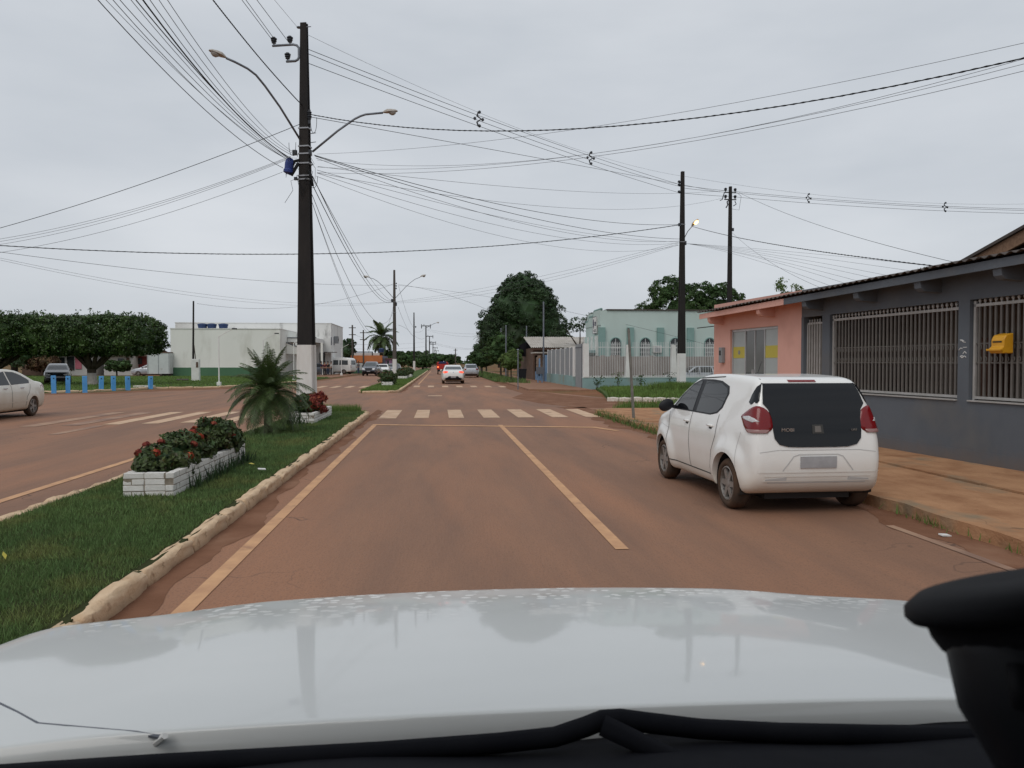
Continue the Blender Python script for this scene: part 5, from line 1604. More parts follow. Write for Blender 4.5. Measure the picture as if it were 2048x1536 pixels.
def lamp_arm(t, z, az, path, head=1.0, lit=False, r=0.03):
    """bracket arm with a luminaire; path = [(reach, rise)...] measured from the bracket"""
    c, s_ = math.cos(az), math.sin(az)
    P = [q if isinstance(q, Vector) else Vector((c * q[0], s_ * q[0], z + q[1])) for q in path]
    arm = MB().tube(P, r, 8).build('lamp_arm', 'steel', t, smooth=True)
    e = P[-1]
    d = (P[-1] - P[-2]).normalized()
    up = Vector((0, 0, 1)) - d * d.z
    up.normalize()
    sd = d.cross(up)
    L, Wd = 0.62 * head, 0.15 * head
    sec = [(0.0, 0.25, 0.05), (0.10, 0.55, 0.09), (0.30, 1.0, 0.14), (0.55, 1.0, 0.13), (0.85, 0.80, 0.09), (1.0, 0.3, 0.04)]
    top, n = MB(), 10
    vs = []
    for f, ww, hh in sec:
        for k in range(n):
            a = math.pi * k / (n - 1)
            vs.append(e + d * (f * L) + sd * (math.cos(a) * Wd * ww) + up * (math.sin(a) * hh * head))
    fs = [(i * n + k, i * n + k + 1, (i + 1) * n + k + 1, (i + 1) * n + k) for i in range(len(sec) - 1) for k in range(n - 1)]
    fs += [tuple(i * n for i in range(len(sec))) + tuple(i * n + n - 1 for i in range(len(sec) - 1, -1, -1))]
    hd = top.add(vs, fs).build('lamp_head', 'lamp_shell', arm, smooth=False)
    bw = MB()
    vs = []
    for f in (0.40, 0.55, 0.72, 0.86):
        q = {0.40: 0.5, 0.55: 1.0, 0.72: 1.0, 0.86: 0.55}[f]
        for k in range(8):
            a = math.pi + math.pi * k / 7
            vs.append(e + d * (f * L) + sd * (math.cos(a) * Wd * 0.78 * q) + up * (math.sin(a) * 0.14 * head * q))
    bw.add(vs, [(i * 8 + k, i * 8 + k + 1, (i + 1) * 8 + k + 1, (i + 1) * 8 + k) for i in range(3) for k in range(7)] + [tuple(range(8)), tuple(range(24, 32))])
    bw.build('lamp_bowl', 'lamp_lit' if lit else 'lamp_bowl', arm)
    return arm


def insulator(t, loc, up=(0, 0, 1), s=1.0):
    o = MB().lathe([(0.018, 0), (0.018, 0.04), (0.06, 0.05), (0.062, 0.07), (0.03, 0.08), (0.075, 0.10), (0.078, 0.125), (0.04, 0.135), (0.085, 0.155), (0.086, 0.18), (0.05, 0.19), (0.045, 0.215), (0.001, 0.22)], 12).build('insulator', 'insulator', t, smooth=False)
    o.location = loc
    o.scale = (s, s, s)
    o.rotation_euler = Vector((0, 0, 1)).rotation_difference(Vector(up)).to_euler()
    return o


def band(t, z, hx, hy):
    MB().box(-hx - 0.006, hx + 0.006, -hy - 0.006, hy + 0.006, z - 0.018, z + 0.018).build('steel_band', 'cable_band', t)


def zat(v, Y, u=613):
    return at(u, v, Y).z


def parts(name, m, t, *boxes):
    for x in boxes: part(name, m, t, x)


# the big near pole on the median
PY = 21.9
px = at(613, 700, PY).x
p = empty('utility_pole', (px, PY, 0.1), R(-14))
tag(p, 'tall dark concrete utility pole with white base on the near median', 'pole')
H = zat(47, PY) - 0.1
zw = zat(690, PY) - 0.1
bs = pole_mesh(H, 0.46, 0.17, 0.36, 0.145, None, zw, H).build('shaft', 'pole_black', p)
pole_mesh(H, 0.474, 0.184, 0.374, 0.16, None, -0.2, zw).build('whitewashed_base', 'lime_wash', p)
zz = lambda v: zat(v, PY) - 0.1
cr = R(14)
for v, hw in ((258, 0.14), (294, 0.147), (309, 0.15), (328, 0.155), (353, 0.16), (360, 0.162)):
    band(p, zz(v), hw, hw * 0.82)
# medium voltage bracket with three insulators
br = MB()
za, zb = zz(91), zz(124)
br.tube([(-0.88, -0.1, za), (-0.27, -0.1, za), (-0.17, -0.1, za - 0.03), (-0.115, -0.09, za - 0.1), (-0.115, -0.09, zb + 0.1), (-0.15, -0.1, zb + 0.03), (-0.22, -0.1, zb), (-0.48, -0.1, zb)], 0.034, 8)
br.build('bracket', 'steel', p, smooth=True)
for x, z in ((-0.84, za), (-0.37, za), (-0.44, zb)): insulator(p, (x, -0.1, z + 0.02))
MB().lathe([(0.05, -0.02), (0.065, 0), (0.05, 0.02), (0.04, 0)], 14).build('eye_bolt', 'steel', p, loc=(-0.13, -0.05, zz(56)))
MB().cyl((0.09, -0.05, zz(56)), (0.22, -0.05, zz(56)), 0.012).build('bolt', 'steel', p)
for v in (268, 286): MB().cyl((0.13, 0, zz(v)), (0.34, -0.05, zz(v)), 0.010).build('bolt', 'steel', p)
arm_z = zz(296)
lamp_arm(p, arm_z, R(0) + cr, [(0.20, -0.1), (0.9, 0.50), (1.35, 0.83), (1.52, 0.92), (1.66, 0.97), (2.14, 1.03)], 0.66)
inv = (Matrix.Translation(p.location) @ Matrix.Rotation(R(-14), 4, 'Z')).inverted()
lamp_arm(p, 0, 0, [inv @ at(u, v, Y) for u, v, Y in ((602, 282, 21.85), (560, 214, 21.3), (530, 172, 20.9), (512, 150, 20.7), (495, 137, 20.55), (470, 124, 20.3), (452, 116, 20.2))], 0.68)
# low voltage rack, splice boxes, drips
for v in (232, 240): insulator(p, (0.17, -0.08, zz(v) - 0.06), (0, 0, 1), 0.75)
part('wire_rack', 'insulator', p, (0.14, 0.20, -0.1, -0.06, zz(250), zz(222)))
sb = MB()
bm_ = Vector((-0.42, -0.14, zz(335)))
sb.lathe([(0.001, 0.36), (0.07, 0.35), (0.11, 0.30), (0.125, 0.22), (0.12, 0.06), (0.14, 0.03), (0.14, -0.04), (0.06, -0.08)], 16)
o = sb.build('splice_dome', 'blue_box', p, smooth=False)
o.location = bm_ + Vector((0, 0, -0.12))
o.rotation_euler = (0, R(8), 0)
cb = MB()
cb.tube([(-0.12, -0.1, zz(322)), (-0.25, -0.12, zz(324)), (-0.34, -0.13, zz(335)), (-0.40, -0.14, zz(350)), (-0.34, -0.14, zz(352)), (-0.24, -0.13, zz(340)), (-0.14, -0.12, zz(328))], 0.045, 8)
cb.tube([(0.15, -0.1, zz(345)), (0.2, -0.1, zz(352)), (0.26, -0.1, zz(374))], 0.04, 8)
cb.build('cable_loops', 'cable', p, smooth=True)
r_ = random.Random(12)
dr = MB()
for k in range(16):
    x0 = r_.choice((-1, 1)) * 0.18
    z0 = zz(r_.uniform(296, 362))
    x1, z1 = x0 + r_.uniform(-0.35, 0.35) + 0.12 * (1 if x0 > 0 else -1), z0 - r_.uniform(0.1, 0.7)
    dr.tube([(x0, -0.13, z0), (x0 + (x1 - x0) * 0.4 + r_.uniform(-.1, .1), -0.16, z0 + r_.uniform(-0.1, 0.12)), ((x0 + x1) / 2 + r_.uniform(-.15, .15), -0.18, (z0 + z1) / 2), (x1, -0.15, z1)], 0.006, 4)
for cx, cz, w_, h_ in ((0.32, 255, 0.09, 0.42), (-0.3, 300, 0.10, 0.35), (0.3, 368, 0.12, 0.3)):
    z0 = zz(cz)
    dr.tube([(cx - w_ * math.cos(math.pi * k / 12), -0.15, z0 + h_ / 2 - h_ * math.sin(math.pi * k / 12) ** 0.7) for k in range(13)], 0.007, 5)
dr.build('loose_wires', 'cable', p)
parts('wire_block', 'insulator', p, (-0.30, -0.19, -0.16, -0.08, zz(312), zz(302)), (0.17, 0.24, -0.16, -0.08, zz(312), zz(303)), (-0.26, -0.18, -0.16, -0.1, zz(362), zz(356)))
dr = None

# pole on the right before the church
p = empty('utility_pole', (at(1363, 700, 42.4).x, 42.4, 0.13), R(10))
tag(p, 'tall dark utility pole with white base before the church fence', 'pole')
zz = lambda v, Y=42.4: at(1363, v, Y).z - 0.13
Hp, zw = zz(343), zz(707)
pole_mesh(Hp, 0.40, 0.17, 0.34, 0.15, None, zw, Hp).build('shaft', 'pole_black', p)
pole_mesh(Hp, 0.412, 0.182, 0.352, 0.162, None, -0.2, zw).build('whitewashed_base', 'white_paint', p)
for v in (367, 373, 387): insulator(p, (-0.10, 0, zz(v)), (-0.8, 0, 0.6), 1.0)
for v in (449, 484): band(p, zz(v), 0.13, 0.11)
parts('wire_block', 'insulator', p, (0.13, 0.22, -0.1, 0.0, zz(490), zz(482)), (-0.26, -0.13, -0.1, 0.0, zz(453), zz(447)))
lamp_arm(p, zz(478), R(-60), [(0.12, 0.0), (0.35, 0.38), (0.62, 0.62)], 0.85, lit=True, r=0.022)

# slimmer pole with many insulators
p = empty('utility_pole', (at(1459, 600, 50).x, 50, 0.05), R(4))
tag(p, 'slim dark utility pole standing behind the pink house roof', 'pole')
zz = lambda v, Y=50.0: at(1459, v, Y).z - 0.05
pole_mesh(zz(373), 0.36, 0.17, 0.30, 0.15, None, 0, zz(373)).build('shaft', 'pole_black', p)
for v in (383, 397):
    part('crossarm', 'pole_black', p, (-0.42, 0.42, -0.03, 0.03, zz(v) - 0.1, zz(v) - 0.04))
    for x in (-0.34, 0.34): insulator(p, (x, 0, zz(v) - 0.04), s=1.25)
fz = MB()
fz.tube([(-0.1, -0.05, zz(400)), (-0.25, -0.05, zz(404)), (-0.2, -0.05, zz(410)), (-0.32, -0.05, zz(416))], 0.045, 6)
fz.tube([(-0.45, -0.05, zz(386)), (-0.6, -0.05, zz(400)), (-0.75, -0.05, zz(402))], 0.03, 6)
fz.tube([(0.3, -0.05, zz(402)), (0.4, -0.05, zz(408)), (0.2, -0.05, zz(412))], 0.03, 6)
fz.tube([(0.45, -0.05, zz(385)), (0.75, -0.05, zz(392)), (0.6, -0.05, zz(420)), (0.1, -0.05, zz(418))], 0.012, 5)
fz.build('fuse_gear', 'insulator', p)
parts('wire_block', 'insulator', p, (0.12, 0.26, -0.05, 0.05, zz(462), zz(456)))

# twin lamp pole on the second median
Y2 = 76.0
p = empty('utility_pole', (at(789, 650, Y2).x, Y2, 0.1), R(-8))
tag(p, 'twin lamp utility pole with white base on the second median', 'pole')
zz = lambda v, Y=Y2: at(789, v, Y).z - 0.1
pole_mesh(zz(540), 0.40, 0.17, 0.32, 0.14, None, zz(718), zz(540)).build('shaft', 'pole_grey', p)
pole_mesh(zz(540), 0.412, 0.18, 0.332, 0.15, None, -0.2, zz(718)).build('whitewashed_base', 'lime_wash', p)
lamp_arm(p, zz(594), R(8), [(0.1, -0.1), (1.1, 1.0), (1.6, 1.45), (2.0, 1.75), (2.5, 1.95)], 1.0, r=0.025)
lamp_arm(p, zz(594), R(188), [(0.1, -0.1), (1.1, 1.05), (1.6, 1.5), (2.0, 1.75), (2.4, 1.85)], 1.0, r=0.025)
for v in (567, 572, 577): insulator(p, (0.2, -0.05, zz(v) - 0.1), s=0.8)
for v in (604, 625): band(p, zz(v), 0.15, 0.13)
parts('wire_block', 'insulator', p, (-0.3, -0.14, -0.12, 0.0, zz(605), zz(598)), (0.16, 0.26, -0.12, 0.0, zz(612), zz(605)))

# poles farther along the median
Y3 = 140.0
p = empty('utility_pole', (at(828, 650, Y3).x, Y3, 0.1))
tag(p, 'dark pole with white base beyond the twin lamp pole', 'pole')
zz = lambda v, Y=Y3: at(828, v, Y).z - 0.1
pole_mesh(zz(625), 0.40, 0.18, 0.32, 0.16, None, zz(722), zz(625)).build('shaft', 'pole_black', p)
pole_mesh(zz(625), 0.412, 0.19, 0.332, 0.17, None, -0.2, zz(722)).build('whitewashed_base', 'lime_wash', p)
insulator(p, (0.3, 0, zz(656)), s=1.6)


def t_pole(u, vt, Y, label, arms=(0.0,), lampside=False):
    p = empty('crossarm_pole', (at(u, 700, Y).x, Y, 0.0))
    tag(p, label, 'pole', 'crossarm poles along the far median')
    Ht = at(u, vt, Y).z
    pole_mesh(Ht, 0.42, 0.26, 0.36, 0.22, None, 0, Ht).build('shaft', 'pole_black', p)
    for a in arms:
        part('crossarm', 'pole_black', p, (-1.25, 1.25, -0.08, 0.08, Ht - a - 0.2, Ht - a))
        for x in (-1.1, -0.5, 1.1): insulator(p, (x, 0, Ht - a), s=1.4)
    for x in (-1.1, 1.1): part('hanging_insulator', 'insulator', p, (x - 0.1, x + 0.1, -0.1, 0.1, Ht - 0.75, Ht - 0.21))
    if lampside: lamp_arm(p, Ht - 0.6, 0.2, [(0.1, 0), (1.0, 0.5), (2.0, 1.1), (2.6, 1.25)], 1.4, r=0.05)
    return p


t_pole(852, 651, 196, 'nearest crossarm pole at the end of the median row', lampside=True)
t_pole(859, 672, 250, 'second nearest crossarm pole of the far row')
t_pole(866, 684, 310, 'third crossarm pole of the far row', (0.0, 0.8))
t_pole(870, 695, 380, 'fourth crossarm pole of the far row')
t_pole(873, 701, 450, 'farthest crossarm pole of the row')
for u, vt, vb, Y, lb, ws in ((705, 650, 748, 124, 'wooden pole left of the orange house', 0.30), (727, 660, 748, 126, 'second wooden pole before the orange house', 0.26), (911, 697, 735, 210, 'far thin pole above the white sedan', 0.3), (941, 712, 735, 230, 'far small pole above the silver hatchback', 0.3), (962, 678, 720, 120, 'dark pole at the left edge of the tall tree', 0.22)):
    p = empty('wooden_pole', (at(u, 720, Y).x, Y, 0))
    tag(p, lb, 'pole')
    Ht = at(u, vt, Y).z
    MB().cyl((0, 0, -0.1), (0, 0, Ht), ws * 0.62, ws * 0.4, 9).build('shaft', 'pole_grey', p, smooth=False)
    for k in range(2): part('crossarm', 'pole_grey', p, (-0.55, 0.55, -0.05, 0.05, Ht - 0.5 - 1.1 * k, Ht - 0.38 - 1.1 * k))
for u, vt, vb, Y, lb in ((1012, 652, 757, 74, 'galvanised post in front of the tall tree'), (1002, 658, 750, 80, 'thinner galvanised post behind the first'), (1053, 653, 700, 78, 'thin post above the black netting'), (1087, 605, 764, 63.5, 'tall thin grey pole beside the grey metal box'), (1036, 700, 778, 47, 'slim sign pipe standing on the far pavement')):
    p = empty('steel_post', (at(u, 740, Y).x, Y, 0.08))
    tag(p, lb, 'post')
    Ht = at(u, vt, Y).z - 0.08
    MB().cyl((0, 0, -0.1), (0, 0, Ht), 0.075 if u != 1036 else 0.035, 0.06 if u != 1036 else 0.035, 9).build('tube', 'steel', p)
    MB().cyl((0, 0, Ht), (0, 0, Ht + 0.06), 0.085, 0.05, 9).build('cap', 'steel', p)

mat('sign_wood', (0.16, 0.155, 0.135), (0.11, 0.10, 0.09), 6, rough=0.9)
# leaning signpost on the pavement
a_, b_ = on_ground(1268, 838, 0.11), at(1257, 657, 22.0)
p = empty('signpost', a_)
tag(p, 'grey leaning timber signpost on the pavement corner', 'post')
d_ = b_ - a_
MB().cyl((0, 0, -0.15), d_ * 0.985, 0.045, 0.042, 4).build('post', 'sign_wood', p)
MB().cyl(d_ * 0.95, d_, 0.035, 0.03, 6).build('cap', 'pole_grey', p)

# service pole with a concrete meter base in the park
Yp = 70.0
p = empty('service_pole', (at(391, 750, Yp).x, Yp, 0.06))
tag(p, 'thin dark service pole with pale concrete meter base in the park', 'pole')
zz = lambda v, Y=Yp: at(391, v, Y).z - 0.06
part('meter_base', 'white_paint', p, (-0.30, 0.36, -0.2, 0.2, -0.05, zz(718)), bevel=0.02)
part('meter_door', 'far_brown', p, (0.12, 0.30, -0.225, -0.205, zz(735), zz(724)))
MB().cyl((-0.18, 0, zz(718)), (-0.10, 0, zz(602)), 0.09, 0.07).build('shaft', 'pole_black', p)
MB().cyl((0.02, 0, zz(718)), (-0.1, 0, zz(690)), 0.04, 0.04).build('conduit', 'pole_grey', p)
part('earth_heap', 'pole_grey', p, (-1.6, -0.6, -0.3, 0.2, -0.02, 0.18), bevel=0.08)
for i, (u, vb, Y, lb) in enumerate(((438, 773, 54.5, 'slim white lamp post on the lawn edge with a square foot'), (527, 765, 63, 'slim white lamp post hidden behind the dwarf palm'), (588, 760, 72, 'slim white lamp post left of the big pole base'), (683, 752, 98, 'far slim white lamp post beside the minibus'))):
    p = empty('park_lamp', (at(u, 750, Y).x, Y, 0.05))
    tag(p, lb, 'lamp post', 'white lamp posts along the park')
    part('foot', 'white_paint', p, (-0.13, 0.13, -0.13, 0.13, -0.05, 0.28), bevel=0.02)
    MB().cyl((0, 0, 0.2), (0, 0, 3.4), 0.045, 0.04).build('shaft', 'white_paint', p)
    arm = MB().tube([(0, 0, 3.38), (0.25, 0, 3.55), (0.95, 0, 3.92)], 0.022, 6).build('arm', 'white_paint', p)
    part('lamp_head', 'black_plastic', arm, (0.90, 1.22, -0.08, 0.08, 3.90, 3.98))


# ------------------------------------------------------------------ cables
def cable(A, B, m=None, r=0.006, label='', group=None, mt='cable', ext=0.0, twist=0.0, n=26, sag=None):
    """hangs from A=(u,v,Y) to B=(u,v,Y) in one vertical plane, passing through m=(u,v)"""
    r *= 0.85
    a, b = at(*A), at(*B)
    dx, dy = b.x - a.x, b.y - a.y
    s_, tm = 0.0, 0.5
    if m:
        rr = FW + RT * ((m[0] - 1024) / F) + UP * ((768 - m[1]) / F)
        den = rr.x * dy - rr.y * dx
        if abs(den) > 1e-6:
            k = (a.x * dy - a.y * dx) / den
            q = Vector((0, 0, EYE)) + rr * k
            tm = ((q.x - a.x) * dx + (q.y - a.y) * dy) / (dx * dx + dy * dy)
            if 0.03 < tm < 0.97: s_ = (q.z - (a.z + (b.z - a.z) * tm)) / (tm * (1 - tm))
    if sag is not None: s_ = -4 * sag
    t1 = 1 + ext
    pts = []
    for i in range(n + 1):
        t = t1 * i / n
        pts.append(Vector((a.x + dx * t, a.y + dy * t, a.z + (b.z - a.z) * t + s_ * t * (1 - t))))
    mb = MB()
    if twist:
        N = 120
        L = (b - a).length * t1
        for ph in (0, 2.094, 4.189):
            q = []
            for i in range(N + 1):
                t = t1 * i / N
                w_ = ph + t * L * 2 * math.pi / twist
                q.append(Vector((a.x + dx * t, a.y + dy * t, a.z + (b.z - a.z) * t + s_ * t * (1 - t))) + Vector((math.cos(w_) * r * 0.6, 0, math.sin(w_) * r * 1.1)))
            mb.tube(q, r * 0.72, 5)
    else:
        mb.tube(pts, r, 5)
    o = mb.build('cable', mt, fix=False)
    tag(o, label, 'cable', group)
    return o


def spacer(u, v, Y, label):
    t = empty('line_spacer', at(u, v, Y))
    tag(t, label, 'spacer', 'spacers clamped on the upper power lines')
    b = MB()
    b.tube([(0, 0, 0.28), (-0.06, 0, 0.12), (0.10, 0, 0.0), (-0.06, 0, -0.12), (0, 0, -0.28)], 0.035, 6)
    b.build('body', 'insulator', t)
    for z, x in ((0.26, 0.04), (0.02, -0.14), (-0.02, 0.16), (-0.26, 0.04)):
        MB().lathe([(0.02, -0.06), (0.055, -0.03), (0.055, 0.03), (0.02, 0.06)], 8).build('clamp', 'insulator', t, loc=(x, 0, z))


YA, YB, YC = 21.9, 42.4, 50.0
G1, G2, G3, G4, G5 = 'upper power lines over the street', 'telephone cables left of the big pole', 'cables leaving the picture on the left', 'telephone cables right of the big pole', 'cables around the right hand poles'
# upper lines
cable((608, 66, YA), (1363, 352, YB), (960, 226), 0.005, 'thin topmost guard wire from the big pole to the church pole', G1, 'cable_grey')
for i, (v0, um, v1, nm) in enumerate(((96, 231, 369, 'top'), (105, 241, 373, 'middle'), (124, 252, 386, 'bottom'))):
    cable((610, v0, YA), (1360, v1, YB), (957, um), 0.010, nm + ' of three power lines from the big pole to the church pole', G1)
for (u, v, Y, lb) in ((957, 238, 29.6, 'spacer nearest to the big pole'), (1181, 316, 35.9, 'spacer halfway towards the church pole')): spacer(u, v, Y, lb + ' on the upper power lines')
for i, (u0, v0, u1, nm) in enumerate(((546, 82, 484, 'left'), (553, 84, 492, 'second'), (577, 84, 514, 'third'))):
    cable((u0, v0, YA), (u1, 0, 19.4), None, 0.009, nm + ' power line passing overhead from the big pole bracket', G1, ext=4.0)
cable((597, 57, YA), (549, 0, 20.2), None, 0.005, 'thin guard wire passing overhead from the top of the big pole', G1, 'cable_grey', ext=5.0)
cable((605, 211, YA), (426, 0, 15.6), (540, 140), 0.013, 'thick black twisted cable rising overhead from the big pole', G2, ext=0.8, twist=0.5)
for i, (u0, v0, u1, rr_, nm) in enumerate(((588, 305, 335, 0.006, 'first'), (586, 307, 318, 0.006, 'second'), (588, 312, 300, 0.007, 'third'), (584, 318, 286, 0.015, 'thick fourth'), (582, 320, 272, 0.010, 'fifth'), (584, 322, 262, 0.006, 'sixth'), (580, 322, 240, 0.007, 'seventh'), (578, 320, 226, 0.007, 'eighth'), (574, 318, 212, 0.005, 'ninth'), (566, 336, 196, 0.009, 'leftmost'))):
    um = (u0 + u1) / 2 - 8 - 2 * (i % 3)
    cable((u0, v0, YA), (u1, 0, 11.6 + 0.15 * (i % 4)), (um, 168 + 3 * (i % 4) + (0 if i < 9 else 14)), rr_, nm + ' of the telephone cables fanning up left from the big pole', G2, ext=0.5)
# leaving left
cable((603, 247, YA), (0, 456, 24.5), (300, 362), 0.010, 'single cable falling left from high on the big pole', G3, ext=0.3)
for i, (v0, vm, v1) in enumerate(((312, 412, 478), (314, 416, 483), (316, 421, 489))):
    cable((582, v0, YA), (0, v1, 25 + i), (290, vm), 0.006, ('upper', 'middle', 'lower')[i] + ' of three thin cables falling left from the big pole', G3, 'cable_grey', ext=0.3)
cable((565, 344, YA), (0, 505, 27), (290, 440), 0.006, 'lowest thin cable falling left from the blue splice box', G3, ext=0.3)
cable((0, 491, 34), (1363, 449, YB), (610, 508), 0.016, 'thick twisted black cable sagging across the whole street', G3, twist=0.9)
cable((0, 504, 38), (787, 570, Y2), (420, 553), 0.012, 'cable from the left edge to the twin lamp pole', G3)
for i, (v0, vm, v1) in enumerate(((516, 590, 603), (520, 596, 604))):
    cable((0, v0, 40), (786, v1, Y2), (420, vm), 0.008, ('upper', 'lower')[i] + ' faint cable from left edge to the twin lamp pole', G3, 'cable_grey')
cable((394, 607, 70), (786, 568, Y2), (600, 613), 0.012, 'cable from the park service pole to the twin lamp pole', G3)
# big pole to twin lamp pole
for i, (u0, v0, um, vm, v1, rr_) in enumerate(((625, 352, 702, 506, 600, 0.014), (626, 356, 710, 508, 602, 0.010), (626, 372, 700, 514, 603, 0.014), (622, 384, 690, 545, 625, 0.010), (620, 392, 672, 540, 614, 0.007), (622, 398, 700, 600, 618, 0.007))):
    cable((u0, v0, YA), (786, v1, Y2), (um, vm), rr_, ('first', 'second', 'third', 'fourth', 'fifth', 'slackest')[i] + ' of the cables sagging from the big pole to the twin lamp pole', G4)
# big pole to church pole
for i, (u0, v0, um, vm, v1, rr_) in enumerate(((628, 310, 960, 400, 449, 0.012), (630, 312, 950, 408, 478, 0.012), (632, 316, 960, 425, 482, 0.008), (634, 340, 1000, 434, 484, 0.007), (634, 346, 980, 447, 486, 0.007), (632, 352, 960, 462, 490, 0.006))):
    cable((u0, v0, YA), (1360, v1, YB), (um, vm), rr_, ('first', 'second', 'third', 'fourth', 'fifth', 'lowest')[i] + ' of the cables drooping from the big pole to the church pole', G4, 'cable' if i < 2 else 'cable_grey')
# big pole to the right edge
cable((622, 229, YA), (2048, 116, 11.2), (980, 262), 0.0115, 'thick twisted cable from the big pole to the right edge', G4, ext=0.2, twist=0.5)
cable((622, 234, YA), (1440, 384, YC), (1000, 302), 0.010, 'cable from the big pole wire rack to the slim pole', G4)
for i, (v0, um, vm, v1, rr_) in enumerate(((308, 1040, 274, 86, 0.0045), (320, 1180, 308, 118, 0.0045), (334, 1180, 308, 128, 0.0045), (345, 1180, 314, 142, 0.005))):
    cable((634, v0, YA), (2048, v1, 10.6), (um, vm), rr_, ('highest', 'second', 'third', 'lowest')[i] + ' thin wire climbing from the big pole to the right edge', G4, 'cable_grey', ext=0.2)
for i, (v0, vm, v1) in enumerate(((333, 372, 381), (346, 404, 395))):
    cable((636, v0, YA), (1450, v1, YC), (1000, vm), 0.007, ('upper', 'lower')[i] + ' thin wire from the big pole to the slim pole', G4, 'cable_grey')
# right hand poles
for i, (v0, v1, v2) in enumerate(((371, 382, 418), (376, 385, 421), (386, 393, 427))):
    cable((1366, v0, YB), (1459, v1, YC), None, 0.012, ('top', 'middle', 'bottom')[i] + ' power line between the church pole and the slim pole', G5, sag=0.02)
    cable((1461, v1, YC), (2048, v2, 44), (1750, (v1 + v2) / 2 + 5), 0.012, ('top', 'middle', 'bottom')[i] + ' power line from the slim pole to the right edge', G5, ext=0.1)
cable((1366, 352, YB), (2048, 408, 44), (1700, 396), 0.006, 'faint guard wire from the church pole to the right edge', G5, 'cable_grey', ext=0.1)
for (u, v, Y, lb) in ((1617, 396, 48.4, 'spacer right of the slim pole'), (1890, 414, 45.7, 'spacer near the right edge')): spacer(u, v, Y, lb + ' on the upper power lines')
cable((1478, 385, YC), (1915, 526, 24), (1680, 464), 0.010, 'cable running from the slim pole down behind the grey house', G5, ext=0.1)
cable((1385, 453, YB), (1905, 536, 14.5), (1640, 503), 0.012, 'thick black cable from the church pole to the grey house roof', G5, twist=0.45)
for i, (u1, v1, um, vm) in enumerate(((1672, 576, 1500, 517), (1700, 570, 1510, 514), (1730, 566, 1530, 516), (1762, 560, 1540, 513), (1800, 556, 1560, 512), (1850, 546, 1590, 510), (1900, 536, 1620, 507))):
    cable((1372, 487, YB), (u1, v1, 26), (um, vm), 0.006, ('lowest', 'second', 'third', 'fourth', 'fifth', 'sixth', 'highest')[i] + ' wire of the fan from the church pole towards the pink and grey house', G5, 'cable_grey', ext=0.05)
cable((1461, 462, YC), (1640, 575, 30), (1540, 524), 0.008, 'cable falling from the slim pole behind the pink house', G5, 'cable_grey')
for i, (v0, vm, v1) in enumerate(((485, 553, 603), (488, 560, 604), (490, 566, 606))):
    cable((1356, v0, YB), (792, v1, Y2), (1080, vm), 0.008, ('upper', 'middle', 'lower')[i] + ' cable crossing before the tall tree to the twin lamp pole', G5, 'cable' if i == 1 else 'cable_grey')
cable((798, 569, Y2), (1018, 640, 76), (905, 593), 0.012, 'cable from the twin lamp pole to the black netting post', G5)
cable((798, 571, Y2), (1470, 704, 46), (1115, 619), 0.010, 'cable from the twin lamp pole across the church front', G5)
for i, (v0, v1, um, vm) in enumerate(((568, 655, 812, 622), (614, 672, 812, 652), (650, 674, 812, 657))):
    cable((796, v0, Y2), (827, v1, Y3), (um, vm), 0.014, ('upper', 'middle', 'lower')[i] + ' cable from the twin lamp pole to the dark pole beyond', G5)
for i, (v0, v1) in enumerate(((664, 656), (672, 676))):
    cable((830, v0, Y3), (850, v1, 196), None, 0.016, ('upper', 'lower')[i] + ' cable from the dark pole to the nearest crossarm pole', G5, sag=0.4)
for i, (v0, u1, v1, Y1) in enumerate(((658, 962, 668, 120), (660, 962, 674, 120), (680, 962, 698, 120), (682, 962, 699, 120))):
    cable((854, v0, 196), (u1, v1, Y1), (905, (v0 + v1) / 2 + 3 + i), 0.014, ('top', 'second', 'third', 'lowest')[i] + ' far line from crossarm pole to the dark pole by the tree', G5, 'cable_grey' if i < 2 else 'cable')
cable((707, 668, 124), (727, 676, 126), None, 0.014, 'short cable between the two wooden poles', G3, sag=0.05)
for i, v in enumerate((688, 697)):
    cable((680, v, 110), (850, v - 4, 196), (765, v + 1), 0.014, ('upper', 'lower')[i] + ' cable behind the coconut palm', G3, 'cable_grey')
# ------------------------------------------------------------------ buildings, walls, fences
# --- the long low house at the right: grey half with grilles, pink half with a glazed door
ho = empty('low_house', (FP.x, FP.y, 0), HROT)
tag(ho, 'low street house, grey with barred openings and salmon pink at its far end', 'house')
Z0 = 0.10
part('wall', 'grey_wall', ho, (0.0, 0.18, -5.0, 5.02, Z0 - 0.2, 1.08), (0.0, 0.18, 4.74, 5.0, 1.08, 2.62), (0.0, 0.18, 1.08, 1.31, 1.08, 2.62), (0.0, 0.18, -5.0, -2.2, 1.08, 2.62), (0.0, 0.18, -5.0, 5.76, 2.62, 3.2))
part('pilaster', 'grey_wall', ho, (-0.015, 0.195, 5.66, 5.75, Z0 - 0.2, 2.62))
part('base_band', 'grey_wall', ho, (-0.012, -0.001, -5.0, 5.0, Z0 - 0.2, 0.34))
part('sill', 'grille_rail', ho, (-0.03, 0.20, 1.31, 4.74, 1.08, 1.10), (-0.03, 0.20, -2.2, 1.08, 1.08, 1.10))
part('wall', 'pink_wall', ho, (0.0, 0.18, 5.77, 6.74, Z0 - 0.2, 2.50), (0.0, 0.18, 9.10, 10.05, Z0 - 0.2, 2.50), (0.0, 0.18, 5.77, 10.05, 2.50, 3.2), (0.19, 9.0, 9.87, 10.05, Z0 - 0.2, 3.2))
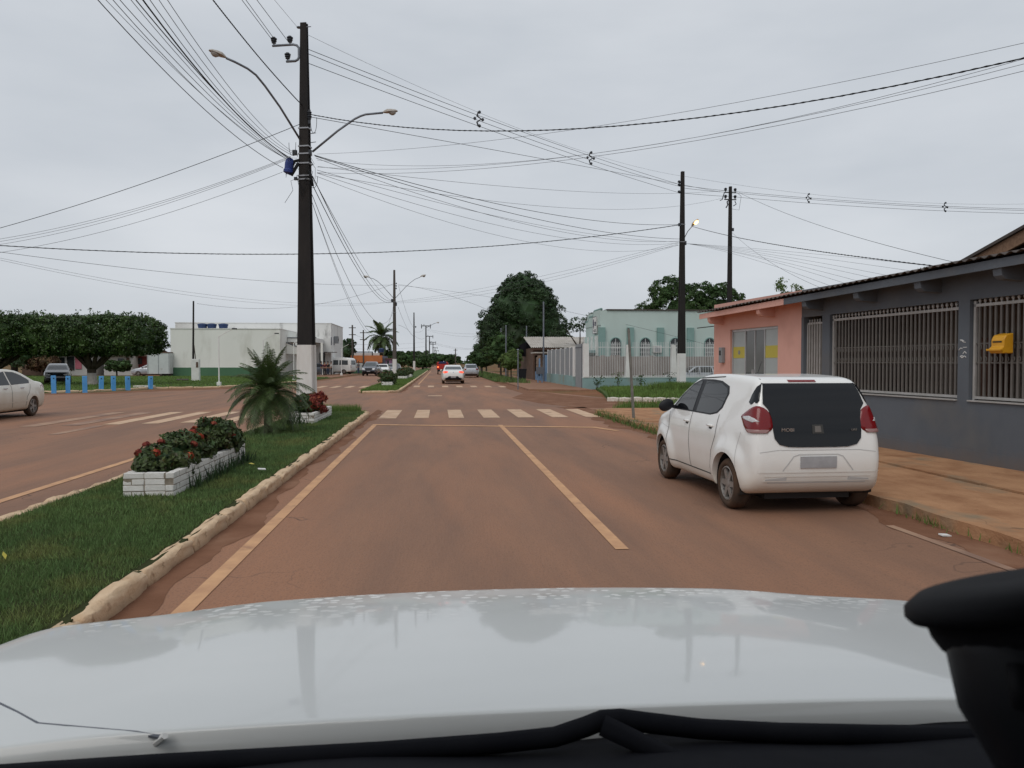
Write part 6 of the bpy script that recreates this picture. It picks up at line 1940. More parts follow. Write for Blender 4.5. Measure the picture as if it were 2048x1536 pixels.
part('back_room', 'interior', ho, (1.9, 2.0, -5, 5.7, 0, 3.2), (0.2, 1.9, 5.60, 5.65, 0, 3.1), (0.2, 1.9, -5.0, -4.9, 0, 3.1), (0.2, 1.9, -5, 5.6, 3.05, 3.12))
part('room_floor', 'interior_floor', ho, (0.2, 1.9, -5, 5.6, 0.0, 0.16))
part('garage_door', 'cloth_navy', ho, (1.82, 1.89, -0.2, 0.8, 0.16, 2.3))
part('garage_shelf', 'rust_gate', ho, (1.5, 1.88, 2.3, 2.9, 0.16, 2.1))
part('pink_room', 'interior', ho, (2.4, 2.5, 5.8, 9.8, 0, 3.1), (0.2, 2.4, 5.8, 9.8, 3.05, 3.1))


def roof_slab(s0, s1, m, mf, k):
    """eaves: sheet on top, fascia board below, both falling slightly along the street"""
    def zf(s): return 2.976 - 0.0156 * s
    x0, x1 = -0.42, 3.2
    rise = 0.16
    def quad(z_off, th, xa, xb, a, b):
        V = []
        for s in (a, b):
            for x in (xa, xb):
                zz_ = zf(s) + z_off + (x - x0) * rise
                V += [(x, s, zz_), (x, s, zz_ + th)]
        return V, [(0, 2, 3, 1), (4, 5, 7, 6), (0, 1, 5, 4), (2, 6, 7, 3), (1, 3, 7, 5), (0, 4, 6, 2)]
    MB().add(*quad(0.115, 0.012, x0 + 0.01, x1, s0, s1)).build('soffit', mf, ho)
    V = []
    for s in (s0, s1):
        V += [(x0, s, zf(s)), (x0 + 0.03, s, zf(s)), (x0 + 0.03, s, zf(s) + 0.125), (x0, s, zf(s) + 0.125)]
    MB().add(V, [(0, 1, 2, 3), (4, 7, 6, 5), (0, 4, 5, 1), (1, 5, 6, 2), (2, 6, 7, 3), (3, 7, 4, 0)]).build('fascia', mf, ho)
    n = max(1, round((s1 - s0) / 1.1))
    for i in range(n):                       # corrugated sheets, one by one
        a, b = s0 + (s1 - s0) * i / n, s0 + (s1 - s0) * (i + 1) / n
        q = 28
        V, Fc = [], []
        for j in range(q + 1):
            s = a + (b - a) * j / q + (0.02 if j == q else 0)
            w_ = 0.018 * math.cos(2 * math.pi * s / 0.177)
            for x in (x0 - 0.05 - 0.012 * (i % 3), x1):
                zb = zf(s) + 0.150 + 0.026 + (x - x0) * rise + w_ + 0.006 * (i % 2)
                V += [(x, s, zb), (x, s, zb + 0.008)]
        for j in range(q):
            k0, k1 = 4 * j, 4 * (j + 1)
            Fc += [(k0, k0 + 2, k1 + 2, k1), (k0 + 1, k1 + 1, k1 + 3, k0 + 3), (k0, k1, k1 + 1, k0 + 1)]
        MB().add(V, Fc).build('roof_sheet', m, ho, fix=False)


roof_slab(-5.0, 5.76, 'roof_sheet', 'grey_wall', 0)
roof_slab(5.77, 10.06, 'roof_sheet', 'pink_wall', 1)
for s, m in ((0.15, 'grey_wall'), (1.75, 'grey_wall'), (3.35, 'grey_wall'), (5.05, 'grey_wall'), (6.95, 'pink_wall'), (9.55, 'pink_wall')):
    z = 2.976 - 0.0156 * s
    MB().prism([(0.02, z - 0.17), (-0.31, z - 0.15), (-0.37, z - 0.10), (-0.385, z - 0.02), (-0.385, z + 0.135), (0.02, z + 0.22)], 'y', s - 0.075, s + 0.075).build('rafter_end', m, ho)
MB().tube([(-0.5, 10.0, 2.58), (0.2, 10.12, 2.66)], 0.012, 5).build('hook', 'pole_black', ho)


def grille(s0, s1, z0, z1, label, rail_z, panel=None):
    t = MB().box(0.05, 0.09, s0, s1, rail_z - 0.022, rail_z + 0.022).box(0.05, 0.09, s0, s0 + 0.04, z0, z1).box(0.05, 0.09, s1 - 0.04, s1, z0, z1).box(0.05, 0.09, s0 + 0.04, s1 - 0.04, z0 + 0.02, z0 + 0.06)
    gp = t.build('grille', 'grille_rail', ho)
    gp['label'] = label
    n = max(2, round((s1 - s0) / 0.102))
    bar = MB().box(-0.012, 0.012, -0.017, 0.017, z0 + 0.06, rail_z - 0.022).mesh('bar', 'grille_bar')
    tip = MB().lathe([(0.010, 0), (0.012, 0.02), (0.024, 0.045), (0.018, 0.075), (0.001, 0.10)], 8).mesh('finial', 'grille_rail')
    sc = MB()
    for i in range(1, n):
        s = s0 + (s1 - s0) * i / n
        link('bar', bar, gp, (0.07, s, 0))
        link('finial', tip, gp, (0.07, s, rail_z + 0.02))
        for zc in (1.72, 1.90):
            c = [(0.07, s + 0.042 * math.cos(a), zc + 0.042 * math.sin(a)) for a in [0.9 + 4.6 * k / 8 for k in range(9)]]
            sc.tube(c, 0.008, 4)
    for zc in (1.665, 1.955): sc.box(0.062, 0.078, s0 + 0.04, s1 - 0.04, zc - 0.008, zc + 0.008)
    sc.build('scrollwork', 'grille_bar', gp)
    return gp


grille(1.33, 4.72, 1.10, 2.60, 'wide barred grille in the middle of the grey front', 2.51)
grille(-2.2, 1.06, 1.10, 2.60, 'barred grille at the right edge carrying the yellow letter box', 2.53)
gd = part('barred_gate', 'grille_rail', ho, (0.05, 0.09, 5.04, 5.64, 2.46, 2.50), (0.05, 0.09, 5.04, 5.08, Z0, 2.5), (0.05, 0.09, 5.60, 5.64, Z0, 2.5))
part('gate_sheet', 'grille_bar', gd, (0.06, 0.08, 5.08, 5.60, Z0 + 0.05, 2.46))
for k in range(5): part('bar', 'grille_rail', gd, (0.04, 0.058, 5.14 + 0.095 * k, 5.16 + 0.095 * k, Z0 + 0.1, 2.56))
# paint scribble on the pilaster between the grilles
sc = MB()
r_ = random.Random(3)
for k in range(9):
    s, z = 1.20 + r_.uniform(-0.07, 0.07), 1.90 + r_.uniform(-0.16, 0.14)
    sc.tube([(-0.004, s - 0.035, z), (-0.004, s, z + r_.uniform(-0.02, 0.03)), (-0.004, s + 0.035, z + r_.uniform(-0.03, 0.02))], 0.006, 4)
sc.build('paint_scribble', 'white_paint', ho)
# glazed door of the pink half
dr_ = part('glazed_door', 'alu', ho, (0.05, 0.11, 6.74, 9.10, 2.44, 2.50), (0.05, 0.11, 6.74, 6.79, Z0, 2.44), (0.05, 0.11, 9.05, 9.10, Z0, 2.44), (0.055, 0.105, 8.38, 8.42, Z0, 2.44), (0.055, 0.105, 7.42, 7.46, Z0, 2.44), (0.055, 0.105, 7.90, 7.93, Z0, 2.44))
for a, b, m in ((6.79, 7.42, 'pane_frost'), (7.46, 7.90, 'pane_grey'), (7.93, 8.38, 'pane_grey'), (8.42, 9.05, 'pane_frost')):
    o = part('pane', m, dr_, (0.075, 0.085, a, b, Z0 + 0.02, 2.44))
    if m == 'pane_frost': part('yellow_band', 'yellow_band', dr_, (0.068, 0.074, a, b, 1.78, 2.06))
    else: part('dark_kick_panel', 'pane_dark', dr_, (0.068, 0.074, a, b, Z0 + 0.02, 1.42))
MB().lathe([(0.001, 0.006), (0.05, 0.005), (0.055, 0)], 14, axis='x').build('round_sticker', 'panel_grey', dr_, loc=(0.062, 8.73, 1.92))
part('door_handle', 'alu', dr_, (0.01, 0.05, 7.94, 7.97, 1.15, 1.50))
mb_ = part('meter_box', 'panel_grey', ho, (-0.10, -0.001, 9.38, 9.56, 1.66, 2.06), bevel=0.012)
part('meter_window', 'pane_dark', mb_, (-0.106, -0.101, 9.42, 9.52, 1.86, 1.98))
# higher gabled roof behind
def at_x(u, v, X):
    r = FW + RT * ((u - 1024) / F) + UP * ((768 - v) / F)
    return Vector((0, 0, EYE)) + r * (X / r.x)


A_, B_ = at_x(1922, 526, 9.0), at_x(2048, 456, 9.0)
sl = (B_.z - A_.z) / (B_.y - A_.y)          # rises towards us
gb = empty('gable_roof', (0, 0, 0))
tag(gb, 'brown timber edged gable roof rising behind the grey house', 'roof')
ya, yr = A_.y + 0.5, B_.y - 2.6


def zg(y): return A_.z + sl * (y - A_.y)


def rake(z0, z1):
    return [(ya, zg(ya) + z0), (yr, zg(yr) + z0), (2 * yr - ya, zg(ya) + z0), (2 * yr - ya, zg(ya) + z1), (yr, zg(yr) + z1), (ya, zg(ya) + z1)]


MB().prism(rake(-0.02, 0.03), 'x', 8.95, 17).build('roof_sheet', 'roof_sheet', gb)
MB().prism(rake(-0.22, -0.022), 'x', 9.0, 9.05).build('barge_board', 'timber', gb)
for k in range(6): MB().prism(rake(-0.13, -0.10), 'x', 9.06 + 0.16 * k, 9.21 + 0.16 * k).build('soffit_board', 'timber_dark', gb)
MB().prism([(ya - 0.3, 3.0), (yr, 3.0), (yr, zg(yr) - 0.14), (ya - 0.3, zg(ya - 0.3) - 0.14)], 'x', 10.1, 17).build('wall', 'timber_dark', gb)
# pale flat roof behind the pink house
o = empty('pale_roof', (0, 0, 0))
tag(o, 'pale sheet roof behind the far end of the pink house', 'roof')
q0, q1, q2 = at(1470, 617, 26), at(1535, 597, 26), at(1610, 600, 26)
MB().prism([(q0.x, q0.z - 0.25), (q1.x, q1.z - 0.2), (q2.x + 3, q2.z - 0.3), (q2.x + 3, q2.z), (q1.x, q1.z), (q0.x, q0.z)], 'y', 26, 26.9).build('roof_sheet', 'far_white', o)
part('wall', 'far_white', o, (q1.x + 0.2, q2.x + 2.8, 26.2, 26.8, 0, q0.z - 0.3))
# yellow letter box hung on the grille
lb = empty('letter_box', ho.matrix_world @ Vector((0, 0, 0)))
lb.location = (hp(0.38, -0.02)[0], hp(0.38, -0.02)[1], 1.93)
lb.rotation_euler = (0, 0, HROT)
tag(lb, 'yellow plastic letter box hanging on the barred grille at the right', 'letter box')
MB().prism([(0.03, -0.13), (-0.14, -0.13), (-0.17, -0.10), (-0.17, -0.06), (-0.13, -0.03), (-0.13, 0.07), (-0.09, 0.13), (0.03, 0.16)], 'y', -0.115, 0.115).build('case', 'yellow_plastic', lb, bevel=0.010)
part('slot', 'black_plastic', lb, (-0.136, -0.125, -0.08, 0.08, 0.025, 0.045))
part('lip', 'yellow_plastic', lb, (-0.20, -0.15, -0.13, 0.13, -0.095, -0.065), bevel=0.006)

# --- mint church
CX, CY = 11.38, 53.0
ch = empty('church', (CX, CY, 0))
tag(ch, 'mint green church with arched side windows and stepped parapet front', 'church')
part('wall', 'mint_wall', ch, (0, 21, 0, 5.5, -0.1, 5.32))
MB().prism([(0.0, 4.3), (0.0, 5.36), (2.3, 5.36), (2.5, 5.10), (2.75, 5.0), (4.1, 5.0), (4.3, 4.80), (4.6, 4.72), (5.5, 4.70), (5.5, 4.3)], 'x', -0.16, -0.001).build('front_parapet', 'mint_wall', ch)
cp = [(0.0, 5.36), (2.3, 5.36), (2.5, 5.10), (2.75, 5.0), (4.1, 5.0), (4.3, 4.80), (4.6, 4.72), (5.5, 4.70)]
MB().tube([(-0.08, y, z + 0.03) for y, z in cp], 0.10, 6).build('coping', 'mint_trim', ch)
part('roof_edge', 'roof_sheet', ch, (0.3, 21.2, -0.10, 5.6, 5.325, 5.40))
part('roof_ridge', 'roof_sheet', ch, (0.8, 20, 1.5, 4, 5.401, 5.46))
part('front_wall', 'mint_wall', ch, (-0.12, -0.002, 0.0, 5.5, 3.55, 4.30), (-0.12, -0.002, 0.0, 0.4, -0.1, 3.55))
for k in range(7): part('front_fin', 'mint_wall' if k % 2 else 'white_paint', ch, (-0.35, -0.003, 0.7 + 0.72 * k, 0.95 + 0.72 * k, 1.2, 3.55))
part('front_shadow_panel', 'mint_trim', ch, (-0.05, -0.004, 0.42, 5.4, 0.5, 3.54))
part('porch_slab', 'mint_low', ch, (-1.6, -0.36, 0.6, 5.0, 2.35, 2.55))
for y in (0.8, 4.6): part('porch_post', 'mint_low', ch, (-1.5, -1.3, y, y + 0.2, 0, 2.35))
def local(u, v): 
    q = at(u, v, CY)
    return q.x - CX, q.z
for u in (1203, 1260, 1320, 1380, 1440, 1500):
    x, z = local(u, 656)
    part('pilaster', 'mint_trim', ch, (x - 0.24, x + 0.24, -0.20, -0.003, -0.1, 4.12))
for u in (1231, 1290.5, 1350, 1419):
    x, z = local(u, 676)
    hw, zb, zs = 0.40, 1.55, 2.95
    arc = [(x + hw * math.cos(a), zs + 0.46 * math.sin(a)) for a in [math.pi * k / 12 for k in range(13)]]
    wn = MB().prism([(x + hw, zb)] + arc + [(x - hw, zb)], 'y', -0.03, -0.004).build('window', 'pane_dark', ch)
    fr = MB()
    out = [(x + hw, zb)] + arc + [(x - hw, zb)]
    fr.tube([(a, -0.05, b) for a, b in out], 0.045, 5)
    fr.build('window_frame', 'mint_trim', wn)
    gr = MB()
    for k in range(1, 6): gr.box(x - hw + hw * 2 * k / 6 - 0.014, x - hw + hw * 2 * k / 6 + 0.014, -0.045, -0.031, zb, zs if k != 3 else zs + 0.42)
    for k in range(6): gr.box(x - hw, x + hw, -0.046, -0.032, zb + 0.28 * k, zb + 0.28 * k + 0.025)
    gr.build('window_bars', 'white_bar', wn)
x, z = local(1313, 693)
ac = part('air_conditioner', 'far_white', ch, (x - 0.28, x + 0.28, -0.35, -0.004, 2.35, 2.85), bevel=0.02)
part('fan_grille', 'panel_grey', ac, (x - 0.2, x + 0.16, -0.36, -0.351, 2.42, 2.78))
# its sign board: a dark emblem beside lines of lettering too small to read
sg = part('sign_board', 'white_paint', ch, (-0.24, -0.17, 0.95, 2.25, 3.75, 4.95))
part('sign_frame', 'cloth_grey', sg, (-0.25, -0.241, 0.93, 0.97, 3.73, 4.97), (-0.25, -0.241, 2.23, 2.27, 3.73, 4.97), (-0.25, -0.241, 0.97, 2.23, 4.93, 4.97), (-0.25, -0.241, 0.97, 2.23, 3.73, 3.77))
MB().prism([(2.0, 4.15), (1.85, 4.12), (1.75, 4.4), (1.78, 4.7), (1.9, 4.82), (2.05, 4.7), (2.1, 4.4)], 'x', -0.246, -0.241).build('emblem', 'cloth_navy', sg)
for k, (z, a, b) in enumerate(((4.50, 1.05, 1.65), (4.40, 1.05, 1.65), (4.30, 1.10, 1.60), (3.98, 1.05, 2.1), (3.88, 1.05, 2.0))):
    n = 4 if k < 3 else 9
    for j in range(n):
        s = a + (b - a) * j / n
        part('letter_mark', 'cloth_navy' if k < 3 else 'cloth_black', sg, (-0.245, -0.241, s, s + (b - a) / n * 0.7, z, z + (0.075 if k < 3 else 0.045)))

# fence before the church
fe = empty('church_fence', (0, 47.0, 0))
tag(fe, 'low grey green wall with white posts and white upright bars before the church', 'fence')
part('low_wall', 'mint_low', fe, (8.85, 26, -0.1, 0.1, -0.05, 0.71))
part('wall_cap', 'mint_wall', fe, (8.83, 26, -0.12, 0.12, 0.711, 0.75))
POST = (11.74, 14.62, 17.5, 20.4)
MB().prism([(8.88, 0.75), (9.24, 0.75), (9.22, 2.85), (8.88, 2.85)], 'y', -0.15, 0.15).build('post', 'white_paint', fe)
for x in POST: MB().prism([(x - 0.20, 0.75), (x + 0.20, 0.75), (x + 0.10, 2.76), (x - 0.13, 2.78)], 'y', -0.13, 0.13).build('post', 'white_paint', fe)
part('rail', 'white_bar', fe, (9.24, 26, -0.02, 0.02, 2.60, 2.64), (9.24, 26, -0.02, 0.02, 0.80, 0.84))
barm = MB().box(-0.009, 0.009, -0.012, 0.012, 0.75, 2.95).mesh('bar', 'white_bar')
x = 9.33
while x < 21:
    if all(abs(x - q) > 0.2 for q in POST): link('bar', barm, fe, (x, 0, 0))
    x += 0.108
o = part('yard_wall', 'concrete_raw', None, (9.3, 24, 51.4, 51.55, -0.05, 2.08))
tag(o, 'rough unplastered concrete wall between the fence and the church', 'wall')
for k in range(5): part('wall_pier', 'concrete_raw', o, (9.6 + 2.9 * k, 9.75 + 2.9 * k, 51.33, 51.39, -0.05, 2.06))
r_ = random.Random(8)
for k in range(9):
    x = r_.uniform(9.6, 20)
    part('wall_chip', 'concrete_raw', o, (x, x + 0.3, 51.42, 51.53, 2.081, 2.081 + r_.uniform(0.03, 0.1)))
# its street side: sheet panels between white posts, and the tall gate
sf = empty('panel_fence', (8.95, 47.3, 0))
tag(sf, 'street fence of grey sheet panels between white posts beside the church', 'fence')
gt = part('gate', 'panel_grey', sf, (-0.05, 0.05, 0.2, 2.5, 0.05, 2.85))
part('gate_frame', 'cloth_grey', gt, (-0.07, -0.051, 0.2, 2.5, 2.60, 2.66), (-0.07, -0.051, 0.2, 0.26, 0.05, 2.85))
part('post', 'white_paint', sf, (-0.15, 0.15, 2.55, 3.0, 0.75, 2.72))
part('post_base', 'mint_low', sf, (-0.17, 0.17, 2.53, 3.02, -0.05, 0.749))
yy = [3.0, 4.9, 6.9, 9.0, 11.2, 13.4, 15.6]
for i, (a, b) in enumerate(zip(yy, yy[1:])):
    zt = 2.72 - 0.0 * i
    part('low_wall', 'mint_low', sf, (-0.1, 0.1, a + (0.03 if i == 0 else 0), b, -0.05, 0.78))
    part('panel', 'panel_grey', sf, (-0.03, 0.03, a + 0.02, b - 0.131, 0.781, zt - 0.05))
    part('post', 'white_paint', sf, (-0.05, 0.07, b - 0.13, b + 0.0, 0.782, zt))

# house and walls beyond the church
x0, x1 = at(1060, 700, 70).x, at(1172, 700, 70).x
hb = empty('tin_roof_house', (0, 0, 0))
tag(hb, 'low brown house under a pale corrugated roof beyond the panel fence', 'house')
ze, zr = at(1100, 695, 69.5).z, at(1100, 674, 76).z
part('wall', 'far_brown', hb, (x0 + 0.3, x1 + 1.5, 70.2, 80, 0, ze - 0.02))
n = 14
for i in range(n):
    a, b = x0 + (x1 + 5.5 - x0) * i / n, x0 + (x1 + 5.5 - x0) * (i + 1) / n
    V, Fc, q = [], [], 16
    for j in range(q + 1):
        x = a + (b - a) * j / q
        w_ = 0.04 * math.cos(2 * math.pi * x / 0.18)
        V += [(x, 69.4, ze + w_ + 0.01 * (i % 2)), (x, 76.0, zr + w_ + 0.01 * (i % 2))]
    for j in range(q): Fc.append((2 * j, 2 * j + 2, 2 * j + 3, 2 * j + 1))
    MB().add(V, Fc).build('roof_sheet', 'roof_pale', hb, fix=False)
part('eave_board', 'timber_dark', hb, (x0, x1 + 5.5, 69.45, 69.5, ze - 0.22, ze - 0.06))
nt_ = empty('shade_net', (at(1016, 700, 76).x, 76, 0))
tag(nt_, 'black shade netting hung on posts below the tall tree', 'netting')
wN = at(1060, 700, 76).x - at(1016, 700, 76).x
zt, zb = at(1030, 682, 76).z, at(1030, 713, 76).z
MB().add([(wN * k / 8, 0.05 * math.sin(k), z) for z in (zb, zt) for k in range(9)][0:9] + [(wN * k / 8, 0.05 * math.cos(k), zt - 0.9 + 0.9 * (k / 8) - 0.06 * math.sin(math.pi * k / 4)) for k in range(9)], [(k, k + 1, 10 + k, 9 + k) for k in range(8)]).build('net', 'shade_net', nt_, fix=False)
md = nt_.children[0].modifiers.new('t', 'SOLIDIFY')
md.thickness = 0.02
part('net_post', 'pole_grey', nt_, (-0.06, 0.06, 0.1, 0.2, 0, zt - 0.9), (wN - 0.06, wN + 0.06, 0.1, 0.2, 0, zt + 0.1))
bw = empty('blue_brick_wall', (8.9, 63.2, 0))
tag(bw, 'garden wall with blue base and brick piers beyond the panel fence', 'wall')
part('blue_base', 'blue_wall', bw, (-0.1, 0.1, 0.0, 7.6, 0, 0.85))
for k in range(4): part('pier', 'brick_far' if k else 'blue_wall', bw, (-0.13, 0.13, 0.1 + 2.3 * k, 0.5 + 2.3 * k, 0.851, 2.3))
for k in range(3): part('lattice', 'brick_far', bw, (-0.03, 0.03, 0.51 + 2.3 * k, 2.39 + 2.3 * k, 0.851, 2.15))
for k in range(3):
    for j in range(3): part('lattice_rail', 'far_brown', bw, (-0.05, -0.031, 0.51 + 2.3 * k, 2.39 + 2.3 * k, 1.1 + 0.38 * j, 1.16 + 0.38 * j))
ca = part('canopy', 'roof_pale', bw, (-0.9, 1.5, 1.0, 3.8, 2.45, 2.55))
rg = empty('brown_gate_wall', (8.8, 71.2, 0))
tag(rg, 'row of rusty brown gates and piers farther along the pavement', 'gate')
for k in range(5):
    part('gate_leaf', 'rust_gate', rg, (-0.04, 0.04, 0.4 + 2.6 * k, 2.6 + 2.6 * k, 0.1, 2.1))
    part('pier', 'brick_far' if k % 2 else 'far_brown', rg, (-0.15, 0.15, 2.6 * k, 0.4 + 2.6 * k, 0, 2.35))
    part('cap', 'far_brown', rg, (-0.2, 0.2, 2.6 * k - 0.05, 0.45 + 2.6 * k, 2.351, 2.45))
part('arch_beam', 'rust_gate', rg, (-0.1, 0.1, 0.4, 2.55, 2.5, 2.75))
q = on_ground(1044, 761, 0.09)
o = empty('wheeled_bin', (q.x, q.y, 0.09))
tag(o, 'black bin standing on the far pavement before the brown gates', 'bin')
MB().prism([(-0.30, 0.08), (0.30, 0.08), (0.36, 0.95), (-0.36, 0.95)], 'y', -0.35, 0.35).build('tub', 'black_plastic', o)
part('lid', 'black_plastic', o, (-0.38, 0.38, -0.38, 0.38, 0.951, 1.03), bevel=0.02)
for x in (-0.25, 0.25): MB().cyl((x - 0.05, 0.25, 0.08), (x + 0.05, 0.25, 0.08), 0.09, n=10).build('wheel', 'rubber', o)
q = at(1080, 745, 60)
o = empty('litter_basket', (q.x, 60, 0.09))
tag(o, 'grey metal box bin on blue legs before the panel fence', 'bin')
part('box', 'cloth_grey', o, (-0.28, 0.28, -0.3, 0.3, 0.68, 1.22))
part('leg', 'blue_wall', o, (-0.2, -0.12, -0.05, 0.05, 0, 0.68))
part('leg', 'blue_wall', o, (0.12, 0.2, -0.05, 0.05, 0, 0.68))
part('backboard', 'blue_wall', o, (-0.06, 0.06, 0.31, 0.35, 0.5, 1.9))

# --- clinic on the left
cn = empty('clinic', (0, 0, 0))
tag(cn, 'long white clinic with green skirting and stained taller block', 'clinic')
a, b = at(341, 700, 95), at(560, 700, 95)
zt = at(450, 658, 95).z
part('low_block', 'clinic_wall', cn, (a.x, b.x, 95, 106, 0, zt))
part('skirting', 'clinic_green', cn, (a.x - 0.02, b.x + 0.02, 94.96, 94.999, 0, at(450, 735, 95).z))
part('coping', 'clinic_stain', cn, (a.x - 0.05, b.x + 0.05, 94.93, 106.05, zt + 0.001, zt + 0.09))
c, d = at(355, 700, 107), at(664, 700, 107)
zb = at(500, 647, 107).z
part('tall_block', 'clinic_stain', cn, (c.x, d.x, 106.2, 119, 0, zb))
part('tall_coping', 'clinic_stain', cn, (c.x - 0.06, d.x + 0.06, 106.14, 119.06, zb + 0.001, zb + 0.08))
e0, e1 = at(415, 656, 98), at(480, 656, 98)
MB().prism([(e0.x, zt), (e1.x, zt), (e1.x, zt + 0.40), (e1.x - 1.0, zt + 0.52), (e0.x + 0.2, zt + 0.1)], 'y', 100, 103).build('roof_gable', 'clinic_stain', cn)
pz = at(600, 676, 100).z
px1 = at(633, 700, 100).x
part('porch_band', 'clinic_stain', cn, (b.x + 0.03, px1, 99.4, 106.1, pz - 0.55, pz))
part('porch_edge', 'cloth_grey', cn, (b.x + 0.03, px1 + 0.1, 99.3, 99.39, pz - 0.02, pz + 0.08))
MB().prism([(b.x + 0.05, pz - 0.6), (b.x + 1.5, pz - 1.15), (px1, pz - 2.05), (px1, pz - 2.20), (b.x + 0.05, pz - 2.0)], 'y', 98.6, 99.2).build('awning', 'clinic_wall', cn)
MB().tube([(b.x + 0.05, 98.55, pz - 0.6), (b.x + 1.5, 98.55, pz - 1.15), (px1, 98.55, pz - 2.05)], 0.07, 5).build('awning_edge', 'cloth_grey', cn)
for k in range(4): part('porch_column', 'clinic_wall', cn, (b.x + 1.0 + 1.05 * k, b.x + 1.25 + 1.05 * k, 99.4, 99.65, 0, pz - 0.6))
for k in range(3):
    wn = part('window', 'pane_dark', cn, (b.x + 0.5 + 1.25 * k, b.x + 1.2 + 1.25 * k, 106.1, 106.19, 0.3 if k == 1 else 1.1, 3.0))
    part('window_frame', 'white_bar', wn, (b.x + 0.82 + 1.25 * k, b.x + 0.88 + 1.25 * k, 106.04, 106.09, 0.3, 3.0))
sc_ = at(656, 700, 106.2)
part('side_canopy', 'roof_sheet', cn, (px1 + 0.2, px1 + 1.8, 104.6, 106.1, 3.0, 3.08))
ag = MB().box(d.x + 0.001, d.x + 0.55, 109.0, 109.9, at(680, 687, 110).z, at(680, 673, 110).z).build('air_conditioner', 'panel_grey', cn)
MB().lathe([(0.001, 0), (0.2, 0), (0.22, 0.03)], 14, axis='x').build('fan', 'pole_black', ag, loc=(d.x + 0.56, 109.45, at(680, 680, 110).z))
for k, (u, v) in enumerate(((663, 683), (668, 683))):
    q = at(u, v, 106.1)
    part('pipe', 'cloth_grey', cn, (q.x - 0.06, q.x + 0.06, 106.0, 106.13, q.z - 0.5, q.z + 0.6))
for k, (u, lbl) in enumerate(((402, 'blue water tank at the left of three on the clinic roof'), (421, 'middle blue water tank on the clinic roof'), (444, 'right hand blue water tank half behind the roof gable'))):
    q = at(u, 657, 98)
    t = empty('water_tank', (q.x, 98.6, zt + 0.0))
    tag(t, lbl, 'water tank', 'blue water tanks on the clinic roof')
    MB().lathe([(0.44, 0.0), (0.56, 0.62), (0.60, 0.64), (0.60, 0.70)], 18).build('tub', 'tank_blue', t)
    MB().lathe([(0.61, 0.701), (0.58, 0.75), (0.2, 0.84), (0.001, 0.85)], 18).build('lid', 'tank_blue', t)
o = empty('white_container', (0, 0, 0))
q0, q1 = at(294, 700, 93.8), at(341, 700, 93.8)
zt2 = at(310, 706, 93.8).z
tag(o, 'white panel sided box standing left of the clinic', 'container')
part('box', 'container', o, (q0.x, q1.x - 0.1, 93.8, 94.9, 0.35, zt2))
for k in range(3): part('panel_seam', 'panel_grey', o, (q0.x + (q1.x - q0.x) * (0.02 + 0.45 * k), q0.x + (q1.x - q0.x) * (0.02 + 0.45 * k) + 0.05, 93.77, 93.799, 0.36, zt2))
part('top_edge', 'far_brown', o, (q0.x - 0.05, q1.x - 0.1, 93.75, 94.9, zt2 + 0.001, zt2 + 0.12))
part('feet', 'pole_black', o, (q0.x + 1.6, q0.x + 2.6, 94, 94.6, 0, 0.349))


def far_house(name, label, u0, u1, Y, v_ridge, v_eave, wall, roof, bits=()):
    t = empty(name, (at(u0, 720, Y).x, Y, 0))
    tag(t, label, 'house')
    W_ = at(u1, 720, Y).x - at(u0, 720, Y).x
    ze, zr = at(u0, v_eave, Y).z, at(u0, v_ridge, Y).z
    part('wall', wall, t, (0, W_, 0.4, 8, 0, ze))
    MB().prism([(-0.5, ze - 0.05), (4.5, zr), (9, ze - 0.05), (9, ze + 0.02), (4.5, zr + 0.1), (-0.5, ze + 0.05)], 'x', -0.3, W_ + 0.3).build('roof', roof, t)
    for nm, m, f0, f1, v0, v1 in bits:
        part(nm, m, t, (W_ * f0, W_ * f1, 0.30, 0.399, max(0.02, at(u0, v1, Y).z), at(u0, v0, Y).z))
    return t


far_house('roadside_shop', 'long low shop with pale roof and pink pillar behind the park', 84, 190, 104, 694, 708, 'far_white', 'roof_tile', (('window', 'pane_dark', 0.03, 0.40, 715, 740), ('door', 'pane_dark', 0.45, 0.58, 713, 740), ('pink_pillar', 'far_pink', 0.60, 0.72, 711, 738), ('awning', 'far_brown', 0.02, 0.58, 709, 712)))
far_house('cream_house', 'low cream house with grey tiled roof right of the fig trunk', 205, 262, 104, 698, 711, 'far_white', 'roof_tile', (('window', 'pane_dark', 0.5, 0.72, 717, 727), ('door', 'far_brown', 0.80, 0.90, 715, 738)))
far_house('dark_red_house', 'dark red house between the cream house and the white box', 264, 300, 106, 700, 712, 'far_red', 'far_brown', (('window', 'pane_dark', 0.2, 0.5, 716, 728),))
far_house('brown_shed', 'dark shed beside the pale shop at the far left', 40, 82, 106, 690, 704, 'far_brown', 'roof_tile', (('window', 'pane_dark', 0.3, 0.8, 712, 735),))
t = far_tree(-47.5, 98.2, 2.6, 3.0, 'leaf_rust', 'reddish bush behind the white sedan', 38, 'red_bush')
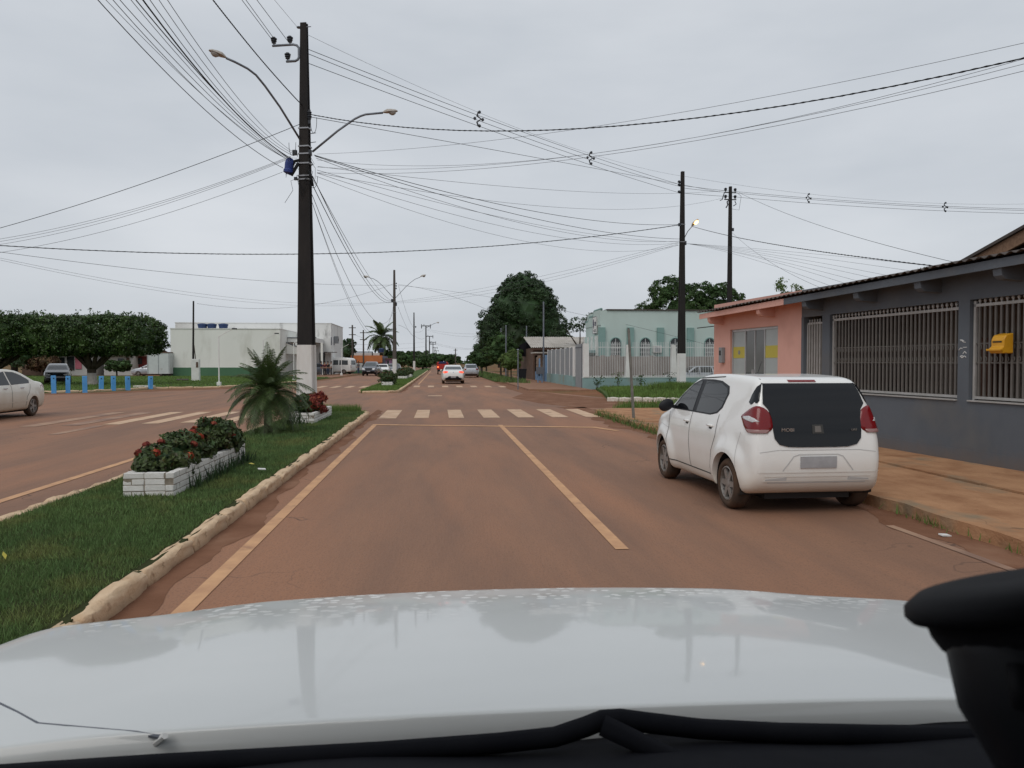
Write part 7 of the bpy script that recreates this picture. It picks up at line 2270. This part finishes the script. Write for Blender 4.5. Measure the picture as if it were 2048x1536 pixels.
# buildings beyond the clinic
Yw = 114.0
o = empty('boundary_wall', (0, Yw, 0))
tag(o, 'low white and green boundary wall beside the minibus', 'wall')
q0, q1, q2 = at(684, 730, Yw), at(705, 730, Yw), at(725, 730, Yw)
zt = at(690, 727, Yw).z
part('upper', 'far_white', o, (q0.x, q1.x, 0, 0.2, at(690, 738, Yw).z, zt))
part('lower', 'clinic_green', o, (q0.x, q1.x, -0.01, 0.21, 0, at(690, 738, Yw).z - 0.002))
part('roof', 'far_brown', o, (q0.x - 0.2, q1.x + 0.2, 0.5, 4, zt + 0.1, zt + 0.6))
part('window', 'pane_dark', o, (q0.x + 0.5, q0.x + 0.85, -0.02, -0.001, zt - 0.7, zt - 0.2))
part('sheet_gate', 'container', o, (q1.x + 0.05, q2.x, 0, 0.08, 0, zt + 0.05))
part('gate_green', 'clinic_green', o, (q1.x + 0.05, q2.x, -0.02, -0.002, 0, 0.55))
Yo = 134.0
oh = empty('orange_house', (0, Yo, 0))
tag(oh, 'orange shop house with roof terrace beside the lilac house', 'house')
q0, q1 = at(704, 720, Yo), at(762, 720, Yo)
zt = at(730, 711, Yo).z
part('wall', 'orange_wall', oh, (q0.x, q1.x, 0.6, 9, 0, zt))
part('fascia', 'orange_wall', oh, (q0.x - 0.2, q1.x + 0.2, 0, 0.59, at(730, 725, Yo).z, zt + 0.02))
part('opening', 'pane_dark', oh, (q0.x + 0.8, q0.x + 2.0, 0.5, 0.59, 0, 1.9), (q0.x + 2.9, q1.x - 0.6, 0.5, 0.59, 0, 2.0))
part('column', 'orange_wall', oh, (q0.x + 2.2, q0.x + 2.5, 0.1, 0.4, 0, at(730, 725, Yo).z - 0.002))
part('terrace_wall', 'far_white', oh, (q0.x + 0.3, q1.x - 0.3, 0.7, 0.8, zt + 0.001, at(730, 706, Yo).z))
part('terrace_beam', 'pole_black', oh, (q0.x, q1.x - 1.4, 0.6, 0.8, at(730, 705, Yo).z, at(730, 703, Yo).z))
part('terrace_post', 'pole_black', oh, (q0.x, q0.x + 0.15, 0.6, 0.8, zt, at(730, 705, Yo).z - 0.002), (q1.x - 1.6, q1.x - 1.45, 0.6, 0.8, zt, at(730, 705, Yo).z - 0.002))
qq = at(761, 702, Yo)
tk = empty('water_tank', (qq.x, Yo + 2, qq.z - 0.2))
tag(tk, 'dark blue water tank on the stand beside the coconut palm', 'water tank')
MB().lathe([(0.42, 0), (0.5, 0.55), (0.52, 0.6), (0.001, 0.75)], 14).build('tub', 'tank_blue', tk)
part('stand', 'pole_grey', tk, (-0.45, 0.45, -0.45, 0.45, -0.12, -0.001), (-0.4, -0.3, -0.4, -0.3, zt - qq.z + 0.2, -0.121), (0.3, 0.4, -0.4, -0.3, zt - qq.z + 0.2, -0.121))
ll = empty('lilac_house', (0, Yo + 1, 0))
tag(ll, 'narrow slate and lilac house right of the orange house', 'house')
q0, q1, q2 = at(763, 720, Yo + 1), at(771, 720, Yo + 1), at(780, 720, Yo + 1)
part('slate_wall', 'slate_wall', ll, (q0.x, q1.x, 0, 6, 0, at(770, 712, Yo).z))
part('lilac_wall', 'lilac_wall', ll, (q1.x + 0.01, q2.x, 0.2, 6, 0, at(770, 718, Yo).z))
part('roof', 'far_brown', ll, (q1.x - 0.1, q2.x + 0.4, -0.2, 6, at(770, 718, Yo).z + 0.002, at(770, 716, Yo).z))
part('window', 'pane_dark', ll, (q1.x + 0.2, q2.x - 0.15, 0.15, 0.199, 1.0, 2.0))

# bollards
for i, (u, vb, vt) in enumerate(((108, 787, 751), (136, 786, 752), (170, 785.5, 752), (202.5, 782, 752), (227, 781.5, 752), (256, 780.5, 752.5), (301, 778, 752.5))):
    q = on_ground(u, vb)
    t = empty('bollard', (q.x, q.y, 0), R(22 + 3 * i))
    tag(t, ('leftmost', 'second', 'third', 'fourth', 'fifth', 'sixth', 'rightmost')[i] + ' blue concrete bollard from the left at the park edge', 'bollard', 'blue bollards at the park edge')
    hh = at(u, vt, q.y).z
    o = part('post', 'bollard_blue', t, (-0.115, 0.115, -0.115, 0.115, -0.1, hh), bevel=0.012)
    o.rotation_euler = (R((i * 37 % 5) - 2) * 0.5, R((i * 53 % 5) - 2) * 0.6, 0)
    MB().cyl((0, -0.122, hh - 0.15), (0, -0.112, hh - 0.15), 0.035, n=10).build('hole', 'black_plastic', t)


# people by the clinic
def skin_mesh(name, joints, edges, m, sub=1):
    me = bpy.data.meshes.new(name)
    me.from_pydata([j[:3] for j in joints], edges, [])
    o = bpy.data.objects.new(name, me)
    COL.objects.link(o)
    o.modifiers.new('s', 'SKIN')
    md = o.modifiers.new('d', 'SUBSURF')
    md.levels = md.render_levels = sub
    for v, j in zip(me.skin_vertices[0].data, joints): v.radius = (j[3], j[4] if len(j) > 4 else j[3])
    me.skin_vertices[0].data[0].use_root = True
    dg = bpy.context.evaluated_depsgraph_get()
    out = bpy.data.meshes.new_from_object(o.evaluated_get(dg))
    bpy.data.objects.remove(o)
    out.name = name
    out.materials.clear()
    out.materials.append(MAT[m])
    return out


BJ = [(0, 0, 0.95, 0.13, 0.10), (0, 0, 1.15, 0.12, 0.09), (0, 0, 1.36, 0.15, 0.10), (0, 0, 1.47, 0.055), (0, 0.01, 1.56, 0.075, 0.085), (0, 0.01, 1.70, 0.07, 0.08),
      (-0.19, 0, 1.38, 0.055), (-0.25, 0.02, 1.12, 0.042), (-0.24, 0.10, 0.90, 0.032), (-0.23, 0.13, 0.82, 0.03), (0.19, 0, 1.38, 0.055), (0.25, 0.02, 1.12, 0.042), (0.24, 0.10, 0.90, 0.032), (0.23, 0.13, 0.82, 0.03),
      (-0.10, 0, 0.86, 0.085), (-0.11, 0.01, 0.48, 0.06), (-0.12, -0.02, 0.09, 0.042), (-0.12, 0.12, 0.04, 0.035), (0.10, 0, 0.86, 0.085), (0.12, 0.02, 0.48, 0.06), (0.13, 0.0, 0.09, 0.042), (0.14, 0.14, 0.04, 0.035)]
BE = [(0, 1), (1, 2), (2, 3), (3, 4), (4, 5), (2, 6), (6, 7), (7, 8), (8, 9), (2, 10), (10, 11), (11, 12), (12, 13), (0, 14), (14, 15), (15, 16), (16, 17), (0, 18), (18, 19), (19, 20), (20, 21)]


def sub_skin(name, keep, grow, m):
    mp_ = {k: i for i, k in enumerate(keep)}
    js = [tuple(BJ[k][:3]) + tuple(x + grow for x in (BJ[k][3:] if len(BJ[k]) > 4 else BJ[k][3:] * 2)) for k in keep]
    return skin_mesh(name, js, [(mp_[a], mp_[b]) for a, b in BE if a in mp_ and b in mp_], m)


PB = skin_mesh('person', BJ, BE, 'skin')
SHIRT, TROU = sub_skin('shirt', [0, 1, 2, 6, 7, 10, 11], 0.018, 'cloth_black'), sub_skin('trousers', [0, 14, 15, 16, 18, 19, 20], 0.018, 'cloth_jeans')


def person(u, v, Y, z, rz, shirt, trou, label):
    q = at(u, v, Y)
    t = link('person', PB, None, (q.x, Y, z), (0, 0, rz))
    tag(t, label, 'person')
    for nm, me, m in (('shirt', SHIRT, shirt), ('trousers', TROU, trou)):
        c = me.copy()
        c.materials[0] = MAT[m]
        link(nm, c, t)
    hr = MB().lathe([(0.001, 1.795), (0.07, 1.78), (0.095, 1.72), (0.09, 1.66), (0.07, 1.63)], 10).build('hair', 'hair', t, smooth=True)
    hr.location = (0, -0.012, 0)


person(643, 752, 97.5, 0.05, R(-100), 'cloth_navy', 'cloth_grey', 'person in navy top at the left of the group by the minibus')
person(649.5, 752, 96.5, 0.05, R(170), 'cloth_maroon', 'cloth_black', 'person in maroon top and dark trousers in the group')
person(656, 752, 97.2, 0.05, R(150), 'cloth_black', 'cloth_jeans', 'person in black top beside the minibus')
person(662.5, 752, 96.8, 0.05, R(100), 'cloth_pale', 'cloth_black', 'person in pale shirt turned to the group by the minibus')
person(717, 750, 108, 0.05, R(60), 'cloth_grey', 'cloth_jeans', 'person in grey standing alone before the sheet gate')

# ------------------------------------------------------------------ our own vehicle and the phone mount
ov = empty('own_vehicle', (0, 0, 0))
tag(ov, 'white bonnet and black cowl of the vehicle we look out of', 'vehicle')
HC, HW = 0.14, 0.98


def hood_z(x, y):
    q = (x - HC) / HW
    yf = 1.955 - 0.215 * q * q
    t = max(0.0, (y - 0.95))
    z = 1.222 - 0.130 * t ** 1.35 - 0.018 * q * q
    s = min(1.0, max(0.0, (0.80 - abs(q)) / 0.28))
    z += 0.010 * s * s * (3 - 2 * s)
    e = abs(q) - 0.93
    if e > 0: z -= 2.2 * e * e
    k = y - (yf - 0.13)
    if k > 0: z -= 0.028 * (k / 0.13) ** 2.2
    return z


NX, NY = 110, 70
V, Fc = [], []
for i in range(NX + 1):
    x = HC + HW * 1.16 * (2 * i / NX - 1)
    q = (x - HC) / HW
    yf = 1.955 - 0.215 * q * q + 0.05
    y0 = 0.945 - 0.02 * q * q
    for j in range(NY + 1):
        y = y0 + (yf - y0) * j / NY
        V.append((x, y, hood_z(x, y)))
    V.append((x, yf + 0.03, hood_z(x, yf) - 0.12))
    V.append((x, yf + 0.03, 0.6))
    V.insert(i * (NY + 4), (x, y0 + 0.01, hood_z(x, y0) - 0.05))
st = NY + 4
for i in range(NX):
    for j in range(st - 1): Fc.append((i * st + j, (i + 1) * st + j, (i + 1) * st + j + 1, i * st + j + 1))
m = bpy.data.materials.new('bonnet_paint')
MAT['bonnet_paint'] = m
m.use_nodes = True
t = m.node_tree
b = t.nodes['Principled BSDF']
b.inputs['Roughness'].default_value = 0.38
b.inputs['Coat Weight'].default_value = 1.0
b.inputs['Coat Roughness'].default_value = 0.05
tcn = t.nodes.new('ShaderNodeTexCoord')
sp = t.nodes.new('ShaderNodeSeparateXYZ')
t.links.new(tcn.outputs['Object'], sp.inputs[0])
no = t.nodes.new('ShaderNodeTexNoise')
no.inputs['Scale'].default_value = 9
no.inputs['Detail'].default_value = 6
vo = t.nodes.new('ShaderNodeTexVoronoi')
vo.inputs['Scale'].default_value = 34
t.links.new(tcn.outputs['Object'], no.inputs['Vector'])
t.links.new(tcn.outputs['Object'], vo.inputs['Vector'])


def mrange(src, a, b_, c=0.0, d_=1.0):
    n = t.nodes.new('ShaderNodeMapRange')
    for i, x in zip((1, 2, 3, 4), (a, b_, c, d_)): n.inputs[i].default_value = x
    t.links.new(src, n.inputs[0])
    return n.outputs[0]


def mul(a, b_):
    n = t.nodes.new('ShaderNodeMath')
    n.operation = 'MULTIPLY'
    t.links.new(a, n.inputs[0])
    t.links.new(b_, n.inputs[1])
    return n.outputs[0]


front = mrange(sp.outputs[1], 1.45, 1.75)                      # dried splashes and the greyed film lie towards the nose
spots = mul(mul(mrange(vo.outputs['Distance'], 0.42, 0.34), front), mrange(no.outputs[0], 0.46, 0.52))
film_reflection = mul(mrange(no.outputs[0], 0.40, 0.70), front)  # stain film near the nose, greyed to carry the dark tree reflection
mx1 = t.nodes.new('ShaderNodeMix')
mx1.data_type = 'RGBA'
mx1.inputs[6].default_value = (0.57, 0.585, 0.575, 1)
mx1.inputs[7].default_value = (0.42, 0.42, 0.40, 1)
t.links.new(film_reflection, mx1.inputs[0])
mx2 = t.nodes.new('ShaderNodeMix')
mx2.data_type = 'RGBA'
mx2.inputs[7].default_value = (0.68, 0.68, 0.66, 1)
t.links.new(mx1.outputs[2], mx2.inputs[6])
t.links.new(spots, mx2.inputs[0])
t.links.new(mx2.outputs[2], b.inputs['Base Color'])
t.links.new(mrange(spots, 0, 1, 0.5, 0.0), b.inputs['Coat Weight'])
t.links.new(mrange(spots, 0, 1, 0.4, 0.0), b.inputs['Specular IOR Level'])
MB().add(V, Fc).build('bonnet', 'bonnet_paint', ov, smooth=True)


def on_hood(u, v):
    r = FW + RT * ((u - 1024) / F) + UP * ((768 - v) / F)
    d = 0.6
    while d < 2.3:
        q = Vector((0, 0, EYE)) + r * d
        if q.z < hood_z(q.x, q.y): return q
        d += 0.004
    return q


def along(u, v, d):
    return Vector((0, 0, EYE)) + (FW + RT * ((u - 1024) / F) + UP * ((768 - v) / F)) * d


MB().tube([on_hood(u, v) + Vector((0, 0, -0.001)) for u, v in ((-60, 1385), (0, 1408), (35, 1425), (75, 1447), (130, 1452), (200, 1458), (270, 1464), (330, 1474))], 0.0028, 6).build('bonnet_seam', 'cloth_grey', ov)
MB().tube([on_hood(330, 1475) + Vector((0, 0, 0.002)), along(300, 1495, 0.93), along(272, 1515, 0.92), along(310, 1530, 0.91)], 0.004, 6).build('bonnet_corner', 'white_paint', ov)
MB().tube([on_hood(1950, 1462), along(1932, 1480, 0.95)], 0.004, 6).build('bonnet_corner', 'white_paint', ov)
cw = MB()
n = 40
prof = [(0.985, 1.150), (0.962, 1.188), (0.90, 1.208), (0.84, 1.225), (0.62, 1.295), (0.40, 1.30)]
V = [(HC + 1.15 * (2 * i / n - 1), y - 0.03 * (2 * i / n - 1) ** 2, z + 0.004 * math.sin(i * 0.9)) for i in range(n + 1) for y, z in prof]
cw.add(V, [(i * 6 + j, (i + 1) * 6 + j, (i + 1) * 6 + j + 1, i * 6 + j + 1) for i in range(n) for j in range(5)])
cw.build('cowl', 'matte_black', ov, smooth=True)
wp = MB().tube([along(u, v, d) for u, v, d in ((-80, 1556, 0.86), (300, 1530, 0.88), (760, 1504, 0.90), (1000, 1486, 0.91), (1110, 1474, 0.91), (1170, 1454, 0.91), (1205, 1440, 0.91), (1240, 1438, 0.912), (1300, 1446, 0.915), (1400, 1458, 0.92), (1560, 1466, 0.925), (1760, 1470, 0.93), (2000, 1472, 0.93))], 0.012, 10).build('wiper', 'matte_black', ov, smooth=True)
MB().tube([along(1205, 1450, 0.90), along(1330, 1510, 0.88), along(1460, 1570, 0.85)], [0.013, 0.012, 0.012], 8).build('wiper_arm', 'matte_black', ov, smooth=True)

# unseen cab added round the camera: roof, doors, rear wall, dashboard and floor keep the sky off the mount
part('cab_roof', 'matte_black', ov, (-0.72, 1.0, -1.6, 0.36, 1.93, 1.98))
part('cab_door', 'matte_black', ov, (-0.80, -0.74, -1.6, 0.30, 0.6, 1.55))
part('cab_door', 'matte_black', ov, (1.02, 1.08, -1.6, 0.30, 0.6, 1.55))
part('cab_rear_wall', 'matte_black', ov, (-0.74, 1.02, -1.66, -1.61, 0.6, 1.92))
part('dashboard', 'matte_black', ov, (-0.74, 1.02, 0.10, 0.39, 0.9, 1.20))
part('cab_floor', 'matte_black', ov, (-0.74, 1.02, -1.6, 0.40, 0.55, 0.59))

pm = empty('phone_mount', along(2025, 1195, 0.33))
tag(pm, 'black suction cup phone mount at the lower right corner', 'phone mount')
cu = MB().lathe([(0.001, 0.007), (0.020, 0.0085), (0.036, 0.007), (0.0425, 0.003), (0.0435, -0.001), (0.0415, -0.004), (0.036, -0.0055), (0.0355, -0.011), (0.033, -0.017), (0.026, -0.022), (0.001, -0.024)], 40).build('suction_cup', 'rubber', pm, smooth=True)
cu.rotation_euler = (R(-14), R(-12), -YAW)
base = Vector(pm.location)
MB().tube([along(2020, 1235, 0.325) - base, along(2030, 1310, 0.32) - base, along(2052, 1400, 0.315) - base, along(2088, 1500, 0.31) - base, along(2130, 1590, 0.305) - base], [0.0265, 0.0255, 0.0255, 0.0205, 0.018], 20).build('arm', 'black_plastic', pm, smooth=True)
MB().tube([along(2036, 1330, 0.297) - base, along(2048, 1420, 0.293) - base], 0.004, 8).build('lever', 'rubber', pm, smooth=True)

for i, (x, y) in enumerate(((-3.35, 6.25), (-2.95, 5.4), (-3.1, 9.0), (-2.75, 11.6))):
    C_ = np.array([[0, 0, 0.0]])
    o = link('fallen_leaf', leaf_mesh('fallen_leaf', C_, np.array([[0, 0, 1.0]]), 0.035, 'yellow_band', 0.5, 90 + i), None, (x, y, 0.18))
    tag(o, ('yellow fallen leaf on the grass nearest the bonnet', 'yellow fallen leaf on the grass close to the kerb', 'yellow fallen leaf beside the near planter corner', 'yellow fallen leaf between planter and kerb')[i], 'leaf', 'yellow leaves on the median grass')
